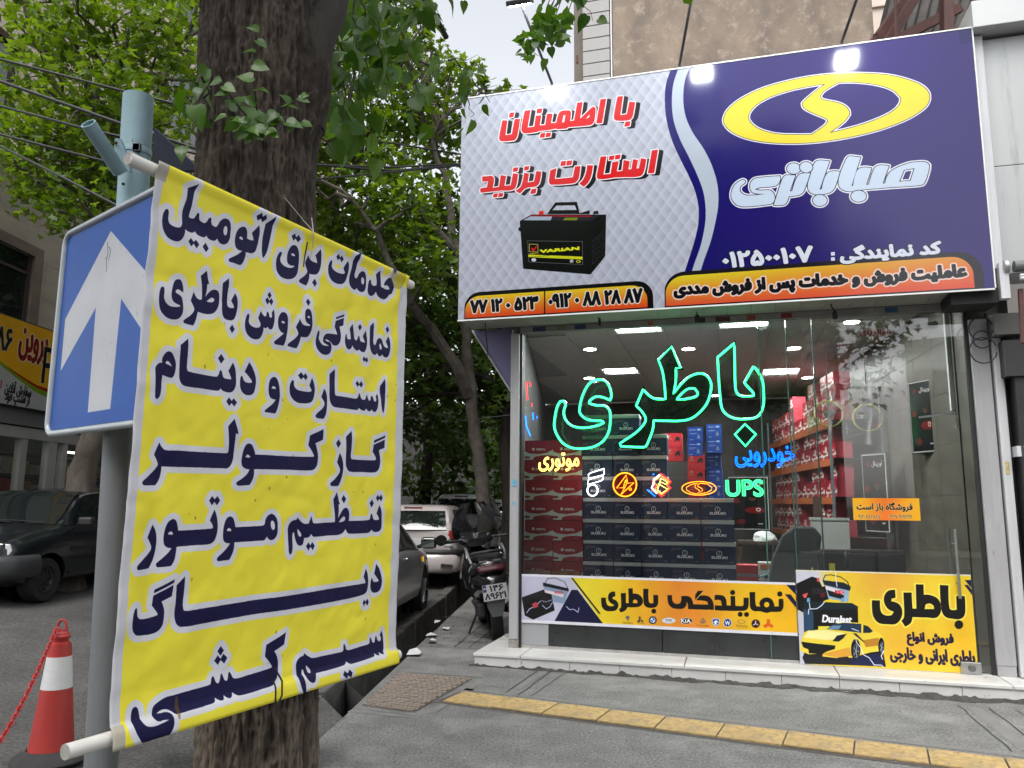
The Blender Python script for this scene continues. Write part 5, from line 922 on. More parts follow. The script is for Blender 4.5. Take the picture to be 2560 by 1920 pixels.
neon_paths('oval orange neon emblem hanging above the dark boxes', 1747, 1240, [(NO, .0045, [tuple(p) for p in ellipse(1660+485/5.53, 1040+1000/5.53, 43, 17, 40)], True), (NO, .0035, E2((460, 930), (380, 945), (310, 985), (310, 1020), (370, 1060), (460, 1078), (500, 1035), (430, 990), (430, 960)), True), (NO, .0035, E2((500, 930), (600, 940), (660, 985), (655, 1025), (590, 1060), (490, 1075), (535, 1025), (520, 1000), (470, 975), (465, 955)), True)])
neon_paths('red and blue neon tubes at the left edge of the window', 1316, 1100, [(NR, .006, [(1319, 1000), (1316, 960), (1319, 955)], False), (NR, .006, [(1326, 955), (1327, 965)], False), (NR, .006, [(1329, 1008), (1330, 1016)], False), (NB, .008, [(1314, 1040), (1316, 1066), (1326, 1090)], False), (NB, .008, [(1332, 1032), (1333, 1050)], False), (NB, .005, [(1342, 1040), (1343, 1046)], False)])
# ---------------------------------------------------------------- stock: cartons behind the glass
def carton_print(kind):
    if kind == 'red':
        c = Canvas(.316, .205, 900, (.64, .08, .15)); w, h = .316, .205
        c.fill([np.array([(0, .115), (.05, .137), (.15, .145), (.25, .13), (w, .10), (w, h), (0, h)])], (.86, .88, .85), raw=True)
        c.fill([np.array(smooth_poly(' '.join('%g,%g' % p for p in ((.09, h), (.10, .178), (.14, .166), (.2, .158), (.26, .158), (w, .162))) + ' %g,%g!' % (w, h)))], (.66, .09, .16), raw=True)
        c.fill([ellipse(.03, .178, .03, .012)], (.62, .07, .14), raw=True); c.fill([np.array([(0, .166), (.03, .166), (.03, .190), (0, .190)])], (.62, .07, .14), raw=True)
        for k in range(4): a = rad(45+90*k); c.fill([ellipse(.095+.009*math.cos(a), .092+.009*math.sin(a), .0085, .0085, 12)], (.95, .92, .9), raw=True)
        P = fit(outlines('ORBITAL'), .125, .085, .232, .106); c.fill(P, (.95, .92, .9), .0015, raw=True); c.rect(.222, .172, .262, .182, (.6, .4, .4)); c.rect(0, 0, w, .004, (.2, .02, .03))
    elif kind == 'navy':
        w, h = .30, .165; c = Canvas(w, h, 900, (.085, .15, .27)); c.rect(.022, .008, .075, .017, (.4, .1, .07))
        for x0, x1, y in ((.022, .135, .024), (.022, .09, .033), (.09, .12, .033)): c.rect(x0, y, x1, y+.0035, (.5, .53, .6))
        c.rect(.022, .042, .04, .049, (.5, .52, .58)); c.fill([ellipse(.15, .068, .026, .027), ellipse(.15, .068, .021, .022)], (.97, .98, 1), eo=True, raw=True)
        c.fill([np.array([(.146, .045), (.158, .06), (.150, .066), (.158, .09), (.143, .075), (.150, .068)])], (.78, .8, .84), raw=True)
        P = fit(outlines('SUZUKI'), .078, .094, .222, .116); c.fill(P, (.98, .98, 1), .0022, raw=True); P = fit(outlines('BATTERY'), .178, .12, .218, .126); c.fill(P, (.6, .62, .66), raw=True)
        P = fit(outlines('L2 12V'), .02, .143, .062, .151); c.fill(P, (.6, .62, .66), .0006, raw=True); c.rect(.215, .148, .235, .152, (.4, .42, .5)); c.rect(.25, .148, .275, .152, (.7, .72, .78))
    elif kind == 'lion':
        w, h = .19, .155; c = Canvas(w, h, 700, (.62, .09, .13)); c.rect(.03, .02, .06, .05, (.6, .35, .35)); c.rect(.02, .062, .075, .068, (.7, .5, .2)); c.rect(.02, .115, .17, .118, (.6, .3, .3)); c.fill([np.array([(.1, .1), (.12, .05), (.15, .035), (.17, .06), (.16, .1), (.14, .08)])], (.06, .05, .07), raw=True)
    else:
        w, h = .17, .16; c = Canvas(w, h, 700, (.07, .2, .5)); c.fill([ellipse(.125, .03, .022, .011)], (.5, .6, .75), raw=True); c.rect(.02, .03, .09, .036, (.6, .65, .75)); c.rect(.02, .07, .1, .074, (.6, .65, .75)); c.rect(.02, .085, .08, .088, (.45, .5, .6)); c.fill([np.array([(.1, .13), (.115, .08), (.13, .09), (.14, .13)])], (.4, .45, .55), raw=True); c.rect(.02, .14, .06, .147, (.5, .55, .65))
    return c
def carton_mesh(kind, w, dp, h, side):
    pm = carton_print(kind).material('carton_'+kind, rough=.45, grime=.03)
    V = [(0, 0, 0), (w, 0, 0), (w, 0, h), (0, 0, h), (0, dp, 0), (w, dp, 0), (w, dp, h), (0, dp, h)]
    Fc = [(0, 1, 2, 3), (5, 4, 7, 6), (4, 5, 1, 0), (1, 5, 6, 2), (2, 6, 7, 3), (4, 0, 3, 7)]
    return np_mesh('carton', V, Fc, [pm, side], [0, 1, 1, 1, 1, 1], uv=np.array([(0, 0), (1, 0), (1, 1), (0, 1)]*2, float))
ORD = ['bottom', 'second', 'third', 'fourth', 'fifth', 'sixth', 'seventh', 'eighth']
RS = mat('carton_red_side', (.36, .03, .05), .6, var=.1); NS = mat('carton_navy_side', (.02, .04, .09), .6); LIDM = mat('carton_lid', (.6, .62, .64), .5, var=.08, scale=6)
red = carton_mesh('red', .314, .2, .2095, RS); navy = carton_mesh('navy', .31, .2, .17, NS); lion = carton_mesh('lion', .19, .25, .165, RS); bluec = carton_mesh('blue', .17, .25, .165, mat('carton_blue_side', (.03, .08, .22), .6))
for c, (s_, nm) in enumerate(((-.06, 'left'), (.257, 'right'))):
    for r in range(7):
        z = .74+r*.2125
        o = link('carton', red); tag(o, 'red and white carton, %s from the bottom of the %s red stack' % (ORD[r], nm) if r else 'red and white carton at the bottom of the %s red stack' % nm, 'carton', 'red and white battery cartons behind the left of the window'); o.location = F(s_+RNG.normal()*.003, .34+RNG.normal()*.004, z); o.rotation_euler = (0, 0, -AZ+RNG.normal()*.01)
sup = fthing('display_bench', 'low dark bench carrying the carton stacks behind the window', 'bench', -.1, .32, .11); MB().box(0, 2.25, 0, .5, 0, .62).build('bench_top', mat('bench_dark', (.05, .045, .04), .6), sup)
for s_, m in ((-.05, (.62, .6, .55)), (.26, (.5, .4, .1))):
    o = link('wrapped_pack', np_mesh('wrapped_pack', *(lambda b: (b.v, b.f))(MB().box(0, .29, 0, .05, 0, .11)), mat('foil_%.1f' % s_, m, .25, .3, col2=(.5, .08, .08), scale=9, bump=.6, bscale=25))); tag(o, ('silver and red' if s_ < 0 else 'gold and red')+' foil wrapped pack under the red cartons', 'pack'); o.location = F(s_, .27, .745); o.rotation_euler = (0, 0, -AZ)
xs_ = [.577, .9, 1.185, 1.467, 1.79]; wd = [.318, .28, .277, .318, .318]; cn = ['leftmost', 'second', 'middle', 'fourth', 'rightmost']
for c in range(5):
    for r in range(8 if c < 3 else 4):
        z = .745+r*.2185+(.0 if r < 4 else .004)
        if c >= 2 and r > 6: continue
        root = thing('carton', 'navy battery carton, %s from the bottom of the %s navy stack' % (ORD[r], cn[c]), 'carton', F(xs_[c]+RNG.normal()*.004, .35+RNG.normal()*.006, z), -AZ+RNG.normal()*.012, 'navy battery cartons stacked behind the window')
        b = link('box', navy, root); b.scale = (wd[c]/.31, 1, 1)
        l = link('lid', MATS.get('_lid') or MATS.setdefault('_lid', MB().box(-.003, .313, -.004, .203, .172, .21).mesh('lid', LIDM, bevel=.003)), root); l.scale = (wd[c]/.31, 1, 1)
for i in range(7):
    z = .75+i*.1675
    for s_, d, me, nm in ((1.62, 1.3, lion, 'red'), (1.83, 1.35, bluec, 'blue')):
        o = link('carton', me); k = i if nm == 'red' else i; tag(o, 'narrow %s carton, %s from the bottom of the back stack beside the dark doorway' % (nm, ORD[i]), 'carton', 'narrow cartons stacked further inside'); o.location = F(s_+RNG.normal()*.008, d, z+.2); o.rotation_euler = (0, 0, -AZ+RNG.normal()*.03)
for i in range(4):
    o = link('carton', bluec); tag(o, 'narrow blue carton on top of the back stack, %s of its four' % ['lowest', 'second', 'third', 'topmost'][i], 'carton', 'narrow cartons stacked further inside'); o.location = F(1.62+RNG.normal()*.008 if i < 2 else 1.84, 1.3, 2.1+(i % 2)*.1675+(.0 if i < 2 else .03)); o.rotation_euler = (0, 0, -AZ+.03)
for i in range(2):
    o = link('carton', lion); tag(o, 'small red carton left of the blue ones, '+('lower' if i == 0 else 'upper')+' of two', 'carton', 'narrow cartons stacked further inside'); o.location = F(1.36, 1.5, 2.05+i*.168); o.rotation_euler = (0, 0, -AZ)
tb = fthing('display_bench', 'dark plinth under the narrow red and blue cartons', 'bench', 1.3, 1.28, .11); MB().box(0, .75, 0, .55, 0, .83).build('plinth', MATS['bench_dark'], tb)
mk = fthing('display_bench', 'stand under the two small red cartons', 'bench', 1.34, 1.9, .11); MB().box(0, .3, -.42, -.1, 0, 1.935).build('plinth', MATS['bench_dark'], mk)
# shelving along the right wall with orange beams
ORM = mat('shelf_beam_orange', (.45, .11, .035), .5, var=.15, scale=6); POST = mat('shelf_post_grey', (.12, .13, .14), .5, .3)
sh_ = fthing('shelving_rack', 'tall storage rack with orange beams along the right wall of the shop', 'shelving rack', 3.1, 2.0, .11)
def wx(y): return (4.2-.2*(y/2.7) if y < 2.7 else 4.0-.7*((y-2.7)/5.3))
RY0, RY1 = 2.6, 6.8
lv = [.45, 1.0, 1.5, 1.98, 2.46]
sk = lambda y: wx(y)-.06-3.1
for y in (RY0, (RY0+RY1)/2, RY1):
    for o_ in (-.02, -.62): MB().box(sk(y)+o_-.03, sk(y)+o_, y-2.0-.03, y-2.0+.03, 0, 2.9).build('post', POST, sh_)
for z in lv:
    for o_ in (-.03, -.62):
        MB().bar((sk(RY0)+o_, RY0-2, z), (sk(RY1)+o_, RY1-2, z), .03, .09).build('beam', ORM, sh_)
    MB().add([(sk(RY0)-.62, RY0-2, z+.048), (sk(RY0)-.03, RY0-2, z+.048), (sk(RY1)-.03, RY1-2, z+.048), (sk(RY1)-.62, RY1-2, z+.048)], [(0, 1, 2, 3)]).build('shelf_board', mat('shelf_board', (.18, .16, .13), .8), sh_)
ang = -AZ+math.atan(.7/5.3)+PI/2
rf = {0: 'lowest', 1: 'second', 2: 'third', 3: 'fourth', 4: 'top'}
LBL = mat('white_label', (.6, .58, .56), .6)
for li, z in enumerate(lv):
    y = RY0+.1; k = 0
    while y < RY1-.3:
        if li == 0:
            o = thing('car_battery', 'black car battery on the lowest rack shelf', 'car battery', F(sk(y)+3.1-.6, y, z+.11+.048), ang+PI, 'black batteries on the lowest rack shelf')
            o['label'] = 'black car battery on the lowest rack shelf, %s from the window' % (ORD+['ninth', 'tenth', 'eleventh', 'twelfth', 'thirteenth'])[k+1 if k else 0].replace('bottom', 'nearest')
            MB().box(-.3, 0, 0, .17, 0, .19).build('case', mat('battery_black', (.015, .015, .017), .35), o, bevel=.006); MB().lathe([(.012, 0), (.01, .02)], (-.05, .05, .19), 8).build('terminal', mat('terminal_red', (.4, .03, .03), .5), o)
        else:
            stack = 1+(RNG.random() < .7)+(li == 4 and RNG.random() < .6)
            for q_ in range(min(stack, 2 if li < 4 else 3)):
                o = thing('carton', 'red carton on the %s rack shelf, %s from the window%s' % (rf[li], (['nearest']+ORD[1:]+['ninth', 'tenth', 'eleventh', 'twelfth', 'thirteenth'])[k], ['', ', upper one', ', top of three'][q_]), 'carton', F(sk(y)+3.1-.61+RNG.uniform(0, .03), y+.31, z+.11+.05+q_*.2115), -AZ-PI/2-math.atan(.7/5.3)*-1, 'red cartons on the storage rack'); link('box', red, o)
                if (k+q_) % 2: MB().box(.19, .27, -.004, -.001, .09, .17).build('white_label', LBL, o)
        y += .345; k += 1
# framed lightbox poster on the right wall, one on the back wall
def poster(loc, rz, w, h, dp, label, name):
    c = Canvas(w, h, 500, (.012, .012, .014)); c.rect(0, 0, w, .012, (.6, .6, .6)); c.rect(0, h-.012, w, h, (.6, .6, .6)); c.rect(0, 0, .01, h, (.5, .5, .5)); c.rect(w-.012, 0, w, h, (.75, .75, .72))
    P = fit(outlines('اوربیتال'), w*.42, h*.09, w*.85, h*.17); c.fill(P, (.65, .62, .62), .002, raw=True); c.fill([ellipse(w*.26, h*.13, w*.07, h*.03)], (.35, .03, .04), raw=True)
    c.fill([ellipse(w*.6, h*.38, w*.1, h*.085)], (.25, .16, .12), raw=True); c.fill([ellipse(w*.6, h*.34, w*.11, h*.06)], (.02, .015, .015), raw=True); c.fill([np.array([(w*.35, h*.72), (w*.42, h*.58), (w*.55, h*.5), (w*.7, h*.5), (w*.9, h*.58), (w*.95, h*.74)])], (.05, .04, .04), raw=True)
    c.fill([ellipse(w*.66, h*.63, w*.26, h*.06)], (.38, .05, .03), raw=True); c.fill([ellipse(w*.74, h*.62, w*.06, h*.035)], (.75, .7, .68), raw=True); c.fill([ellipse(w*.74, h*.62, w*.035, h*.02)], (.4, .05, .05), raw=True); c.fill([ellipse(w*.18, h*.45, w*.1, h*.05), ellipse(w*.3, h*.85, w*.12, h*.05)], (.3, .03, .04), raw=True); c.rect(w*.72, h*.88, w*.84, h*.9, (.6, .6, .6))
    o = thing('framed_poster', label, 'poster', loc, rz); sheet('printed_face', c.material(name, rough=.25, emit=.05), w, h, o, t=.006); MB().box(-.012, w+.012, .001, dp, -.012, h+.012).build('frame_box', mat('poster_box', (.03, .03, .032), .5), o, bevel=.004)
P0 = F(3.52, .62, 1.98); poster(F(3.97, 1.25, 2.105), -AZ+math.atan2(.95-1.25, 4.148-3.97), .345, .75, .2, 'deep black lightbox poster of a man in red on the stone wall', 'poster_a')
poster(F(2.05, 5.6, 1.15), -AZ, .62, .85, .03, 'framed black poster at the back, above the navy cartons', 'poster_b'); poster(F(3.62, 2.3, 1.25), -AZ-rad(60), .4, .9, .05, 'narrow black poster on the rack end beside the conduit', 'poster_c')
br = fthing('wall_bracket', 'white conduit with a metal arm on the stone wall by the pillar', 'bracket', 4.13, .3, 2.45); MB().box(0, .05, 0, .05, 0, 1.0).build('conduit', WHT, br); MB().bar((-.28, .02, -.06), (.04, .02, -.03), .018).build('arm', MATS['galvanised'], br); MB().tube([(.02, 0, -.02), (.05, 0, -.1), (.02, 0, -.16), (.06, 0, -.2)], .006, 6).build('cable', WHT, br)
pn = fthing('paper_note', 'torn paper note taped high inside the door glass', 'paper', S(2312, 812, .1)[0], .1, S(2312, 812, .1)[1]-.05); MB().prism([(0, 0), (.1, .012), (.115, .06), (.1, .085), (.01, .07)], (0, 0, 0), (1, 0, 0), (0, 0, 1), (0, 1, 0), .002).build('paper', mat('paper_old', (.4, .4, .36), .8, var=.15, scale=40), pn)
# steering wheels in plastic bags
def wheel(px, d, label):
    s_, z = S(*px, d); o = fthing('steering_wheel', label, 'steering wheel', s_, d, z, 'yellow and black steering wheels wrapped in plastic'); ym = mat('wheel_yellow', (.26, .22, .04), .4)
    MB().tube([(.15*math.cos(a), .04*math.sin(a), .15*math.sin(a)) for a in np.linspace(0, 2*PI, 28, endpoint=False)], .011, 8, closed=True).build('rim', ym, o, smooth=True)
    for a in (.3, PI-.3, -PI/2): MB().bar((0, 0, 0), (.14*math.cos(a), .035*math.sin(a), .14*math.sin(a)), .03, .012).build('spoke', mat('wheel_spoke', (.05, .05, .05), .4), o)
    MB().lathe([(.05, -.01), (.055, .01), (.02, .025)], (0, 0, 0), 16, AX((0, -1, 0))).build('hub', MATS['wheel_spoke'], o, smooth=True)
    V = []; Fc = []
    for i in range(9):
        for j in range(9): x, z_ = -.24+.06*i, -.3+.08*j; V.append((x, -.07-.04*math.cos(x*6)+.03*float(fbm(x*12, z_*12, s_)), z_))
    for i in range(8):
        for j in range(8): Fc.append((i*9+j, i*9+j+1, (i+1)*9+j+1, (i+1)*9+j))
    link('plastic_bag', np_mesh('plastic_bag', V, np.array(Fc), glass('thin_plastic', (.85, .85, .8), base=.1, rough=.12), smooth=True), o)
    MB().tube([(0, 0, .32), (0, 0, .8)], .004, 5).build('hook_wire', BLK, o)
wheel((2072, 1035), 1.6, 'yellow steering wheel in a clear bag, left of the two'); wheel((2170, 1045), 1.4, 'black and yellow steering wheel in a shiny bag, right of the two')
# counter, chair, chrome stool, clutter, dark battery row
ct = fthing('counter', 'dark wooden counter with clutter behind the navy cartons', 'counter', 2.15, 2.9, .11); MB().box(0, 1.15, 0, .5, .93, .97).build('top', mat('dark_wood', (.045, .03, .02), .4, var=.3, scale=3, stretch=(1, 8, 8)), ct); 
for x in (0, 1.1): MB().box(x, x+.05, .02, .48, 0, .93).build('leg', MATS['dark_wood'], ct)
MB().box(.95, 1.03, -.05, .03, .2, 1.55).build('post', mat('brown_post', (.06, .022, .015), .5), ct)
pb = fthing('plastic_bag', 'crumpled white plastic bag on the dark counter', 'bag', 2.5, 3.1, 1.08); V = []
bm = bmesh.new(); bmesh.ops.create_icosphere(bm, subdivisions=3, radius=.16)
for v in bm.verts: v.co *= 1+.35*float(fbm(v.co.x*9, v.co.y*9, v.co.z*9, 3, 4)); v.co.z = max(v.co.z*.7, -.02)+.02
me = bpy.data.meshes.new('bag'); bm.to_mesh(me); bm.free(); me.materials.append(mat('white_plastic', (.6, .6, .6), .35)); link('bag', me, pb)
ch = fthing('office_chair', 'dark fabric office chair with a yellow strip, behind the glass door edge', 'chair', 2.62, 1.0, .11)
def lump(pts, w, m, name, par): 
    MB().tube(pts, w, 14).build(name, m, par, smooth=True)
FAB = mat('chair_fabric', (.035, .035, .036), .9, var=.2, scale=40)
bk = MB().prism([(-.2, 0), (.2, 0), (.235, .35), (.2, .6), (.1, .7), (-.1, .7), (-.2, .6), (-.235, .35)], (0, .1, .55), Vector((1, 0, 0)), Vector((.32, .12, 1)).normalized(), (0, -1, 0), .07).build('backrest', FAB, ch, bevel=.02)
MB().prism([(-.23, -.2), (.23, -.2), (.25, .1), (.2, .25), (-.2, .25), (-.25, .1)], (-.05, -.05, .48), (1, 0, 0), (0, 1, 0), (0, 0, 1), .08).build('seat', FAB, ch, bevel=.02); MB().tube([(0, 0, .1), (0, 0, .48)], .03, 10).build('column', MATS['steel_dark'], ch)
for a in range(5): MB().bar((0, 0, .12), (.27*math.cos(a*1.257), .27*math.sin(a*1.257), .06), .04).build('leg', BLK, ch)
MB().bar((.1, -.08, .42), (.26, -.08, .8), .035, .012).build('trim_strip', mat('yellow_plastic', (.5, .45, .03), .5), ch)
cs = fthing('chrome_chair', 'curved chrome armrest of a waiting chair beside the navy cartons', 'chair', 2.15, 1.35, .11); cm = mat('chrome', (.7, .7, .7), .08, 1.)
for dy in (0, .3): MB().tube([(0, dy, 0), (.02, dy, .45), (.1, dy, .62), (.28, dy, .68), (.5, dy, .66), (.55, dy, .5), (.56, dy, 0)], .014, 8).build('frame_tube', cm, cs, smooth=True)
MB().box(.05, .5, .02, .28, .4, .45).build('seat', FAB, cs, bevel=.015)
bx = fthing('parts_box', 'white parts box with an orange band on the counter beside the chair', 'box', 2.36, 1.62, .7); MB().box(0, .34, 0, .2, 0, .2).build('box', mat('parts_white', (.5, .5, .47), .5), bx); MB().box(.02, .32, -.003, 0, .13, .18).build('band', ORM, bx); MB().prism([(.05, .03), (.12, .1), (.2, .06), (.28, .11), (.3, .04)], (0, -.003, 0), (1, 0, 0), (0, 0, 1), (0, 1, 0), .003).build('picture', BLK, bx)
st2 = fthing('display_bench', 'small stand under the white parts box', 'bench', 2.36, 1.62, .11); MB().box(0, .34, 0, .2, 0, .585).build('plinth', MATS['bench_dark'], st2)
rb_ = fthing('red_box', 'bright red box at the foot of the navy stacks', 'box', 2.12, .38, .745); MB().box(0, .2, 0, .2, 0, .21).build('box', mat('box_bright_red', (.55, .03, .04), .4), rb_); MB().box(0, .2, -.004, -.001, .1, .13).build('tape', mat('grey_tape', (.25, .2, .2), .4), rb_)
for i, (s_, z, l) in enumerate(((3.0, .62, 'left'), (3.3, .62, 'middle'), (3.6, .62, 'right'))):
    o = fthing('car_battery', 'large black battery in the row behind the door banner, %s of three' % l, 'car battery', s_, 1.5, z, 'large black batteries behind the door banner'); MB().box(0, .27, 0, .2, 0, .42).build('case', MATS['battery_black'], o, bevel=.008); MB().box(-.005, .275, -.005, .205, .42, .45).build('lid', MATS['battery_black'], o, bevel=.006)
    if i == 0: MB().box(.1, .16, -.004, -.001, .2, .3).build('warning_label', MATS['yellow_plastic'], o)
tb = fthing('display_bench', 'dark bench under the large black batteries', 'bench', 2.95, 1.45, .11); MB().box(0, 1.0, 0, .3, 0, .5).build('bench_top', MATS['bench_dark'], tb)
wu = fthing('fuse_cabinet', 'pale grey cabinet on the rack behind the open sticker', 'cabinet', 3.02, 2.35, .95); MB().box(0, .42, 0, .2, 0, .42).build('box', mat('cabinet_grey', (.3, .3, .28), .5), wu); MB().box(-.01, .43, -.01, .21, .42, .45).build('lid', MATS['cabinet_grey'], wu)
ws = fthing('display_bench', 'grey stand under the pale cabinet', 'bench', 3.02, 2.35, .11); MB().box(0, .42, 0, .2, 0, .84).build('plinth', MATS['bench_dark'], ws)

# ================================================================ foreground
# hanging banner between two plastic pipes
BA, BB = Vector((-.998, 2.044, 0)), Vector((-.446, 3.145, 0)); BL = (BB-BA).length; BZ0, BZ1 = .934, 2.484; BANG = math.atan2((BB-BA).y, (BB-BA).x)
def mp_ban(u, v): t, z = hit_line(u, v, BA, BB); return t, BZ1-z
cb_ = Canvas(BL, BZ1-BZ0, 900, (.92, .87, .24), mp_ban)
yy, xx = np.mgrid[0:cb_.H, 0:cb_.W]; X = (xx+.5)/cb_.k; Y = (yy+.5)/cb_.k
bt = traced(BANNER_TEXT); cb_.fill(bt, (.83, .83, .86), .017, eo=True); cb_.fill(bt, (.03, .018, .23), .0, eo=True)
for _ in range(60):
    x, y = RNG.uniform(.05, BL-.05), RNG.uniform(.05, 1.5); r = RNG.uniform(.001, .0035); cb_.fill([ellipse(x, y, r, r*RNG.uniform(1, 2.2), 8)], (.35, .3, .1), raw=True, a=.55)
cb_.rect(0, .03, .028, BZ1-BZ0-.03, (.78, .78, .80)); cb_.rect(BL-.05, .05, BL, BZ1-BZ0-.05, (.78, .78, .80)); cb_.rect(0, 0, .035, .05, (.66, .64, .6)); cb_.rect(0, BZ1-BZ0-.055, .035, BZ1-BZ0, (.7, .68, .62))
for a in (((.62, .04), (.618, .13)), ((.55, 1.46), (.565, 1.50), (.56, 1.55))): 
    for p, q_ in zip(a, a[1:]): cb_.fill([np.array([(p[0]-.004, p[1]), (p[0]+.003, p[1]), (q_[0]+.004, q_[1]), (q_[0]-.003, q_[1])])], (.1, .08, .05), raw=True)
cb_.fill([ellipse(.2, 1.49, .006, .03)], (.45, .32, .08), raw=True, a=.6); cb_.fill([ellipse(1.16, .02, .05, .05)], (.5, .45, .12), raw=True, a=.4)
BP = cb_.material('banner_print', rough=.5, bump=.12, bscale=9, grime=.04, spec=.22)
nt = BP.node_tree; bsdf = nt.nodes['Principled BSDF']
nu, nv = 130, 165; U = np.linspace(0, 1, nu); Vv = np.linspace(0, 1, nv); UU, VV = np.meshgrid(U, Vv); hgt = BZ1-BZ0
xl = UU*BL; zl = VV*hgt
rid = lambda x, y, s_, seed: 1-np.abs(fbm(x*s_, y*s_, 0, 3, seed))*2
disp = .012*fbm(xl*1.6, zl*1.1, 0, 3, 21)+.0065*rid(xl+.25*zl, zl*1.3, 2.6, 33)+.0038*rid(xl*1.2-.5*zl, zl, 6.5, 40)+.0018*fbm(xl*22, zl*22, 0, 3, 50)
disp += .006*np.exp(-((xl-.09)/.03)**2)*np.sin(zl*3)   # standing fold along the left side
tie = np.exp(-((xl-.63)/.035)**2); disp += .012*tie*np.exp(-((hgt-zl)/.16)**2)+.01*np.exp(-((xl-.57)/.03)**2-((zl)/.1)**2)
for cx in (0, BL):
    r_ = np.hypot(xl-cx, hgt-zl); disp += .006*np.exp(-r_/.25)*np.sin(np.arctan2(hgt-zl, np.abs(xl-cx)+1e-3)*11)
fd_ = np.clip(np.minimum(zl-.04, hgt-.045-zl)/.08, 0, 1); disp *= fd_
wrap = np.clip((.055-zl)/.055, 0, 1); disp -= .014*np.sqrt(np.clip(1-(1-wrap)**2, 0, 1)); wrap = np.clip((zl-hgt+.03)/.03, 0, 1); disp -= .011*np.sqrt(np.clip(1-(1-wrap)**2, 0, 1))
zz = zl
bn = thing('cloth_banner', 'yellow vinyl banner with dark blue Persian lettering, tied to the big trunk', 'banner', (BA.x, BA.y, BZ0), BANG)
V = np.stack([xl.ravel(), disp.ravel()-.004, zz.ravel()], 1); idx = np.arange(nu*nv).reshape(nv, nu)
Fc = np.stack([idx[:-1, :-1].ravel(), idx[:-1, 1:].ravel(), idx[1:, 1:].ravel(), idx[1:, :-1].ravel()], 1)
me = np_mesh('vinyl_sheet', V, Fc, BP, smooth=True, uv=np.stack([UU.ravel(), VV.ravel()], 1)); vs = link('vinyl_sheet', me, bn)
so = vs.modifiers.new('thickness', 'SOLIDIFY'); so.thickness = .0012; so.offset = 1
PVC = mat('pvc_pipe', (.62, .6, .56), .35, var=.06, scale=7); add_stains(PVC, 9, (.33, .26, .2), .6, .78)
def pipe(x0, x1, z, r, label):
    m = MB(); a = AX((1, 0, 0)); m.lathe([(r, 0), (r, x1-x0), (r*.72, x1-x0), (r*.72, x1-x0-.08)], (x0, .012, z), 24, a); m.lathe([(r, 0), (r*.72, 0), (r*.72, .1)], (x0, .012, z), 24, a)
    return m.build('pipe', PVC, bn, smooth=True)
MBs = pipe(-.075, BL+.055, hgt-.02, .0185, ''); pipe(-.105, BL+.035, .024, .0185, '')
wr = MB().tube([(.63, -.02, hgt+.0), (.63, .03, hgt+.05), (.60, .09, hgt+.13), (.62, .2, hgt+.16), (.78, .2, hgt+.17), (.66, .13, hgt+.15), (.60, .09, hgt+.14)], .0016, 5); wr.tube([(.63, -.01, hgt+.05), (.628, -.024, hgt-.01), (.632, -.02, hgt-.06), (.625, -.014, hgt-.1)], .002, 5); wr.build('tie_wire', mat('tie_wire', (.4, .4, .38), .4, .6), bn)
MB().tube([(.56, -.012, .1), (.575, -.03, .06), (.572, -.035, .02), (.56, -.03, -.01)], .003, 5).build('tie_cord', BLK, bn)
# steel sign post: grey below, pale blue above, with a cut stub
PG = mat('post_grey', (.16, .17, .18), .5, var=.14, scale=4, bump=.12, bscale=30, stretch=(3, 3, .6)); add_stains(PG, 11, (.27, .29, .29), .68, .78, (2, 2, .4))
PBm = mat('post_pale_blue', (.27, .41, .46), .5, var=.1, scale=6, bump=.25, bscale=30); add_stains(PBm, 14, (.08, .04, .03), .66, .72, (1.5, 1.5, .6))
r0, r1 = 3.08, 3.08
def on_az(azd, r, z): a = rad(azd); return Vector((r*math.sin(a), r*math.cos(a), z))
pb0 = on_az(-26.0, 3.21, 0); pt = on_az(-27.42, 3.21, 3.12); po = thing('sign_post', 'steel post, grey below and peeling pale blue above, with a cut stub arm', 'post', tuple(pb0))
L_ = lambda p: Vector(p)-pb0
zs = 1.55+3.08*.17; md = pb0.lerp(pt, 2.25/3.12)
MB().tube([(0, 0, -.1), tuple(L_(md))], .0545, 28).build('lower_tube', PG, po, smooth=True)
up = MB(); a = L_(md); b = L_(pt); d = (b-a).normalized(); Lp = (b-a).length
up.lathe([(.058, 0), (.058, Lp*.30), (.0565, Lp*.305), (.0565, Lp), (.05, Lp), (.05, Lp-.12)], a, 32, AX(d)); up.build('upper_tube', PBm, po, smooth=True)
for f in (.72, .12): MB().lathe([(.0595, Lp*f), (.0595, Lp*f+.022), (.058, Lp*f+.024)], a, 32, AX(d)).build('clamp_band', PBm, po, smooth=True); q_ = a.lerp(b, .72)+Vector((.03, -.052, .01)); MB().obox(q_, (.03, .014, .032)).build('clamp_buckle', MATS['galvanised'], po, bevel=.003)
stb = at_r(300, 430, 3.12); ste = at_r(228, 315, 3.02); s0_ = L_(stb); s1_ = L_(ste); s1_.y -= .02
dd_ = (s1_-s0_).normalized(); LL = (s1_-s0_).length; MB().lathe([(.027, 0), (.027, LL), (.022, LL), (.022, LL-.07)], s0_, 24, AX(dd_)).build('stub_arm', PBm, po, smooth=True)
MB().lathe([(.0215, 0), (.0001, 0)], s0_+dd_*(LL-.06), 24, AX(dd_)).build('stub_inside', mat('rust_brown', (.06, .025, .02), .8, var=.3, scale=30), po)
gs = [L_(at_r(u, v, 3.115)) for u, v in ((287, 345), (300, 347), (322, 400), (325, 430), (300, 420), (285, 370))]; g_ = MB(); g_.add([p for p in gs]+[p+Vector((.003, .012, 0)) for p in gs], [tuple(range(6)), tuple(range(11, 5, -1))]+[(i, (i+1) % 6, (i+1) % 6+6, i+6) for i in range(6)]); g_.build('gusset', PBm, po)
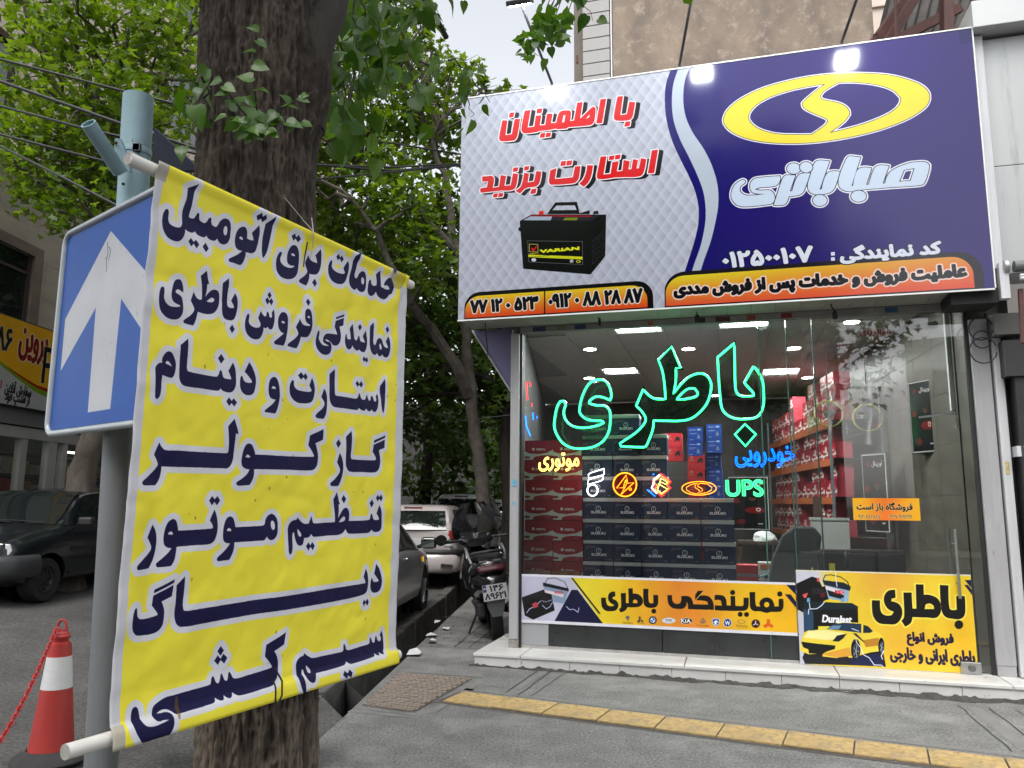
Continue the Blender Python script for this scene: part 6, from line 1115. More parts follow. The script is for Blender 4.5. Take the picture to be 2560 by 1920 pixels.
for u, v, r in ((308, 460, 3.15), (290, 357, 3.11)): MB().lathe([(.006, 0), (.004, .005)], L_(at_r(u, v, r)), 10, AX((.3, -1, 0))).build('bolt', MATS['rust_brown'], po)
# dark panel behind the post
bq = [at_r(u, v, 3.5) for u, v in ((384, 318), (500, 425), (384, 425))]; o = thing('dark_awning_corner', 'corner of a dark blue board jutting out behind the post', 'board', tuple(bq[0])); MB().add([q_-bq[0] for q_ in bq]+[q_-bq[0]+Vector((.01, .03, 0)) for q_ in bq], [(0, 1, 2), (5, 4, 3), (0, 3, 4, 1), (1, 4, 5, 2), (2, 5, 3, 0)]).build('board', mat('dark_blue_board', (.03, .035, .07), .6), o)
# one-way traffic sign
TA, TB = Vector((-1.801, 3.005, 0)), Vector((-1.251, 2.553, 0)); TL = (TB-TA).length; TW, TZ0, TZ1 = .86, 1.80, 2.605; TH = TZ1-TZ0
ts = Canvas(TW, TH, 620, (.0, .29, .62), lambda u, v: (lambda h: (h[0], TZ1-h[1]))(hit_line(u, v, TA, TB)))
C0 = .43; pts = [(0, .06), (-.375, .352), (-.375, .57), (-.105, .352), (-.093, .352), (-.093, .757)]
pl = [(C0+x, y) for x, y in pts]+[(C0-x, y) for x, y in reversed(pts[1:])]
t0 = ts.pt((277, 569)); ar = [ts.pt(p) for p in ((277, 569), (159, 798), (147, 932), (235, 769), (217, 1040), (275, 1033))]
cx = ar[0][0]+.005; cxs = (ar[4][0]+ar[5][0])/2
left = [ar[0], ar[1], ar[2], (ar[3][0]+.01, ar[3][1]), ar[4]]; right = [(2*cxs-x if i else x, y) for i, (x, y) in enumerate(left)]
poly = [left[0], left[1], left[2], left[3], left[4]]+[right[4], right[3], right[2], right[1]]
ts.fill([np.array(poly)], (.72, .73, .75), raw=True)
for _ in range(26):
    x, y = RNG.uniform(.05, .8), RNG.uniform(.05, .75); ts.fill([np.array([(x, y), (x+RNG.normal()*.03, y+RNG.normal()*.03), (x+RNG.normal()*.002, y+.003)])], (.3, .36, .5), raw=True, a=.6)
for a in (((.385, .10), (.40, .15), (.39, .17)), ((.40, .12), (.42, .14), (.41, .18)), ((.385, .16), (.40, .21), (.395, .22))): 
    for p, q2 in zip(a, a[1:]): ts.fill([np.array([(p[0], p[1]), (p[0]+.004, p[1]), (q2[0]+.004, q2[1]), (q2[0], q2[1])])], (.08, .08, .1), raw=True)
sgn = thing('traffic_sign', 'blue one-way traffic sign with a white arrow and pale rounded frame', 'traffic sign', (TA.x, TA.y, TZ0), math.atan2((TB-TA).y, (TB-TA).x))
sheet('sign_plate', ts.material('arrow_print', rough=.42, spec=.25, bump=.02, bscale=5, grime=.08), TW-.03, TH-.03, sgn, t=.003, x=.015, z=.015, y=.004)
fr = []
rr_ = .05
for cx_, cz_, a0 in ((TW-rr_, rr_, -90), (TW-rr_, TH-rr_, 0), (rr_, TH-rr_, 90), (rr_, rr_, 180)):
    for k in range(7): a = rad(a0+15*k); fr.append((cx_+rr_*math.cos(a), 0, cz_+rr_*math.sin(a)))
MB().tube(fr, .0125, 10, closed=True).build('frame', mat('sign_frame', (.42, .46, .48), .4, .2, var=.1, scale=8), sgn, smooth=True)
for z in (.2, .6): MB().box(.1, TW-.1, .01, .04, z-.02, z+.02).build('rear_rail', PG, sgn)
# traffic cone with chain
cpos = at_r(125, 1900, 5.51); cz = cpos.z; cn_ = thing('traffic_cone', 'tall red traffic cone with one white reflective band on a black base', 'traffic cone', (cpos.x, cpos.y, cz)); CRD = mat('cone_red', (.38, .035, .03), .5, var=.12, scale=4); add_stains(CRD, 6, (.12, .06, .055), .62, .8, (1, 1, .4))
MB().lathe([(.125, .03), (.072, .52), (.06, .65)], (0, 0, 0), 32).build('cone_body', CRD, cn_, smooth=True)
MB().lathe([(.085, .405), (.0855, .405), (.0665, .585), (.066, .585)], (0, 0, 0), 32).build('reflective_band', mat('cone_white', (.62, .62, .62), .35, var=.05, scale=30, bump=.3, bscale=60, stretch=(1, 1, 5)), cn_, smooth=True)
MB().lathe([(.062, .585), (.055, .66), (.042, .665), (.042, .68), (.05, .69), (.05, .7), (.04, .71), (.04, .715), (.034, .72), (.03, .73), (.03, .735), (.0001, .735)], (0, 0, 0), 24).build('cone_neck', CRD, cn_, smooth=True)
MB().tube([(-.026, 0, .73), (-.026, 0, .765), (-.012, 0, .79), (.012, 0, .79), (.026, 0, .765), (.026, 0, .73)], .008, 8).build('cone_ring', CRD, cn_, smooth=True)
MB().lathe([(.205, 0), (.21, .012), (.19, .035), (.15, .05), (.128, .07), (.13, .05), (.128, .03)], (0, 0, 0), 28).build('rubber_base', mat('cone_base_black', (.03, .028, .028), .85, var=.3, scale=10), cn_, smooth=True)
ca = Vector((cpos.x-.02, cpos.y-.02, cz+.745)); cbp = at_r(0, 1800, 4.3); chn = thing('chain', 'red plastic chain hanging from the cone towards the left edge', 'chain', tuple(ca)); cme = MB().tube([(.011*math.cos(a), 0, (.019 if math.sin(a) >= 0 else -.019)+.011*math.sin(a)) for a in np.linspace(0, 2*PI, 12, endpoint=False)], .0036, 6, closed=True).mesh('link', mat('chain_red', (.42, .03, .03), .45), smooth=True)
n_ = 40; prev = None; cbp = cbp+(cbp-ca)*.25
pp_ = [ca.lerp(cbp, i/n_)+Vector((0, 0, -.28*math.sin(PI*i/n_*.75)*.4)) for i in range(n_+1)]
Lc = sum((b-a).length for a, b in zip(pp_, pp_[1:])); nl = int(Lc/.042); 
def along(t):
    d = t*Lc
    for a, b in zip(pp_, pp_[1:]):
        l = (b-a).length
        if d <= l: return a.lerp(b, d/l), (b-a).normalized()
        d -= l
    return pp_[-1], (pp_[-1]-pp_[-2]).normalized()
for i in range(nl):
    p, d = along((i+.5)/nl); o = link('link', cme, chn); o.rotation_mode = 'QUATERNION'; o.rotation_quaternion = Vector((0, 0, 1)).rotation_difference(d) @ Quaternion((0, 0, 1), PI/2*(i % 2)+.5); o.location = p-ca
# wooden bench end behind the trunk
bn2 = thing('plank_bench', 'end of a weathered plank bench peeking from behind the trunk', 'bench', (-1.33, 4.72, 0), rad(8)); WD = mat('weathered_wood', (.2, .165, .135), .85, var=.3, scale=2.5, bump=.4, stretch=(1, 12, 12))
for k in range(5): MB().box(-.9, .215-.012*k, .07*k, .07*k+.064, .355, .385).build('plank', WD, bn2, bevel=.004)
MB().box(.10, .20, -.012, .36, .28, .352).build('cross_bar', WD, bn2, bevel=.004); MB().box(.09, .15, .02, .09, 0, .28).build('leg', WD, bn2); MB().box(.09, .15, .26, .33, 0, .28).build('leg', WD, bn2)
# ---------------------------------------------------------------- vehicles
TYRE = mat('tyre_rubber', (.016, .016, .016), .85, bump=.3, bscale=60); LAMPR = mat('lamp_red', (.22, .02, .015), .12, coat=.5); LAMPC = mat('lamp_clear', (.5, .52, .52), .12, coat=.5); CARG = mat('car_glass', (.012, .016, .016), .03, spec=.9); BKP = mat('black_plastic', (.02, .02, .022), .5, var=.15, scale=8)
def cr1(P, x):
    """Catmull-Rom through (x, value) control stations"""
    xs = [p[0] for p in P]; i = max(0, min(len(P)-2, int(np.searchsorted(xs, x))-1)); a, b = P[i], P[i+1]; t = (x-a[0])/(b[0]-a[0]+1e-9); t = min(1, max(0, t))
    p0 = P[i-1][1] if i else a[1]; p3 = P[i+2][1] if i+2 < len(P) else b[1]; lin = a[1]+(b[1]-a[1])*t
    c = .5*(2*a[1]+(b[1]-p0)*t+(2*p0-5*a[1]+4*b[1]-p3)*t*t+(3*a[1]-p0-3*b[1]+p3)*t**3); return lin*.45+c*.55
def make_car(name, label, loc, rotz, L, W, top, sill, shoulder, width, gw, wheels, wr, paint, trim=None, hub='disc', tilt=0., group=None):
    """top/sill/shoulder/width: (x, value) curves along the length, x = 0 at the tail, L at the nose"""
    car = thing(name, label, 'car', loc, rotz, group); X = sorted(set(np.round(np.linspace(0, L, 61), 3))); R = []
    for x in X:
        zt, zb, zs, w = cr1(top, x), cr1(sill, x), cr1(shoulder, x), cr1(width, x)
        e = min(1, (x+.03)/.16, (L-x+.03)/.2); e = math.sqrt(max(.02, 1-(1-e)**2)); w2 = w*(1-.16*(1-e)); g = max(0, min(1, (zt-zs)/.45)); yt = w*(gw*g+.9*(1-g))
        zs2 = min(zs, zt-.02); R.append([(0, zb), (w2*.82, zb), (w2*.95, zb+.05), (w2*.99, zb+.16), (w2, (zb+zs2)/2), (w2*.995, zs2-.12), (w2*.96, zs2-.02), (w2*.93, zs2+.0), (w2*.93+(yt-w2*.93)*.5, zs2+(zt-zs2)*.52), (yt, zt-.045*g-.012), (yt-.09, zt-.008), (yt*.5, zt+.004), (0, zt+.008)])
    V = []; Fc = []; n = len(R[0])
    for x, r in zip(X, R):
        for y, z in r: V.append((x-L/2, y, z))
        for y, z in r[1:-1]: V.append((x-L/2, -y, z))
    m_ = n+n-2
    loop = list(range(n))+[n+k for k in range(n-3, -1, -1)]
    for i in range(len(X)-1):
        for k in range(m_): a, b = loop[k], loop[(k+1) % m_]; Fc.append((i*m_+a, i*m_+b, (i+1)*m_+b, (i+1)*m_+a))
    Fc.append(tuple(loop[::-1])); Fc.append(tuple((len(X)-1)*m_+k for k in loop))
    mb = MB(); mb.v = V; mb.f = Fc; me = mb.mesh('body', paint, smooth=True)
    body = link('body', me, car)
    cut = MB()
    for wx in wheels: cut.lathe([(.0001, -.6), (wr+.055, -.6), (wr+.055, .6), (.0001, .6)], (wx-L/2, W/2+.35, wr+.01), 28, AX((0, 1, 0))); cut.lathe([(.0001, -.6), (wr+.055, -.6), (wr+.055, .6), (.0001, .6)], (wx-L/2, -W/2-.35, wr+.01), 28, AX((0, 1, 0)))
    co_ = link('cutter', cut.mesh('cutter', BKP)); co_.parent = car
    bo = body.modifiers.new('arches', 'BOOLEAN'); bo.object = co_; bo.operation = 'DIFFERENCE'; bo.solver = 'EXACT'
    bpy.context.view_layer.update(); dg = bpy.context.evaluated_depsgraph_get(); nm = bpy.data.meshes.new_from_object(body.evaluated_get(dg)); body.modifiers.clear(); body.data = nm; bpy.data.objects.remove(co_)
    if len(nm.materials) < 1: nm.materials.append(paint)
    TREE[car.name] = [o for o in TREE[car.name] if o is body]
    tm_ = MB().lathe([(wr*.62, -.085), (wr*.93, -.095), (wr, -.07), (wr, .07), (wr*.93, .095), (wr*.62, .085), (wr*.62, -.085)], (0, 0, 0), 32, AX((0, 1, 0))).mesh('tyre', TYRE, smooth=True)
    hm = MB().lathe([(wr*.62, .05), (wr*.6, .075), (wr*.5, .06), (wr*.44, .04), (wr*.2, .055), (.035, .07), (.0001, .07)], (0, 0, 0), 28, AX((0, 1, 0)))
    for k in range(10 if hub == 'disc' else 6):
        a = 2*PI*k/(10 if hub == 'disc' else 6)
        if hub == 'disc': hm.lathe([(.018, .045), (.016, .064), (.0001, .062)], (wr*.47*math.cos(a), 0, wr*.47*math.sin(a)), 8, AX((0, 1, 0)))
        else: hm.bar((0, .065, 0), (wr*.58*math.cos(a), .08, wr*.58*math.sin(a)), .05, .012)
    hm = hm.mesh('hubcap', mat('hub_'+hub, (.04, .04, .042) if hub == 'disc' else (.33, .33, .33), .4, .6), smooth=True)
    for wx in wheels:
        for sy in (1, -1):
            t = link('wheel', tm_, car); t.location = (wx-L/2, sy*(W/2-.115), wr); t.rotation_euler = (0, 0, 0 if sy > 0 else PI)
            h = link('hubcap', hm, t)
            MB().lathe([(.0001, 0), (wr+.02, 0)], (wx-L/2, sy*(W/2-.3), wr), 20, AX((0, 1, 0))).build('wheel_well', BLK, car)
    def surf(x, k, f=0., side=1, off=.004):
        """point on the body: station x, ring position k+f"""
        i = min(range(len(X)), key=lambda i: abs(X[i]-x)); i2 = i; r = R[i]; a, b = r[k], r[min(k+1, n-1)]
        if X[i] < x and i+1 < len(X): i2 = i+1
        if X[i] > x and i: i2 = i-1
        t = 0 if i2 == i else abs(x-X[i])/abs(X[i2]-X[i]); r2 = R[i2]; c, d = r2[k], r2[min(k+1, n-1)]
        y = (a[0]*(1-f)+b[0]*f)*(1-t)+(c[0]*(1-f)+d[0]*f)*t; z = (a[1]*(1-f)+b[1]*f)*(1-t)+(c[1]*(1-f)+d[1]*f)*t
        return Vector((x-L/2, side*y, z)), off
    def panel(nm_, m, rows, side=1, off=.006, nseg=8, cross=False):
        """rows: list of (x_a, x_b, level) from low to high on the side of the cabin; level = ring coordinate"""
        V = []; Fc = []
        for xa, xb, lv in rows:
            k = int(lv); f = lv-k
            for j in range(nseg+1):
                p, _ = surf(xa+(xb-xa)*j/nseg, k, f, side); V.append(p+Vector((0, side*off, off*.3)))
        for i in range(len(rows)-1):
            for j in range(nseg): a = i*(nseg+1)+j; Fc.append((a, a+1, a+nseg+2, a+nseg+1))
        return link(nm_, np_mesh(nm_, [tuple(v) for v in V], np.array(Fc), m, smooth=True), car)
    def screen(nm_, m, xa, xb, inset=.08, off=(0, 0, .012), rows=8, low=.0):
        """windscreen or rear window following the top of the body between stations xa (low) and xb (high)"""
        V = []; Fc = []; ncol = 9
        for i in range(rows+1):
            x = xa+(xb-xa)*i/rows; zt = cr1(top, x); zs = cr1(shoulder, x); w = cr1(width, x); g = max(0, min(1, (zt-zs)/.45)); yt = (w*(gw*g+.9*(1-g)))-inset*(1-.3*g)
            for j in range(ncol): t = -1+2*j/(ncol-1); V.append((x-L/2+off[0], t*yt, zt+off[2]-.012*t*t))
        for i in range(rows):
            for j in range(ncol-1): a = i*ncol+j; Fc.append((a, a+1, a+ncol+1, a+ncol))
        return link(nm_, np_mesh(nm_, V, np.array(Fc), m, smooth=True), car)
    car_api = dict(car=car, surf=surf, panel=panel, screen=screen, L=L, W=W); return car_api
# white hatchback, tail towards us
WP = mat('car_paint_white', (.5, .45, .44), .25, coat=.6, var=.03, scale=3)
def flat_tube(pts, r, k):
    m = MB(); P = []
    for i in range(len(pts)-1):
        for j in range(4): P.append(Vector(pts[i]).lerp(Vector(pts[i+1]), j/4))
    P.append(Vector(pts[-1])); P = [P[0]]+[(P[i-1]+P[i]*2+P[i+1])/4 for i in range(1, len(P)-1)]+[P[-1]]; m.tube(P, r, 14); zc = pts[0][2]
    m.v = [(x, y, zc+math.copysign(min(abs(z-zc)*k, r*k*.9), z-zc)) for x, y, z in m.v]; return m
def hatch(name, label, loc, rotz, paint, group=None, sc=1.):
    L, W = 3.82, 1.66
    A_ = make_car(name, label, loc, rotz, L, W, top=[(0, .98), (.03, 1.0), (.08, 1.08), (.3, 1.36), (.5, 1.425), (1.2, 1.43), (1.9, 1.4), (2.35, 1.22), (2.8, .96), (3.1, .9), (3.6, .78), (3.82, .66)], sill=[(0, .42), (.12, .27), (.5, .22), (3.3, .2), (3.7, .25), (3.82, .34)],
        shoulder=[(0, .92), (.5, .95), (1.5, .93), (2.6, .9), (3.2, .82), (3.82, .62)], width=[(0, .74), (.15, .8), (.6, .83), (2.8, .83), (3.4, .79), (3.82, .66)], gw=.73, wheels=(.62, 3.06), wr=.29, paint=paint, hub='star')
    c = A_['car']; sc_ = A_['screen']; pn = A_['panel']
    V = []; Fc = []
    for i in range(7):
        t = i/6; z = 1.0+.32*t; x = .02+.27*t**1.15-(.0 if t else .0); w = .62-.07*t
        for j in range(11): u = -1+2*j/10; V.append((x-L/2-.006+.05*u*u, u*w, z+.01-.0*u*u))
    for i in range(6):
        for j in range(10): a = i*11+j; Fc.append((a+1, a, a+11, a+12))
    for v in range(len(V)): V[v] = (V[v][0]-.05, V[v][1], V[v][2])
    link('rear_window', np_mesh('rear_window', V, np.array(Fc), CARG, smooth=True), c)
    sc_('windscreen', CARG, 2.72, 2.02)
    for sd in (1, -1):
        pn('side_window', CARG, [(.62, 1.3, 7.15), (.5, 1.3, 8.0), (.62, 1.3, 8.85)], sd); pn('side_window', CARG, [(1.36, 2.5, 7.15), (1.36, 2.28, 8.0), (1.36, 2.02, 8.85)], sd)
        pn('belt_strip', BKP, [(.45, 2.75, 6.85), (.45, 2.75, 7.1)], sd, off=.004, nseg=20); pn('side_moulding', BKP, [(1.0, 2.65, 4.1), (1.0, 2.65, 4.5)], sd, off=.007, nseg=16)
        for x in (.98, 1.33, 2.5): pn('door_gap', BLK, [(x+(.12 if x < 1 else 0), x+.012+(.12 if x < 1 else 0), 3.0), (x, x+.012, 5.0), (x, x+.012, 7.0)], sd, off=.003, nseg=1)
        p, _ = A_['surf'](1.15, 5, .3, sd); MB().obox(p+Vector((.0, sd*.012, 0)), (.13, .02, .03)).build('door_handle', BKP, c, bevel=.006); p, _ = A_['surf'](2.2, 5, .3, sd); MB().obox(p+Vector((-.6, sd*.014, 0)), (.13, .02, .03)).build('door_handle', BKP, c, bevel=.006)
        lp = MB(); lp.lathe([(.0001, .045), (.06, .04), (.1, .018), (.115, -.03)], (0, 0, 0), 20, AX((-1, sd*.75, .12))); me = lp.mesh('tail_lamp', LAMPR, smooth=True); o = link('tail_lamp', me, c); o.location = (-L/2+.075, sd*.70, .89); o.scale = (1, 1.3, 1.05)
        MB().lathe([(.0001, .012), (.03, .01), (.035, 0)], (-L/2+.055, sd*.69, .845), 12, AX((-1, sd*.75, .12))).build('indicator', mat('lamp_amber', (.35, .1, .03), .2), c, smooth=True)
        mi = MB(); mi.lathe([(.0001, .06), (.06, .05), (.09, .0), (.085, -.03)], (2.28-L/2, sd*.93, .98), 16, AX((1, 0, 0))); mi.bar((2.3-L/2, sd*.8, .95), (2.3-L/2, sd*.9, .97), .04); mi.build('mirror', BKP, c, smooth=True)
    bp = flat_tube([(-L/2+.25, .84, .62), (-L/2+.07, .79, .62), (-L/2-.035, .55, .62), (-L/2-.055, 0, .62), (-L/2-.035, -.55, .62), (-L/2+.07, -.79, .62), (-L/2+.25, -.84, .62)], .05, 1.3); bp.build('bumper_strip', BKP, c, smooth=True)
    lb_ = [(0, .3), (.82, .3), (.86, .42), (.84, .58), (.80, .6)]
    bm_ = flat_tube([(-L/2+.3, .8, .45), (-L/2+.05, .77, .45), (-L/2-.05, .5, .45), (-L/2-.07, 0, .45), (-L/2-.05, -.5, .45), (-L/2+.05, -.77, .45), (-L/2+.3, -.8, .45)], .07, 2.5); bm_.build('bumper', paint, c, smooth=True)
    MB().tube([(-L/2-.155, -.2, .45), (-L/2-.165, -.15, .46), (-L/2-.165, -.08, .46), (-L/2-.155, -.03, .45)], .014, 6).build('tow_eye', MATS['galvanised'], c); MB().box(-L/2+.17, -L/2+.2, -.16, .16, 1.365, 1.395).build('brake_lamp', mat('lamp_dark_red', (.12, .01, .01), .3), c)
    MB().box(-L/2-.012, -L/2+.02, -.26, .26, .74, .85).build('plate', mat('plate_white', (.6, .6, .6), .4), c); MB().box(-L/2-.012, -L/2+.02, -.74, -.6, .73, .77).build('badge', MATS['chrome'], c)
    for x, z in ((-.155, .40),): MB().prism([(0, 0), (.12, .01), (.2, .03), (.1, .035), (.02, .05)], (-L/2+.02, -.55, .40), (.0, -1, 0), (0, 0, 1), (-1, 0, 0), .155).build('bumper_crack', BLK, c)
    return A_
H1 = rad(85.5)
def ground_at(x, y): return road_z(x, y) if x < -1.7 else .012*(y-8)
wpos = Vector((-.97, 14.24, .0)); fw = Vector((math.cos(H1), math.sin(H1), 0)); rt_ = Vector((math.sin(H1), -math.cos(H1), 0))
c0 = wpos-rt_*.72+fw*(1.91-.62); hatch('parked_car', 'white hatchback with a cracked bumper, tail towards us, parked by the kerb', (c0.x, c0.y, .075), H1, WP)
# two more pale cars further along
WP2 = mat('car_paint_pale', (.5, .5, .52), .25, coat=.6)
hatch('parked_car', 'pale car further up the street, half hidden by the plane tree trunk', (-1.1, 21.4, .16), H1, WP2)['car'].scale = (1.08, 1.04, 1.12)
hatch('parked_car', 'pale car parked beyond the scooter mirror, deepest in the row', (-.62, 27.6, .23), H1, WP2)
# grey saloon: only its right front corner shows beside the banner
GP = mat('car_paint_grey', (.27, .275, .285), .28, .3, coat=.6)
L = 4.45; gpos = Vector((-1.30, 11.18, 0)); c1 = gpos-rt_*.74-fw*(3.62-L/2)
A_ = make_car('parked_car', 'grey saloon at the kerb, its front wheel and mirror showing beside the yellow banner', (c1.x, c1.y, .035), H1, L, 1.72, top=[(0, .85), (.1, .98), (.7, 1.02), (1.3, 1.36), (1.9, 1.43), (2.5, 1.4), (3.0, 1.18), (3.35, .98), (3.9, .88), (4.3, .76), (4.45, .62)], sill=[(0, .4), (.3, .26), (3.9, .22), (4.3, .26), (4.45, .36)], shoulder=[(0, .82), (1, .93), (2.4, .92), (3.2, .88), (4.0, .8), (4.45, .58)], width=[(0, .76), (.3, .83), (1, .86), (3.3, .86), (4.1, .8), (4.45, .64)], gw=.74, wheels=(.95, 3.62), wr=.3, paint=GP, hub='star')
c = A_['car']
for sd in (1, -1):
    A_['panel']('side_window', CARG, [(1.25, 2.1, 7.15), (1.35, 2.1, 8.0), (1.5, 2.1, 8.85)], sd); A_['panel']('side_window', CARG, [(2.16, 3.15, 7.15), (2.16, 2.9, 8.0), (2.16, 2.6, 8.85)], sd)
    A_['panel']('belt_strip', BKP, [(1.0, 3.3, 6.85), (1.0, 3.3, 7.1)], sd, off=.004, nseg=20)
    for x in (2.14, 3.12): A_['panel']('door_gap', BLK, [(x, x+.012, 2.6), (x, x+.012, 5.0), (x, x+.012, 7.0)], sd, off=.003, nseg=1)
    mh = MB(); mh.obox((2.98-L/2, sd*1.0, .985), (.13, .2, .15)); mh.bar((2.98-L/2, sd*.84, .93), (2.98-L/2, sd*.93, .95), .05); mh.build('mirror', BKP, c, bevel=.035); MB().obox((2.912-L/2, sd*1.0, .985), (.006, .165, .115)).build('mirror_glass', mat('mirror_glass', (.6, .65, .6), .02, 1.), c, bevel=.002)
    p, _ = A_['surf'](3.35, 5, .0, sd); MB().lathe([(.0001, .012), (.035, .008), (.04, 0)], p+Vector((0, sd*.004, 0)), 14, AX((0, sd, 0))).build('side_repeater', mat('repeater_amber', (.8, .45, .02), .2, emit=(1, .55, .02), estr=.25), c, smooth=True)
    p, _ = A_['surf'](2.3, 5, .2, sd); MB().obox(p+Vector((0, sd*.014, 0)), (.14, .03, .03)).build('door_handle', MATS['chrome'], c, bevel=.008)
A_['screen']('windscreen', CARG, 3.3, 2.6); A_['screen']('rear_window', CARG, .75, 1.35)
# dark hatchback across the road, facing us
DP = mat('car_paint_dark', (.006, .009, .011), .22, coat=.2, var=.2, scale=3)
L = 3.56; W = 1.6; hd = rad(-93.5); fd = Vector((math.cos(hd), math.sin(hd), 0)); ld = Vector((-math.sin(hd), math.cos(hd), 0)); wp_ = on_az(-30.6, 10.9, 0); wp_.z = road_z(wp_.x, wp_.y); c2 = wp_-ld*.69-fd*(2.93-L/2)
A_ = make_car('parked_car', 'dark green-black hatchback parked across the road, facing us with steel wheels', (c2.x, c2.y, 1.55-.1085*10.9+.0), hd, L, W, top=[(0, .9), (.08, 1.0), (.45, 1.36), (.8, 1.43), (1.5, 1.45), (2.0, 1.42), (2.2, 1.36), (2.65, .99), (2.75, .96), (3.2, .88), (3.5, .79), (3.56, .7)], sill=[(0, .38), (.2, .25), (3.3, .22), (3.5, .28), (3.56, .36)], shoulder=[(0, .86), (.8, .9), (2.6, .92), (3.1, .85), (3.56, .7)], width=[(0, .72), (.2, .78), (.8, .8), (2.9, .8), (3.4, .77), (3.56, .72)], gw=.78, wheels=(.6, 2.93), wr=.275, paint=DP)
A_['car'].scale = (1, 1, .92); c = A_['car']; DGL = glass('dark_car_glass', (.35, .42, .38), base=.1)
A_['screen']('windscreen', CARG, 2.68, 2.12, inset=.06)
for sd in (1, -1):
    A_['panel']('side_window', CARG, [(1.3, 2.5, 7.15), (1.3, 2.34, 8.0), (1.3, 2.12, 8.85)], sd); A_['panel']('side_window', CARG, [(.5, 1.24, 7.15), (.55, 1.24, 8.0), (.65, 1.24, 8.85)], sd)
    A_['panel']('belt_strip', BKP, [(.3, 2.6, 6.85), (.3, 2.6, 7.12)], sd, off=.005, nseg=16); A_['panel']('side_moulding', BKP, [(.95, 2.55, 4.2), (.95, 2.55, 4.45)], sd, off=.008, nseg=12); A_['panel']('door_gap', BLK, [(2.52, 2.532, 2.6), (2.52, 2.532, 5.0), (2.52, 2.532, 7.0)], sd, off=.003, nseg=1); A_['panel']('door_gap', BLK, [(1.26, 1.272, 2.6), (1.26, 1.272, 5.0), (1.26, 1.272, 7.0)], sd, off=.003, nseg=1)
    A_['panel']('window_trim', mat('trim_grey', (.2, .2, .2), .3, .5), [(.6, 2.2, 9.1), (.6, 2.15, 9.4)], sd, off=.006, nseg=14)
    mh = MB(); mh.obox((2.42-L/2, sd*.89, 1.0), (.11, .19, .12)); mh.bar((2.42-L/2, sd*.76, .95), (2.42-L/2, sd*.85, .98), .05); mh.build('mirror', BKP, c, bevel=.03)
    hl = MB(); hl.prism([(-.02, 0), (.25, 0), (.27, .05), (.24, .13), (.05, .15), (-.02, .14)], (L/2-.02, sd*.45, .62), (-.25, sd*1, 0), (-.12, 0, 1), (1, sd*.25, 0), .035); hl.build('headlight', LAMPC, c, bevel=.01)
    A_['panel']('mud_flap', BKP, [(2.5, 2.56, 1.6), (2.5, 2.56, 2.6)], sd, off=.01, nseg=1)
bp = flat_tube([(L/2-.42, .79, .47), (L/2-.1, .77, .47), (L/2+.05, .62, .47), (L/2+.1, 0, .47), (L/2+.05, -.62, .47), (L/2-.1, -.77, .47), (L/2-.42, -.79, .47)], .06, 2.6); bp.build('front_bumper', mat('bumper_grey_black', (.035, .036, .038), .55, var=.2, scale=6), c, smooth=True)
MB().box(L/2-.02, L/2+.03, -.4, .4, .64, .76).build('grille', BLK, c, bevel=.01); MB().tube([(2.72-L/2, .55, .985), (2.68-L/2, .2, 1.01), (2.66-L/2, -.1, 1.02)], .009, 6).build('wiper', BLK, c); MB().tube([(2.70-L/2, .1, .99), (2.66-L/2, -.25, 1.02), (2.64-L/2, -.5, 1.02)], .009, 6).build('wiper', BLK, c)
MB().lathe([(.19, -.012), (.19, .012), (.165, .012), (.165, -.012), (.19, -.012)], (2.15-L/2, .36, 1.0), 22, AX((-.9, 0, .45))).build('steering_wheel', BLK, c)
# ---------------------------------------------------------------- scooter
SKB = mat('scooter_black', (.012, .012, .014), .18, coat=.7); SKM = mat('scooter_matt', (.03, .03, .032), .6, bump=.1); SIL = mat('scooter_silver', (.4, .4, .42), .3, .6)
sh0 = rad(90+8); so_ = thing('scooter', 'black scooter seen from behind, parked beside the shop pillar', 'scooter', (-.185, 9.22, .0), sh0)
def ring_loft(mb, secs, seg=18, p=2.4):
    """secs: (centre, half width y, half height z[, pitch]) along x"""
    V = []; Fc = []
    for c_, a, b in secs:
        for k in range(seg): t = 2*PI*k/seg; ct, s_ = math.cos(t), math.sin(t); V.append((c_[0], c_[1]+a*math.copysign(abs(ct)**(2/p), ct), c_[2]+b*math.copysign(abs(s_)**(2/p), s_)))
    n = len(secs)
    for i in range(n-1):
        for k in range(seg): Fc.append((i*seg+k, i*seg+(k+1) % seg, (i+1)*seg+(k+1) % seg, (i+1)*seg+k))
    Fc.append(tuple(range(seg-1, -1, -1))); Fc.append(tuple(range((n-1)*seg, n*seg))); return mb.add(V, Fc)
for x in (.0, 1.32):
    w_ = MB().lathe([(.17, -.05), (.25, -.06), (.275, -.045), (.283, 0), (.275, .045), (.25, .06), (.17, .05), (.17, -.05)], (x, 0, .283), 30, AX((0, 1, 0))).build('tyre', TYRE, so_, smooth=True); MB().lathe([(.17, -.03), (.05, -.04), (.05, .04), (.17, .03)], (x, 0, .283), 16, AX((0, 1, 0))).build('rim', SKM, w_)
b_ = MB(); ring_loft(b_, [((-.30, 0, .80), .05, .03), ((-.27, 0, .79), .12, .075), ((-.15, 0, .76), .165, .12), ((.1, 0, .72), .19, .15), ((.4, 0, .66), .19, .17), ((.62, 0, .55), .16, .17), ((.7, 0, .42), .12, .1)]); b_.build('rear_body', SKB, so_, smooth=True)
b_ = MB(); ring_loft(b_, [((-.2, 0, .87), .1, .03), ((-.05, 0, .89), .15, .05), ((.25, 0, .86), .16, .06), ((.5, 0, .83), .14, .06), ((.68, 0, .8), .1, .04)]); b_.build('seat', mat('seat_vinyl', (.015, .015, .016), .5), so_, smooth=True)
MB().box(.55, 1.05, -.14, .14, .28, .33).build('footboard', SKM, so_, bevel=.02)
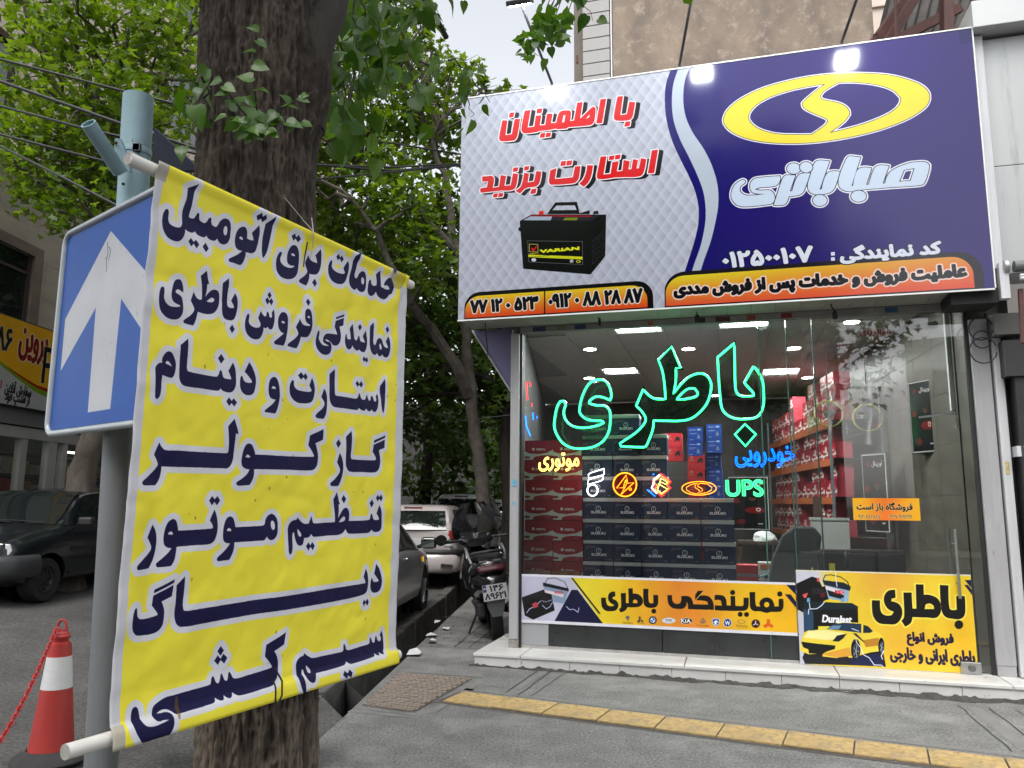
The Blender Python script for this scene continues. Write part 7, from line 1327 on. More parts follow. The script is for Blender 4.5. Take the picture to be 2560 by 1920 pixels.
b_ = MB(); ring_loft(b_, [((.95, 0, .55), .17, .26), ((1.05, 0, .62), .2, .3), ((1.2, 0, .7), .19, .25), ((1.36, 0, .68), .1, .14), ((1.42, 0, .66), .03, .05)]); b_.build('front_shield', SKB, so_, smooth=True)
b_ = MB(); ring_loft(b_, [((.98, 0, 1.0), .12, .05), ((1.06, 0, 1.03), .2, .08), ((1.16, 0, 1.02), .16, .07), ((1.25, 0, .98), .06, .04)]); b_.build('handlebar_cowl', SKB, so_, smooth=True)
MB().tube([(.98, .36, 1.04), (1.06, .2, 1.04), (1.08, 0, 1.03), (1.06, -.2, 1.04), (.98, -.36, 1.04)], .016, 8).build('handlebar', SKM, so_, smooth=True)
V = []; Fc = []
for i in range(9):
    for j in range(9): u = -1+j/4; t = i/8; V.append((1.18-.28*t+.10*(1-u*u), u*(.23+.05*math.sin(PI*t)-.10*t*t), 1.02+.46*t))
for i in range(8):
    for j in range(8): Fc.append((i*9+j, i*9+j+1, i*9+j+10, i*9+j+9))
link('windscreen', np_mesh('windscreen', V, np.array(Fc), glass('scooter_screen', (.42, .45, .45), base=.08), smooth=True), so_)
for sd in (1, -1):
    mz = 1.25 if sd < 0 else 1.08; mr_ = MB().tube([(1.02, sd*.2, 1.06), (.98, sd*.30, (mz+1.06)/2), (.96, sd*.36, mz-.03)], .007, 6); mr_.lathe([(.0001, -.02), (.05, -.015), (.065, 0), (.066, .008)], (.95, sd*.40, mz), 18, AX((-1, 0, .05))); mm = mr_.build('mirror', SKB, so_, smooth=True); MB().lathe([(.058, 0), (.0001, 0)], (.939, sd*.40, mz), 18, AX((-1, 0, .05))).build('mirror_glass', MATS['mirror_glass'], mm)
    MB().tube([(-.1, sd*.17, .84), (.02, sd*.19, .93), (.22, sd*.19, .99), (.3, sd*.18, .97), (.26, sd*.18, .88)], .014, 8).build('side_trim', SIL, so_, smooth=True)
MB().tube([(.0, .16, .93), (-.14, .15, .95), (-.23, 0, .96), (-.14, -.15, .95), (.0, -.16, .93)], .017, 10).build('grab_rail', SKM, so_, smooth=True)
rc = MB(); ring_loft(rc, [((-.36, 0, .60), .03, .05), ((-.33, 0, .62), .12, .09), ((-.2, 0, .64), .17, .13), ((.0, 0, .62), .18, .16), ((.3, 0, .56), .17, .16)]); rc.build('tail_skirt', SKB, so_, smooth=True)
MB().obox((-.315, 0, .79), (.05, .27, .07), Matrix.Rotation(.3, 3, 'Y')).build('tail_lamp', mat('scooter_lamp', (.07, .006, .012), .15, coat=.5), so_, bevel=.02)
for sd in (1, -1): MB().obox((-.27, sd*.07, .86), (.02, .08, .025)).build('grab_slot', mat('slot_grey', (.1, .1, .11), .4), so_, bevel=.006)
MB().prism([(-.1, .62), (.1, .62), (.085, .40), (.05, .30), (-.05, .30), (-.085, .40)], (-.34, 0, 0), (0, -1, 0), (-.12, 0, 1), (1, 0, 0), .025).build('mudguard', mat('mudguard_grey', (.10, .105, .11), .5), so_, bevel=.006)
PLW, PLH = .235, .165; c_ = Canvas(PLW, PLH, 900, (.72, .73, .74)); c_.rect(0, 0, PLW, .003, (.1, .1, .1)); c_.rect(.004, .006, .036, .075, (.05, .12, .4)); c_.rect(.006, .03, .03, .045, (.7, .7, .7)); c_.rect(.006, .045, .03, .055, (.5, .1, .1))
c_.fill(fit(outlines('۱۴۶'), .07, .016, .2, .072), (.03, .03, .04), .0035, raw=True); c_.fill(fit(outlines('۸۹۶۲۱'), .015, .09, .22, .15), (.03, .03, .04), .0035, raw=True)
pl_ = sheet('licence_plate', c_.material('scooter_plate_print', rough=.4), PLW, PLH, so_, t=.003); pl_.location = (-.425, PLW/2, .475); pl_.rotation_euler = (rad(0), 0, -PI/2)
pl_.rotation_euler = (rad(-12)*0, rad(0), -PI/2); MB().obox((-.375, 0, .385), (.012, .095, .04)).build('reflector', LAMPR, so_, bevel=.003)
MB().tube([(.1, .0, .35), (.0, -.14, .32), (-.1, -.17, .34), (-.25, -.17, .38)], [.02, .05, .06, .055], 12).build('exhaust', SKM, so_, smooth=True); MB().obox((.12, .12, .33), (.34, .09, .16)).build('engine', SKM, so_, bevel=.03)
MB().bar((.5, .1, .3), (.45, .26, .01), .02).build('kickstand', SKM, so_)
so_.rotation_euler = (rad(-6)*0, rad(0), sh0); so_.rotation_mode = 'XYZ'; so_.rotation_euler = (rad(-8), 0, sh0); so_.scale = (1.05, 1.14, 1.06); so_.location.x += .035
# ---------------------------------------------------------------- leaves and trees
STAR = [(0, 0), (.16, .05), (.46, -.06), (.34, .16), (.5, .42), (.26, .42), (.0, 1.0), (-.26, .42), (-.5, .42), (-.34, .16), (-.46, -.06), (-.16, .05)]
HEART = [(0, 0), (.2, -.06), (.38, .08), (.42, .32), (.3, .62), (.12, .88), (0, 1.08), (-.12, .88), (-.3, .62), (-.42, .32), (-.38, .08), (-.2, -.06)]
def leaf_tris(shape_, fold=.12):
    V = [(0, .45, 0)]+[(x, y, fold*abs(x)*1.4-.1*y*y) for x, y in shape_]; n = len(shape_)
    return np.array(V), np.array([(0, i+1, (i+1) % n+1) for i in range(n)])
def rand_rot(n, up=.6):
    """random orientations, faces biased upwards, tips drooping"""
    N = RNG.normal(size=(n, 3)); N[:, 2] = np.abs(N[:, 2])+up; N /= np.linalg.norm(N, axis=1)[:, None]
    T = RNG.normal(size=(n, 3)); T[:, 2] -= .7; T -= (T*N).sum(1)[:, None]*N; T /= np.linalg.norm(T, axis=1)[:, None]
    return np.stack([np.cross(T, N), T, N], 2)
def leaf_cloud(name, P, size, shape_, m, parent=None, up=.6, origin=(0, 0, 0)):
    V0, F0 = leaf_tris(shape_); n = len(P); R = rand_rot(n, up); s_ = size*RNG.uniform(.6, 1.25, n)
    V = np.einsum('nij,kj->nki', R, V0)*s_[:, None, None]+(np.asarray(P)-np.array(origin))[:, None, :]; k = len(V0)
    Fc = (F0[None]+(np.arange(n)*k)[:, None, None]).reshape(-1, 3); tone = np.repeat(RNG.random(n), k)
    return link(name, np_mesh(name, V.reshape(-1, 3), Fc, m, attr=tone), parent)
def clump_pts(cl, dens):
    out = []
    for c, R in cl:
        n = int(dens*R*R); d = RNG.normal(size=(n, 3)); d /= np.linalg.norm(d, axis=1)[:, None]; r = R*RNG.random(n)**.45
        q_ = d*r[:, None]*np.array([1, 1, .72]); q_ += .22*R*np.stack([fbm(q_[:, 0]*2.3/R, q_[:, 1]*2.3/R, q_[:, 2]*2.3/R, 2, s_) for s_ in (1, 5, 9)], 1)*2; out.append(q_+np.array(c))
    return np.concatenate(out)
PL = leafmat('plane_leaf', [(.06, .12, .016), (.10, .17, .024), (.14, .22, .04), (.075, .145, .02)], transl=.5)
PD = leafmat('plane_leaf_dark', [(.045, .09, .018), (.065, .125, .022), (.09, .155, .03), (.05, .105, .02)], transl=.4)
ML = leafmat('mulberry_leaf', [(.035, .095, .012), (.06, .14, .018), (.085, .18, .025), (.05, .12, .03)], rough=.35, transl=.35)
BARKP = mat('plane_bark', (.16, .14, .115), .9, col2=(.075, .062, .05), scale=7, bump=.6, stretch=(1, 1, .45)); BARKD = mat('dark_bark', (.03, .025, .02), .95, var=.4, scale=8, bump=.8, stretch=(1, 1, .3)); TWG = mat('twig_bark', (.05, .04, .03), .9, var=.2)
def limb(mb, a, b, r0, r1, n=7, w=.25, seg=8):
    a, b = Vector(a), Vector(b); L = (b-a).length; pts = [a.lerp(b, i/n)+Vector(RNG.normal(size=3))*w*.12*L*math.sin(PI*i/n)+Vector((0, 0, .08*L*math.sin(PI*i/n))) for i in range(n+1)]
    mb.tube(pts, [r0+(r1-r0)*i/n for i in range(n+1)], seg); return pts
def street_tree(label, base, stem, forks, clumps, dens, size, lm, bark, shape_=STAR, rb=.17, twigs=3, group=None, up=.6):
    """stem: points up the trunk (world); forks: limbs; clumps: (u, v, r, R) or world centres"""
    t = thing('plane_tree', label, 'tree', base, 0, group); B = Vector(base); mb = MB(); st_ = [Vector(p)-B for p in stem]; n = len(st_)
    pts = []; 
    for i in range(n-1):
        for k in range(5): pts.append(st_[i].lerp(st_[i+1], k/5)+Vector(RNG.normal(size=3))*.012)
    pts.append(st_[-1]); mb.tube(pts, [rb*(1.25 if i == 0 else 1)*(1-.5*i/len(pts))*(1+.06*RNG.normal()) for i in range(len(pts))], 14)
    mb.build('trunk', bark, t, smooth=True)
    C = [(at_r(c[0], c[1], c[2]) if len(c) == 4 else Vector(c[:3]), c[-1]) if len(c) == 4 else (Vector(c[0]), c[1]) for c in clumps]
    fk = MB(); ends = []
    for f in forks: ends += limb(fk, Vector(f[0])-B, Vector(f[1])-B, f[2], f[3])[3:]
    for c, R in C:
        c_ = c-B; src = min(ends+pts[-3:], key=lambda e: (e-c_).length+max(0, e.z-c_.z)*2); pl_ = limb(fk, src, c_, .03+.012*R, .012, 6, .5, 6)
        for _ in range(twigs): e = c_+Vector(RNG.normal(size=3))*R*.55; limb(fk, pl_[RNG.integers(2, 7)], e, .012, .004, 4, .5, 5)
    fk.build('branches', bark, t, smooth=True)
    leaf_cloud('crown', clump_pts([(tuple(c-B), R) for c, R in C], dens), size, shape_, lm, t, up=up); return t
# plane tree leaning out before the left shop: the bright green mass at the upper left
cl = []
for v, us in ((-30, range(40, 700, 85)), (45, range(60, 500, 80)), (120, range(70, 500, 78)), (195, range(75, 500, 80)), (265, range(60, 500, 80)), (330, range(40, 480, 78)), (385, range(70, 470, 80)), (430, (45, 150, 235, 330, 420)), (478, (60, 205, 270, 350)), (520, (255, 160))):
    for u in us: cl.append((u+RNG.normal()*14, v+RNG.normal()*12, RNG.uniform(8.2, 11.8), RNG.uniform(.36, .58)))
cl += [(95, 455, 8.6, .2), (150, 528, 8.8, .26), (35, 398, 8.4, .25)]
tb0 = on_az(-29.2, 12.0, .42); street_tree('leaning plane tree in front of the left shop, its bright crown over the wires', tuple(tb0), [tb0, at_r(205, 1180, 11.9), at_r(262, 1040, 11.7), at_r(330, 800, 11.4), at_r(345, 600, 11.0)], [(at_r(345, 600, 11.0), at_r(250, 330, 10.4), .09, .03), (at_r(345, 600, 11.0), at_r(420, 150, 10.4), .08, .03), (at_r(345, 600, 11.), at_r(120, 180, 10.5), .07, .02)], cl, 520, .108, PL, BARKP, rb=.2, twigs=2, up=.9)
# the light-barked plane tree by the kerb beyond the scooter, and its neighbours down the street
cl = []
for v, u0, u1 in ((-60, 680, 960), (20, 690, 985), (100, 690, 1040), (180, 690, 1110), (260, 690, 1140), (340, 690, 1150), (420, 690, 1160), (500, 690, 1160), (580, 860, 1160), (660, 860, 1160)):
    u = u0
    while u < u1: cl.append((u+RNG.normal()*16, v+RNG.normal()*16, RNG.uniform(12.5, 17.5), RNG.uniform(.6, .95))); u += 80
cl += [(1085, 120, 15, .42), (1130, 175, 14.5, .4), (1175, 200, 14.5, .34), (1050, 60, 15, .45), (1215, 215, 14.5, .26), (1265, 222, 14.5, .22), (1300, 225, 14.5, .16), (1020, 0, 15, .5), (1190, 160, 16, .2)]
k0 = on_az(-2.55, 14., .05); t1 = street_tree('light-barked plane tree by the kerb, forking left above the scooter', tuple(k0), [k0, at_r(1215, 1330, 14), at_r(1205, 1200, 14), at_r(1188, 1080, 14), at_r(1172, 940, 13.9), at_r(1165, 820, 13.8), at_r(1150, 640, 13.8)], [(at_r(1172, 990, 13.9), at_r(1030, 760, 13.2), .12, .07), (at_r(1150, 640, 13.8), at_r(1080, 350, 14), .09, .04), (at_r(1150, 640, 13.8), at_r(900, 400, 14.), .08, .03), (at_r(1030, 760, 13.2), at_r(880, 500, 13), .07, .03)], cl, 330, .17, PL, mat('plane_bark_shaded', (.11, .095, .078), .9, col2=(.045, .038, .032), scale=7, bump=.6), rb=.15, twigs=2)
cl = []
for v in range(560, 1080, 70):
    for u in range(850, 1330, 90): cl.append((u+RNG.normal()*20, v+RNG.normal()*20, RNG.uniform(16, 20), RNG.uniform(.6, .9)))
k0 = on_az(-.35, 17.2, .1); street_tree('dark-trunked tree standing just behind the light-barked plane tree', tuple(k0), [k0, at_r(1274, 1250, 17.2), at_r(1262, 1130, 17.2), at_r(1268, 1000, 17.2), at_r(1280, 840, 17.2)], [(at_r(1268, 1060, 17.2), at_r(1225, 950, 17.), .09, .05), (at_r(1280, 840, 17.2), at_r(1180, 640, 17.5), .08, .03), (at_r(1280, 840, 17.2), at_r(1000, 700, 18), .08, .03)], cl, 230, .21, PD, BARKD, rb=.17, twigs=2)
cl = []
for v in range(700, 1230, 75):
    for u in range(640, 1340, 105):
        if v > 1150 and u < 1000: continue
        cl.append((u+RNG.normal()*20, v+RNG.normal()*18, RNG.uniform(22, 30), RNG.uniform(.9, 1.3)))
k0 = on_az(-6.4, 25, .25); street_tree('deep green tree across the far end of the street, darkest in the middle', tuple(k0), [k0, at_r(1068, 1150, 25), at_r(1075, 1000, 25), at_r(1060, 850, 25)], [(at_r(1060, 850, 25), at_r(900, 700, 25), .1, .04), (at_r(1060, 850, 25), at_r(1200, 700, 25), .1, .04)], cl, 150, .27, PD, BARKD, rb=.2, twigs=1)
cl = []
for v in range(560, 1160, 85):
    for u in range(600, 1000, 110): cl.append((u+RNG.normal()*20, v, RNG.uniform(19, 26), RNG.uniform(.9, 1.2)))
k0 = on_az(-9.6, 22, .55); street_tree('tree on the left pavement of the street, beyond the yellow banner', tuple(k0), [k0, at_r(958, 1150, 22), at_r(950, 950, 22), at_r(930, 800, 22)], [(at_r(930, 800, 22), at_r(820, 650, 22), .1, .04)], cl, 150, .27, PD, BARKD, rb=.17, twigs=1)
cl = []
for v in range(820, 1180, 70):
    for u in (1225, 1290, 1340): cl.append((u+RNG.normal()*15, v, RNG.uniform(30, 36), RNG.uniform(.9, 1.3)))
k0 = on_az(.5, 33, .35); street_tree('lighter green tree far down the street behind the dark trunk', tuple(k0), [k0, at_r(1290, 1180, 33), at_r(1285, 1000, 33)], [], cl, 110, .3, PL, BARKD, rb=.17, twigs=1)
# ---------------------------------------------------------------- the big mulberry trunk in front
TB_ = on_az(-16.75, 2.95, 0); tree = thing('mulberry_tree', 'big dark-barked tree with the yellow banner tied to its trunk', 'tree', tuple(TB_))
top_ = on_az(-19.15, 2.95, 3.0)
nth, nz = 340, 620; TH_, ZZ = np.meshgrid(np.linspace(0, 2*PI, nth, endpoint=False), np.linspace(-.05, 4.3, nz)); ax_x = (top_.x-TB_.x)*ZZ/3.0+.015*np.sin(ZZ*1.6); ax_y = (top_.y-TB_.y)*ZZ/3.0
R0 = .180+.020*np.clip(ZZ/3, 0, 1.3)+.045*np.exp(-ZZ/.18)+.012*np.exp(-((ZZ-2.25)/.3)**2)
aimb = lambda az_: math.atan2(-math.cos(rad(az_)), -math.sin(rad(az_)))
def burl(az_off, z0, w, h, amp):
    d = (TH_-(aimb(-18)+az_off)+PI) % (2*PI)-PI; return amp*np.exp(-(d/w)**2-((ZZ-z0)/h)**2)
R0 = R0+burl(-.5, 2.42, .5, .14, .028)+burl(.75, 2.35, .5, .3, .022)+burl(1.2, 3.15, .45, .22, .07)+burl(.2, 2.2, .4, .1, .012)+burl(-.9, 2.75, .4, .2, .012)
cx_, sx_ = np.cos(TH_), np.sin(TH_); wv = fbm(cx_*2, sx_*2, ZZ*1.1, 3, 3)
sq = lambda f: 1-np.abs(f)*2.4
ridge = sq(fbm(cx_*7.5+wv*.8, sx_*7.5+wv*.5, ZZ*6+wv*.9, 3, 7)*1.25)
fine = sq(fbm(cx_*17+wv*1.2, sx_*17+wv, ZZ*20, 3, 17)*1.3); grain = fbm(cx_*42, sx_*42, ZZ*26, 3, 27)
RR = R0*(1+.05*fbm(cx_*1.3, sx_*1.3, ZZ*.8, 2, 60))+.0135*np.clip(ridge, -.9, 1)+.0075*np.clip(fine, -.9, 1)+.005*grain
V = np.stack([(ax_x+RR*cx_).ravel(), (ax_y+RR*sx_).ravel(), ZZ.ravel()], 1); ix = np.arange(nth*nz).reshape(nz, nth); nx_ = np.roll(ix, -1, 1)
Fc = np.stack([ix[:-1].ravel(), nx_[:-1].ravel(), nx_[1:].ravel(), ix[1:].ravel()], 1)
BK = bpy.data.materials.new('mulberry_bark'); BK.use_nodes = True; nt = BK.node_tree; b = nt.nodes['Principled BSDF']; b.inputs['Roughness'].default_value = .95; b.inputs['Specular IOR Level'].default_value = .2
at_ = nt.nodes.new('ShaderNodeAttribute'); at_.attribute_name = 'tone'; r_ = nt.nodes.new('ShaderNodeValToRGB'); el = r_.color_ramp.elements; el[0].position = .15; el[0].color = (.034, .028, .023, 1); el[1].position = .95; el[1].color = (.17, .14, .11, 1); e = el.new(.55); e.color = (.075, .06, .048, 1)
tc = nt.nodes.new('ShaderNodeTexCoord'); mp_ = nt.nodes.new('ShaderNodeMapping'); mp_.inputs['Scale'].default_value = (1, 1, .3); n_ = nt.nodes.new('ShaderNodeTexNoise'); n_.inputs['Scale'].default_value = 45; n_.inputs['Detail'].default_value = 8; bmp = nt.nodes.new('ShaderNodeBump'); bmp.inputs['Strength'].default_value = 1.0; bmp.inputs['Distance'].default_value = .006
nt.links.new(tc.outputs['Object'], mp_.inputs[0]); nt.links.new(mp_.outputs[0], n_.inputs['Vector']); nt.links.new(n_.outputs['Fac'], bmp.inputs['Height']); nt.links.new(bmp.outputs[0], b.inputs['Normal']); nt.links.new(at_.outputs['Fac'], r_.inputs[0]); nt.links.new(r_.outputs[0], b.inputs['Base Color'])
tone = np.clip(.27+.33*ridge+.25*fine+.25*grain+.22*fbm(cx_*2, sx_*2, ZZ*1.5, 3, 77)-.3*np.clip((ZZ-1.4)/1.2, 0, 1), 0, 1)   # raised plates paler than furrows, whole trunk darker towards the top
link('trunk', np_mesh('trunk', V, Fc, BK, smooth=True, attr=tone.ravel()), tree)
def loc_(p): return Vector(p)-TB_
fk = MB(); f0 = loc_(on_az(-16.6, 2.93, 2.98)); P_ = [f0, loc_(at_r(778, 95, 2.9)), loc_(at_r(822, 30, 2.95)), loc_(at_r(850, -60, 3.1)), loc_(at_r(905, -260, 3.5)), loc_(at_r(1000, -500, 4.2))]
fk.tube(P_, [.11, .09, .07, .055, .045, .03], 16); fk.build('branch', BARKD, tree, smooth=True)
fk = MB()
for k in range(9):
    a = k*.7; e = Vector((math.cos(a)*2.2, math.sin(a)*2.2, 5.2+.5*math.sin(k*2.1))); limb(fk, (ax_x[-1, 0], ax_y[-1, 0], 4.2), e, .1, .02, 7, .5)
fk.build('upper_limbs', BARKD, tree, smooth=True)
# the crown overhead, outside the picture: it shades the pavement and shows in the glass
up_ = [((RNG.normal()*1.5-.3, RNG.normal()*1.5-.2, RNG.uniform(4.9, 7.4)), RNG.uniform(.5, .9)) for _ in range(46)]
hc = leaf_cloud('high_crown', clump_pts(up_, 170), .12, HEART, ML, tree); hc['kind'] = 'stuff'
# hanging leafy shoots right of the trunk: large leaves one by one
V0, F0 = leaf_tris(HEART, .16); lms = []
for k in range(4):
    W0 = V0.copy(); W0[:, 2] += .12*np.sin(W0[:, 1]*3+k)+.05*W0[:, 0]*(k-1.5); W0[:, 0] *= 1+.08*(k-1.5)
    lms.append(np_mesh('leaf', W0, F0, ML, attr=np.full(len(W0), .2*k)))
nleaf = [0]; stems = MB()
def add_leaf(p, size, direction=None, facing=None, light=None):
    o = link('leaf', lms[RNG.integers(4)], tree); nleaf[0] += 1
    t = Vector(direction) if direction else Vector((RNG.normal()*.7, RNG.normal()*.7, -1)); t.normalize()
    n = Vector(facing) if facing else Vector((RNG.normal()*.8, -.7+RNG.normal()*.6, .7)); n = (n-t*n.dot(t)).normalized(); x = t.cross(n)
    M = Matrix((x, t, n)).transposed().to_4x4(); M.translation = loc_(p); o.matrix_local = M @ Matrix.Scale(size, 4)
def shoot(u0, v0, u1, v1, r, n, size, spread=18):
    a = at_r(u0, v0, r); b = at_r(u1, v1, r+RNG.normal()*.15); pts = [a.lerp(b, i/8)+Vector((0, 0, .05*math.sin(PI*i/8)))+Vector(RNG.normal(size=3))*.012 for i in range(9)]
    stems.tube([loc_(p) for p in pts], [.005-.0004*i for i in range(9)], 5)
    for i in range(n):
        p = pts[min(8, int((i+.6)/n*8.5))]+Vector(RNG.normal(size=3))*spread/1940*r; add_leaf(p, size*RNG.uniform(.7, 1.2))
for a in ((860, -40, 820, 230, 3.5, 15, .105), (880, -30, 905, 300, 3.7, 16, .11), (930, -40, 960, 260, 3.9, 14, .11), (900, -20, 1000, 330, 3.9, 16, .105), (960, -40, 1045, 210, 4.1, 13, .11), (1000, -40, 1075, 130, 4.2, 12, .115), (830, 100, 790, 300, 3.5, 14, .10), (850, 150, 870, 390, 3.6, 15, .11), (760, 180, 740, 260, 3.3, 6, .09), (1040, -30, 1110, 60, 4.3, 8, .11), (920, 100, 930, 370, 3.8, 13, .10), (1000, 80, 1060, 290, 4.0, 12, .10), (800, 60, 800, 190, 3.4, 9, .10)): shoot(*a, spread=34)
for a in ((610, -60, 650, 20, 2.8, 6, .09), (520, 235, 470, 330, 2.62, 7, .075), (505, 200, 480, 270, 2.62, 5, .075), (1380, -60, 1490, 55, 4.6, 8, .10), (1120, 150, 1225, 255, 4.6, 10, .085), (1160, 230, 1180, 300, 4.6, 5, .08), (1150, -40, 1160, 20, 4.6, 4, .09)): shoot(*a, spread=22)
# the sprout on the trunk face
spb = at_r(650, 325, 2.62)
for tip, n in (((648, 75), 9), ((545, 185), 7), ((790, 225), 7), ((775, 305), 6), ((560, 290), 5), ((700, 330), 5), ((620, 330), 5)):
    e = at_r(tip[0], tip[1], 2.5); pts = [spb.lerp(e, i/8)+Vector((0, -.05*math.sin(PI*i/8), -.02*math.sin(PI*i/8))) for i in range(9)]; stems.tube([loc_(p) for p in pts], [.004-.0003*i for i in range(9)], 5)
    for i in range(n):
        s_ = .062*(1-.45*i/n)*RNG.uniform(.85, 1.15); sd = 1 if i % 2 else -1; p = pts[min(8, 1+int(i/n*8))]; dr = (e-spb).normalized(); add_leaf(p, s_, (sd*.8+dr.x*.5, -.3, dr.z*.4-.3+RNG.normal()*.3), (RNG.normal()*.3, -1, .5+RNG.normal()*.3))
stems.tube([loc_(at_r(622, 335, 2.66)), loc_(at_r(618, 400, 2.67)), loc_(at_r(602, 478, 2.68))], .003, 5)
for (u, v) in ((808, 335), (820, 345), (830, 372), (845, 395), (800, 360)): stems.tube([loc_(at_r(775, 325, 2.9)), loc_(at_r((775+u)/2+5, (325+v)/2-6, 2.88)), loc_(at_r(u, v, 2.86))], .0016, 4)
so2 = stems.build('twigs', TWG, tree); so2['kind'] = 'stuff'
# small dark twig leaves against the sky
pts_ = np.array([at_r(u+RNG.normal()*14, v+RNG.normal()*13, 6+RNG.normal()*.15) for u, v in [(1380, 60), (1390, 45), (1330, 95), (1320, 130), (1345, 75), (1395, 95), (1375, 85), (1400, 60), (1365, 50), (1335, 110)] for _ in range(13)]); lc = leaf_cloud('hanging_leaves', pts_-np.array(TB_), .085, HEART, ML, tree); lc['kind'] = 'stuff'
tw = MB()
for u0, u1, v1 in ((1372, 1360, 60), (1385, 1375, 50), (1400, 1385, 80), (1425, 1418, 75), (1395, 1330, 100), (1380, 1395, 90)): tw.tube([loc_(at_r(u0+25, -60, 6)), loc_(at_r((u0+u1)/2, v1/2-10, 6)), loc_(at_r(u1, v1, 6))], .004, 4)
tw = tw.build('hanging_twigs', TWG, tree); tw['kind'] = 'stuff'
# ---------------------------------------------------------------- overhead cables
CBM = mat('cable_black', (.012, .012, .012), .6)
def cable(label, pts, r, rad_=.012):
    W_ = [at_r(u, v, rr) for (u, v), rr in zip(pts, r)]; o = thing('overhead_cable', label, 'cable', tuple(W_[0]), 0, 'overhead cables'); P = []
    for a, b in zip(W_, W_[1:]):
        for i in range(8): P.append(a.lerp(b, i/8)-W_[0]-Vector((0, 0, .0)))
    P.append(W_[-1]-W_[0]); MB().tube(P, rad_, 6).build('wire', CBM, o)
for i, (nm, p) in enumerate((('topmost of the five cables at the upper left', [(-400, 60), (0, 148), (310, 228), (560, 290), (760, 330)]), ('thick second cable from the top at the upper left', [(-400, 90), (0, 203), (305, 310), (560, 395), (760, 450)]), ('third cable from the top, ending at the cut stub', [(-400, 170), (0, 265), (215, 322), (560, 400), (760, 440)]), ('fourth cable at the upper left, just above the post', [(-400, 260), (0, 336), (270, 405), (560, 480), (760, 520)]), ('lowest left cable running down to the traffic sign', [(-400, 180), (0, 365), (150, 440), (300, 518), (560, 640)]))):
    cable('black overhead cable, '+nm, p, [8.5, 7.5, 6.8, 6.4, 6.2], .011 if i != 1 else .014)
for nm, p in (('upper single one right of the trunk', [(700, 318), (820, 336), (980, 358), (1140, 384), (1350, 412)]), ('upper strand of the pair reaching the sign', [(700, 408), (815, 413), (980, 418), (1145, 410), (1350, 398)]), ('sagging strand of the pair reaching the sign', [(700, 405), (815, 414), (980, 427), (1145, 412), (1350, 395)]), ('lowest one right of the trunk, rising to the sign', [(700, 450), (800, 447), (980, 430), (1145, 414), (1350, 392)])):
    cable('black overhead cable, '+nm, p, [7, 7.4, 7.9, 8.5, 9.2], .011)
cable('thin grey cable drooping behind the street lamp', [(900, 930), (1010, 990), (1080, 1035), (1160, 1052), (1290, 1036)], [16]*5, .012)
lp = thing('street_lamp', 'distant white street lamp head on a thin arm, right of the banner', 'street lamp', tuple(at_r(900, 1060, 19))); o0 = at_r(900, 1060, 19); MB().tube([at_r(u, v, 19)-o0 for u, v in ((900, 1500), (900, 1060), (960, 1052), (1010, 1044), (1045, 1043))], .03, 6).build('pole', MATS['galvanised'], lp); a = at_r(1045, 1042, 19)-o0; b_ = at_r(1072, 1050, 19)-o0; MB().tube([a, a.lerp(b_, .3), a.lerp(b_, .8), b_], [.03, .07, .06, .02], 10).build('lamp_head', WHT, lp, smooth=True)

# ---------------------------------------------------------------- left building with the grocery
LBO = Vector((-7.27, 10.78, .5)); LBR = rad(87)
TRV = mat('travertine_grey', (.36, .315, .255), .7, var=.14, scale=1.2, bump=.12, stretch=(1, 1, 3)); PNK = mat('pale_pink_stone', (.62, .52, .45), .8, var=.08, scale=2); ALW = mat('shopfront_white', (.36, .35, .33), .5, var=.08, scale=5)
lb_ = thing('grocery_building', 'stone-faced building with a grocery at street level on the left', 'building', tuple(LBO), LBR)
def lbx(x0, x1, y0, y1, z0, z1): return MB().box(x0, x1, y0, y1, z0-.5, z1-.5)
# stone courses above the shop sign, a window opening left
LX = Vector((math.cos(LBR), math.sin(LBR), 0))
def lhit(u, v): t, z = hit_line(u, v, LBO, LBO+LX); return t, z
wx0, wx1 = -1.2, lhit(58, 700)[0]; wz1 = 5.15
for r, (z0, z1) in enumerate(((4.12, 4.6), (4.6, 5.14), (5.14, 5.7), (5.7, 6.3))):
    x = -3.; k = 0
    while x < 26:
        w = 1.1; a, b_ = x+(.5 if r % 2 else 0), x+w+(.5 if r % 2 else 0)
        if z1 <= 5.2 and b_ > wx0-.1 and a < wx1+.25: a = max(a, wx1+.28); 
        if b_-a > .15 and not (z1 <= 5.2 and b_ < wx1+.28): lbx(a+.002, b_-.002, -.03, .02, z0+.002, z1-.002).build('stone_slab', TRV, lb_)
        x += w
lbx(-3, 26, .021, .3, 2.5, 6.28).build('wall', mat('mortar_grey', (.12, .11, .1), .9), lb_)
for z0, z1, x0, x1 in ((5.15, 5.3, wx0-.2, wx1+.26), (4.12, 5.15, wx1+.08, wx1+.27)): lbx(x0, x1, -.10, .02, z0, z1).build('window_surround', mat('surround_brown', (.16, .125, .1), .7, var=.2, scale=4), lb_)
link('window_glass', np_mesh('window_glass', [(wx0, -.02, 4.12-.5), (wx1+.08, -.02, 4.12-.5), (wx1+.08, -.02, 4.65), (wx0, -.02, 4.65)], np.array([(0, 1, 2, 3)]), CARG), lb_)
lbx(wx1+.02, wx1+.08, -.05, -.01, 4.12, 5.15).build('window_frame', mat('frame_brown', (.05, .035, .03), .5), lb_); lbx(wx0, wx1, -.05, -.01, 4.85, 4.89).build('window_frame', MATS['frame_brown'], lb_)
lbx(-3, 26, -.1, .3, 6.3, 6.42).build('coping', TRV, lb_)
rl = MB(); 
for z in (6.75, 7.05, 7.35): rl.bar((-3, .0, z-.5), (26, .0, z-.5), .03)
rl.build('roof_railing', MATS['cable_black'], lb_)
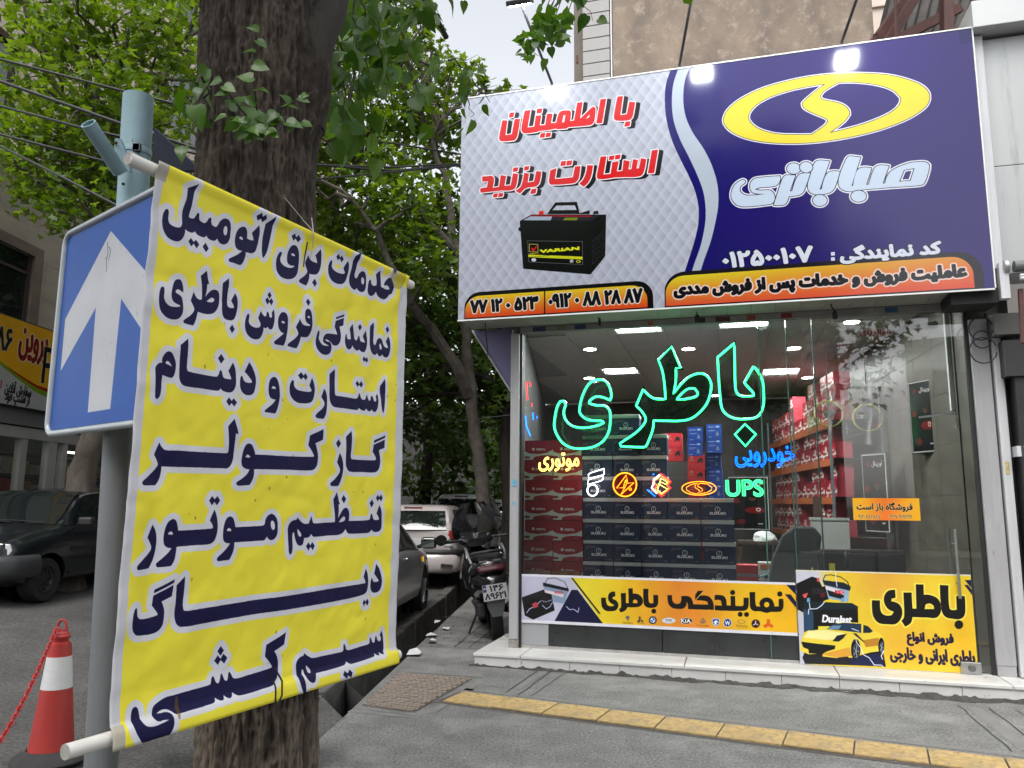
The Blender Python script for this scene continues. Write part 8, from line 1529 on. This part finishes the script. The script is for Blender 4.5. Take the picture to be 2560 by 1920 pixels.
for i in range(14): lbx(-3+i*1.6, -2.95+i*1.6, -.02, .02, 6.42, 7.35).build('railing_post', MATS['cable_black'], lb_)
for i in range(10):
    for j in range(11): 
        if (i % 3 == 1 and j % 3 != 0): continue
        lbx(-3+i*2.5+.003, -.5+i*2.5-.003, 1.6, 2.4, 6.4+j*1.05+.003, 7.45+j*1.05-.003).build('pale_block', PNK, lb_)
for i in (1, 4, 7):
    for j in range(3): link('upper_window', np_mesh('upper_window', [(-3+i*2.5, 1.75, 7+j*3.15), (-.5+i*2.5, 1.75, 7+j*3.15), (-.5+i*2.5, 1.75, 9.1+j*3.15), (-3+i*2.5, 1.75, 9.1+j*3.15)], np.array([(0, 1, 2, 3)]), CARG), lb_)
lbx(-3, 22, 2.4, 9, 6.4, 17.9).build('upper_core', MATS['mortar_grey'], lb_)
# shop sign
GX0, GX1 = -2.5, 3.9; gw_, gh_ = GX1-GX0, 1.22; LN_ = Vector((-math.sin(LBR), math.cos(LBR), 0)); lhs = lambda u, v: hit_line(u, v, LBO-LN_*.21, LBO-LN_*.21+LX)
cg = Canvas(gw_, gh_, 220, (.84, .62, .07), lambda u, v: (lhs(u, v)[0]-GX0, 4.09-lhs(u, v)[1]))
g6 = lambda p, k=4.879: [(x/k, 760+y/k) for x, y in p]
cg.fill([np.array(g6([(-200, 560), (0, 705), (150, 800), (300, 900), (450, 990), (600, 1040), (800, 1060), (900, 1400), (-400, 1400)]))], (.55, .02, .02)); cg.fill([np.array(g6([(-300, 520), (0, 690), (150, 815), (300, 930), (450, 1020), (600, 1085), (800, 1120), (900, 1400), (-400, 1400)]))], (.42, .55, .05)); cg.fill([np.array(g6([(-300, 560), (0, 740), (150, 860), (300, 980), (450, 1080), (600, 1150), (800, 1200), (900, 1400), (-400, 1400)]))], (.66, .66, .66))
p6 = lambda x, y: (x/4.879, 760+y/4.879)
cg.text('پروین', p6(205, 715), p6(600, 385), (.45, .02, .03), bold=.016, halo=((.8, .72, .6), .018)); cg.text('۸۶', p6(-70, 540), p6(165, 315), (.02, .02, .02), bold=.012, halo=((.7, .66, .6), .012)); cg.text('سفارش آنلاین', p6(48, 1110), p6(395, 990), (.04, .04, .05), bold=.007); cg.text('از اسنپ فود', p6(48, 1222), p6(372, 1105), (.04, .04, .05), bold=.007); cg.text('!', p6(0, 1025), p6(28, 930), (.6, .03, .15), bold=.01); cg.text('PARVIN', p6(500, 965), p6(1450, 790), (.05, .04, .03), bold=.004, halo=((.75, .7, .6), .01))
gs_ = thing('grocery_sign', 'yellow and white grocery sign with red Persian lettering above the left shop', 'shop sign', tuple(LBO+LX*GX0+Vector((0, 0, 4.09-gh_-.5))), LBR); sheet('sign_face', cg.material('grocery_print', rough=.35, emit=.0), gw_, gh_, gs_, t=.01, y=-.2); MB().box(0, gw_, -.199, 0, -.02, gh_+.02).build('sign_box', BKP, gs_)
lbx(-3, 26, -.12, .3, 2.62, 2.86).build('shutter_box', mat('shutter_grey', (.16, .16, .165), .5), lb_)
vx = [lhit(u, 1150)[0] for u in (-60, 36, 50, 108, 128, 148, 196, 208, 262)]
for a, b_ in ((vx[0]-.5, vx[0]), (vx[1], vx[1]+.14), (vx[3]-.02, vx[4]), (vx[5]-.03, vx[5]+.07), (vx[6]+.02, vx[7]+.05), (vx[8]+.3, vx[8]+.6), (6, 6.2), (8.5, 8.7)): lbx(a, b_, -.08, .02, .5, 2.5).build('door_post', ALW, lb_)
lbx(-3, 9, -.09, .02, 2.44, 2.6).build('door_header', ALW, lb_); lbx(-3, 9, -.075, .0, .5, .75).build('door_rail', ALW, lb_)
link('shop_window', np_mesh('shop_window', [(-3, -.03, .1), (9, -.03, .1), (9, -.03, 1.95), (-3, -.03, 1.95)], np.array([(0, 1, 2, 3)]), glass('grocery_glass', (.8, .85, .82), base=.05)), lb_)
lbx(-3, 9, 1.2, 1.3, .3, 2.7).build('back_wall', mat('grocery_back', (.03, .035, .03), .7), lb_); lbx(9, 26, -.05, .02, .3, 2.6).build('closed_front', mat('closed_shutter', (.07, .072, .075), .6, var=.2, scale=2), lb_)
gcol = [(.5, .45, .4), (.55, .3, .05), (.45, .03, .03), (.5, .5, .45), (.1, .25, .1), (.6, .5, .05), (.3, .1, .08)]
for k, z in enumerate((.9, 1.25, 1.6, 1.95, 2.28)):
    lbx(-3, 9, .55, .9, z-.03, z).build('shelf', mat('shelf_dark', (.05, .06, .055), .6), lb_)
gm = [MB() for _ in gcol]
for z in (.9, 1.25, 1.6, 1.95):
    x = -3.
    while x < 6: w = RNG.uniform(.05, .14); h = RNG.uniform(.14, .27); run = RNG.integers(1, 5); ci = RNG.integers(len(gcol)); [gm[ci].box(x+i*w, x+i*w+w*.93, .5, .7, z-.5, z-.5+h) for i in range(run)]; x += w*run+.01
for m_, c_ in zip(gm, gcol): o = m_.build('goods', mat('goods_%d' % gcol.index(c_), c_, .5, var=.35, scale=25), lb_); o['kind'] = 'stuff'
# bottle light
for i in range(2): lbx(.2+i*2.2, .9+i*2.2, .5, .56, 2.35, 2.38).build('shelf_light', mat('shelf_light', (1, 1, 1), .5, emit=(.9, 1, .9), estr=3), lb_)
# ---------------------------------------------------------------- masonry above and right of the shop
PLS = mat('old_plaster', (.34, .265, .20), .95, col2=(.15, .125, .105), scale=1.6, bump=.8, bscale=18, stretch=(1, 1, .55)); add_stains(PLS, 6, (.42, .35, .28), .52, .7); add_stains(PLS, 26, (.10, .08, .07), .6, .75)
ub = fthing('plaster_building', 'tall building with a rough brown plaster wall behind the sign', 'building', .4, 1.5, 3.7); MB().box(.40, 3.52, 0, 6, 0, 9).build('plaster_wall', PLS, ub); MB().box(-.13, .0, .08, 6, 0, 9).build('side_strip', mat('brown_render', (.17, .145, .12), .85, var=.12, scale=3), ub); MB().box(.0, .395, .02, 6, 0, 9).build('backing', DKF, ub)
cs2 = MB().box(.005, .36, -.015, .02, .006, .172).mesh('cladding_stone', mat('cladding_stone', (.36, .35, .34), .6, var=.07, scale=3), bevel=.004)
for i in range(50): o = link('cladding_stone', cs2, ub); o.location = (0, 0, .0+i*.178)
MB().box(.375, .392, -.02, .02, 0, 9).build('drain_pipe', WHT, ub); MB().box(-.10, -.075, .07, .081, 3.65, 3.76).build('wall_socket', mat('rust_square', (.14, .05, .03), .8), ub)
pk = thing('pale_building', 'pale pink stone building corner with a moulded cornice, above the sign', 'building', tuple(at_r(2150, 200, 17)), -AZ); o0 = at_r(2150, 200, 17)
MB().box(-1.5, 1.3, 0, 5, -5, 2.3).build('lower_storey', PNK, pk); MB().box(-1.5, 1.35, -.1, 5, 2.33, 2.5).build('cornice', PNK, pk); MB().box(-1.5, 1.3, 0, 5, 2.53, 6).build('upper_storey', PNK, pk); MB().box(.5, .95, -.02, .02, 2.7, 4.6).build('window', CARG, pk); MB().box(-1.5, 1.33, -.06, 5, 1.6, 1.66).build('moulding', PNK, pk)
RST = mat('rusty_steel', (.07, .025, .02), .7, var=.35, scale=8, bump=.2); SHT = mat('corrugated_grey', (.055, .05, .045), .7, var=.4, scale=4)
rf_ = fthing('roof_frame', 'dark unfinished roof with rusty beams above the right end of the sign', 'roof', 3.5, .6, 5.0)
def sfp(u, v, d): s_, z = S(u, v, d); return Vector((s_-3.5, d-.6, z-5.0))
MB().bar(sfp(2368, 110, .6), sfp(2362, -260, .6), .2, .1).build('steel_column', RST, rf_, bevel=.01)
for a, b_, w in (((2170, 130), (2290, -40), .12), ((2215, 110), (2330, -80), .14), ((2240, 100), (2400, 20), .07), ((2190, 95), (2245, 90), .05)): MB().bar(sfp(*a, .9), sfp(*b_, 1.2), w, .1).build('roof_beam', RST, rf_)
MB().tube([sfp(2241, 130, .7), sfp(2236, -200, .7)], .02, 6).build('thin_post', RST, rf_)
cg_ = MB()
for i in range(14): a = sfp(2210+i*24, 125, 1.4); b_ = sfp(2300+i*26, -260, 2.8); cg_.bar(a, b_, .12+.02*(i % 2), .03)
cgo = cg_.build('corrugated_sheet', SHT, rf_); MB().add([sfp(2180, 140, 1.7), sfp(2600, 110, 1.7), sfp(2600, -350, 3.2), sfp(2290, -300, 3.2)], [(0, 1, 2, 3)]).build('roof_underside', mat('roof_dark', (.03, .028, .026), .9), rf_); cgo['kind'] = 'stuff'
nb = fthing('neighbour_shop', 'neighbouring shop clad in grey metal panels at the right edge', 'shop', 4.39, -.1, 0); PNL = mat('metal_cladding', (.40, .41, .41), .45, .2, var=.06, scale=1.2, stretch=(1, 1, .3)); add_stains(PNL, 3, (.25, .255, .25), .55, .8, (3, 3, .3))
for z0, z1 in ((3.56, 4.55), (4.555, 5.78)): MB().box(.06, 2.5, -.28, .1, z0, z1).build('cladding_panel', PNL, nb, bevel=.004)
MB().box(-.03, .05, -.33, .0, 3.6, 5.8).build('edge_profile', ALU2, nb, bevel=.004); MB().box(-.05, 2.5, -.45, .1, 5.82, 6.08).build('cornice', mat('cornice_metal', (.5, .51, .51), .4, .2, var=.05, scale=2), nb, bevel=.006)
MB().tube([(.12, -.36, 3.6), (2.4, -.36, 3.6)], .05, 14).build('awning_roller', mat('roller_grey', (.12, .13, .13), .5), nb, smooth=True); MB().lathe([(.05, 0), (.062, .01), (.062, .04), (.04, .05)], (.08, -.36, 3.6), 14, AX((-1, 0, 0))).build('roller_cap', MATS['galvanised'], nb, smooth=True)
for z in (3.5, 3.475): MB().tube([(.14, -.42, z), (2.4, -.42, z)], .016, 8).build('awning_bar', ALU2, nb)
MB().box(.0, .07, -.38, -.3, 3.32, 3.64).build('awning_bracket', ALU2, nb); MB().bar((.16, -.34, 3.4), (.13, -.38, 2.92), .035).build('rusty_strut', RST, nb); MB().box(.0, 2.4, -.15, .2, 3.05, 3.24).build('frame_header', mat('shutter_slats', (.09, .09, .085), .6), nb); MB().box(.06, 2.4, -.13, .2, 2.68, 3.0).build('frame_header', mat('shutter_dark', (.03, .03, .03), .6), nb)
MB().box(.13, .2, -.1, .1, .11, 2.68).build('door_jamb', BKP, nb); MB().box(.1, 2.4, -.1, .05, 1.98, 2.07).build('transom', ALU2, nb); link('door_glass', np_mesh('door_glass', [(.2, -.02, .11), (2.4, -.02, .11), (2.4, -.02, 2.68), (.2, -.02, 2.68)], np.array([(0, 1, 2, 3)]), GL), nb)
MB().box(.1, 2.4, .9, 1.0, .1, 2.7).build('interior_wall', mat('neighbour_wall', (.5, .5, .48), .8, var=.1, scale=2), nb); MB().tube([(.27, -.08, .9), (.29, -.08, 1.5)], .014, 8).build('door_handle', MATS['brushed_steel'], nb); MB().box(.3, .5, .4, .6, .2, 1.3).build('machine', mat('machine_grey', (.2, .21, .22), .4), nb); MB().box(-.38, -.01, -.33, .0, 3.3, 3.42).build('dark_bracket', BLK, nb)
for i, (zz_, rr2) in enumerate(((3.12, .08), (3.02, .06), (2.92, .09))): MB().tube([(-.1+rr2*math.cos(t)*1.2, -.1-.01*i, zz_+rr2*1.3*math.sin(t)) for t in np.linspace(.3, 2*PI-.2, 18)], .006, 6).build('loose_cable', BLK, nb)
# end of the street: grey building behind the trees
eb = thing('far_building', 'grey building closing the far end of the street behind the trees', 'building', (-9, 46, .3), rad(0)); MB().box(-12, 22, 0, 6, 0, 7).build('wall', mat('far_wall', (.055, .053, .05), .9, var=.2, scale=.6), eb)
for i in range(11): MB().box(-11+i*3, -10.6+i*3, -.15, 0, 0, 5).build('pilaster', mat('far_pilaster', (.085, .08, .075), .9), eb)
side = thing('side_building', 'long plain wall of the building behind the shop, along the side street', 'building', (2.2, 16.2, 0), rad(0)); MB().box(-.1, 12, 0, 30, 0, 9).build('wall', mat('side_wall_plaster', (.16, .15, .14), .9, var=.1, scale=1), side)
# ---------------------------------------------------------------- across the main street, behind the camera: what the shop glass mirrors
ob = thing('opposite_building', 'grey stone building with windows across the main street, mirrored in the shop glass', 'building', (-17, -13, 0), rad(0)); OST = mat('opposite_stone', (.2, .195, .185), .8, var=.1, scale=1)
MB().box(0, 16, -8, 0, 0, 15).build('wall', OST, ob)
for i in range(6):
    for j in range(4):
        f = MB().box(1+i*2.5, 2.6+i*2.5, .0, .04, 2.6+j*3, 4.5+j*3).build('window', CARG, ob); MB().box(.9+i*2.5, 2.7+i*2.5, .0, .1, 2.45+j*3, 2.58+j*3).build('sill', ALW, f); MB().box(1.78+i*2.5, 1.82+i*2.5, .04, .06, 2.6+j*3, 4.5+j*3).build('frame', ALW, f)
ob2 = thing('opposite_building', 'low dark building across the main street, mirrored in the door glass', 'building', (2, -16, 0)); MB().box(0, 26, -8, 0, 0, 7.5).build('wall', mat('opposite_dark', (.08, .078, .075), .8, var=.1, scale=1), ob2)
for i in range(7): MB().box(.8+i*3.4, 3.2+i*3.4, 0, .05, 3.8, 6.2).build('window', CARG, ob2)
cl = [((RNG.uniform(-5.5, 2.5), RNG.uniform(-9, -5), RNG.uniform(4, 8.5)), RNG.uniform(.9, 1.5)) for _ in range(26)]
street_tree('leafy plane tree across the main street, mirrored in the shop glass', (-1.5, -7, 0), [(-1.5, -7, 0), (-1.4, -7, 2.5), (-1.5, -7, 4)], [((-1.5, -7, 4), (-3, -7, 6), .12, .05), ((-1.5, -7, 4), (.5, -7, 6.5), .12, .05)], cl, 70, .24, PD, BARKD, rb=.2, twigs=1)
cl = [((RNG.uniform(7.5, 11.5), RNG.uniform(-8, -5), RNG.uniform(4, 7.5)), RNG.uniform(.7, 1.2)) for _ in range(14)]
street_tree('smaller plane tree across the main street, further to the right', (9.5, -6.5, 0), [(9.5, -6.5, 0), (9.5, -6.5, 3)], [], cl, 70, .24, PD, BARKD, rb=.16, twigs=1)
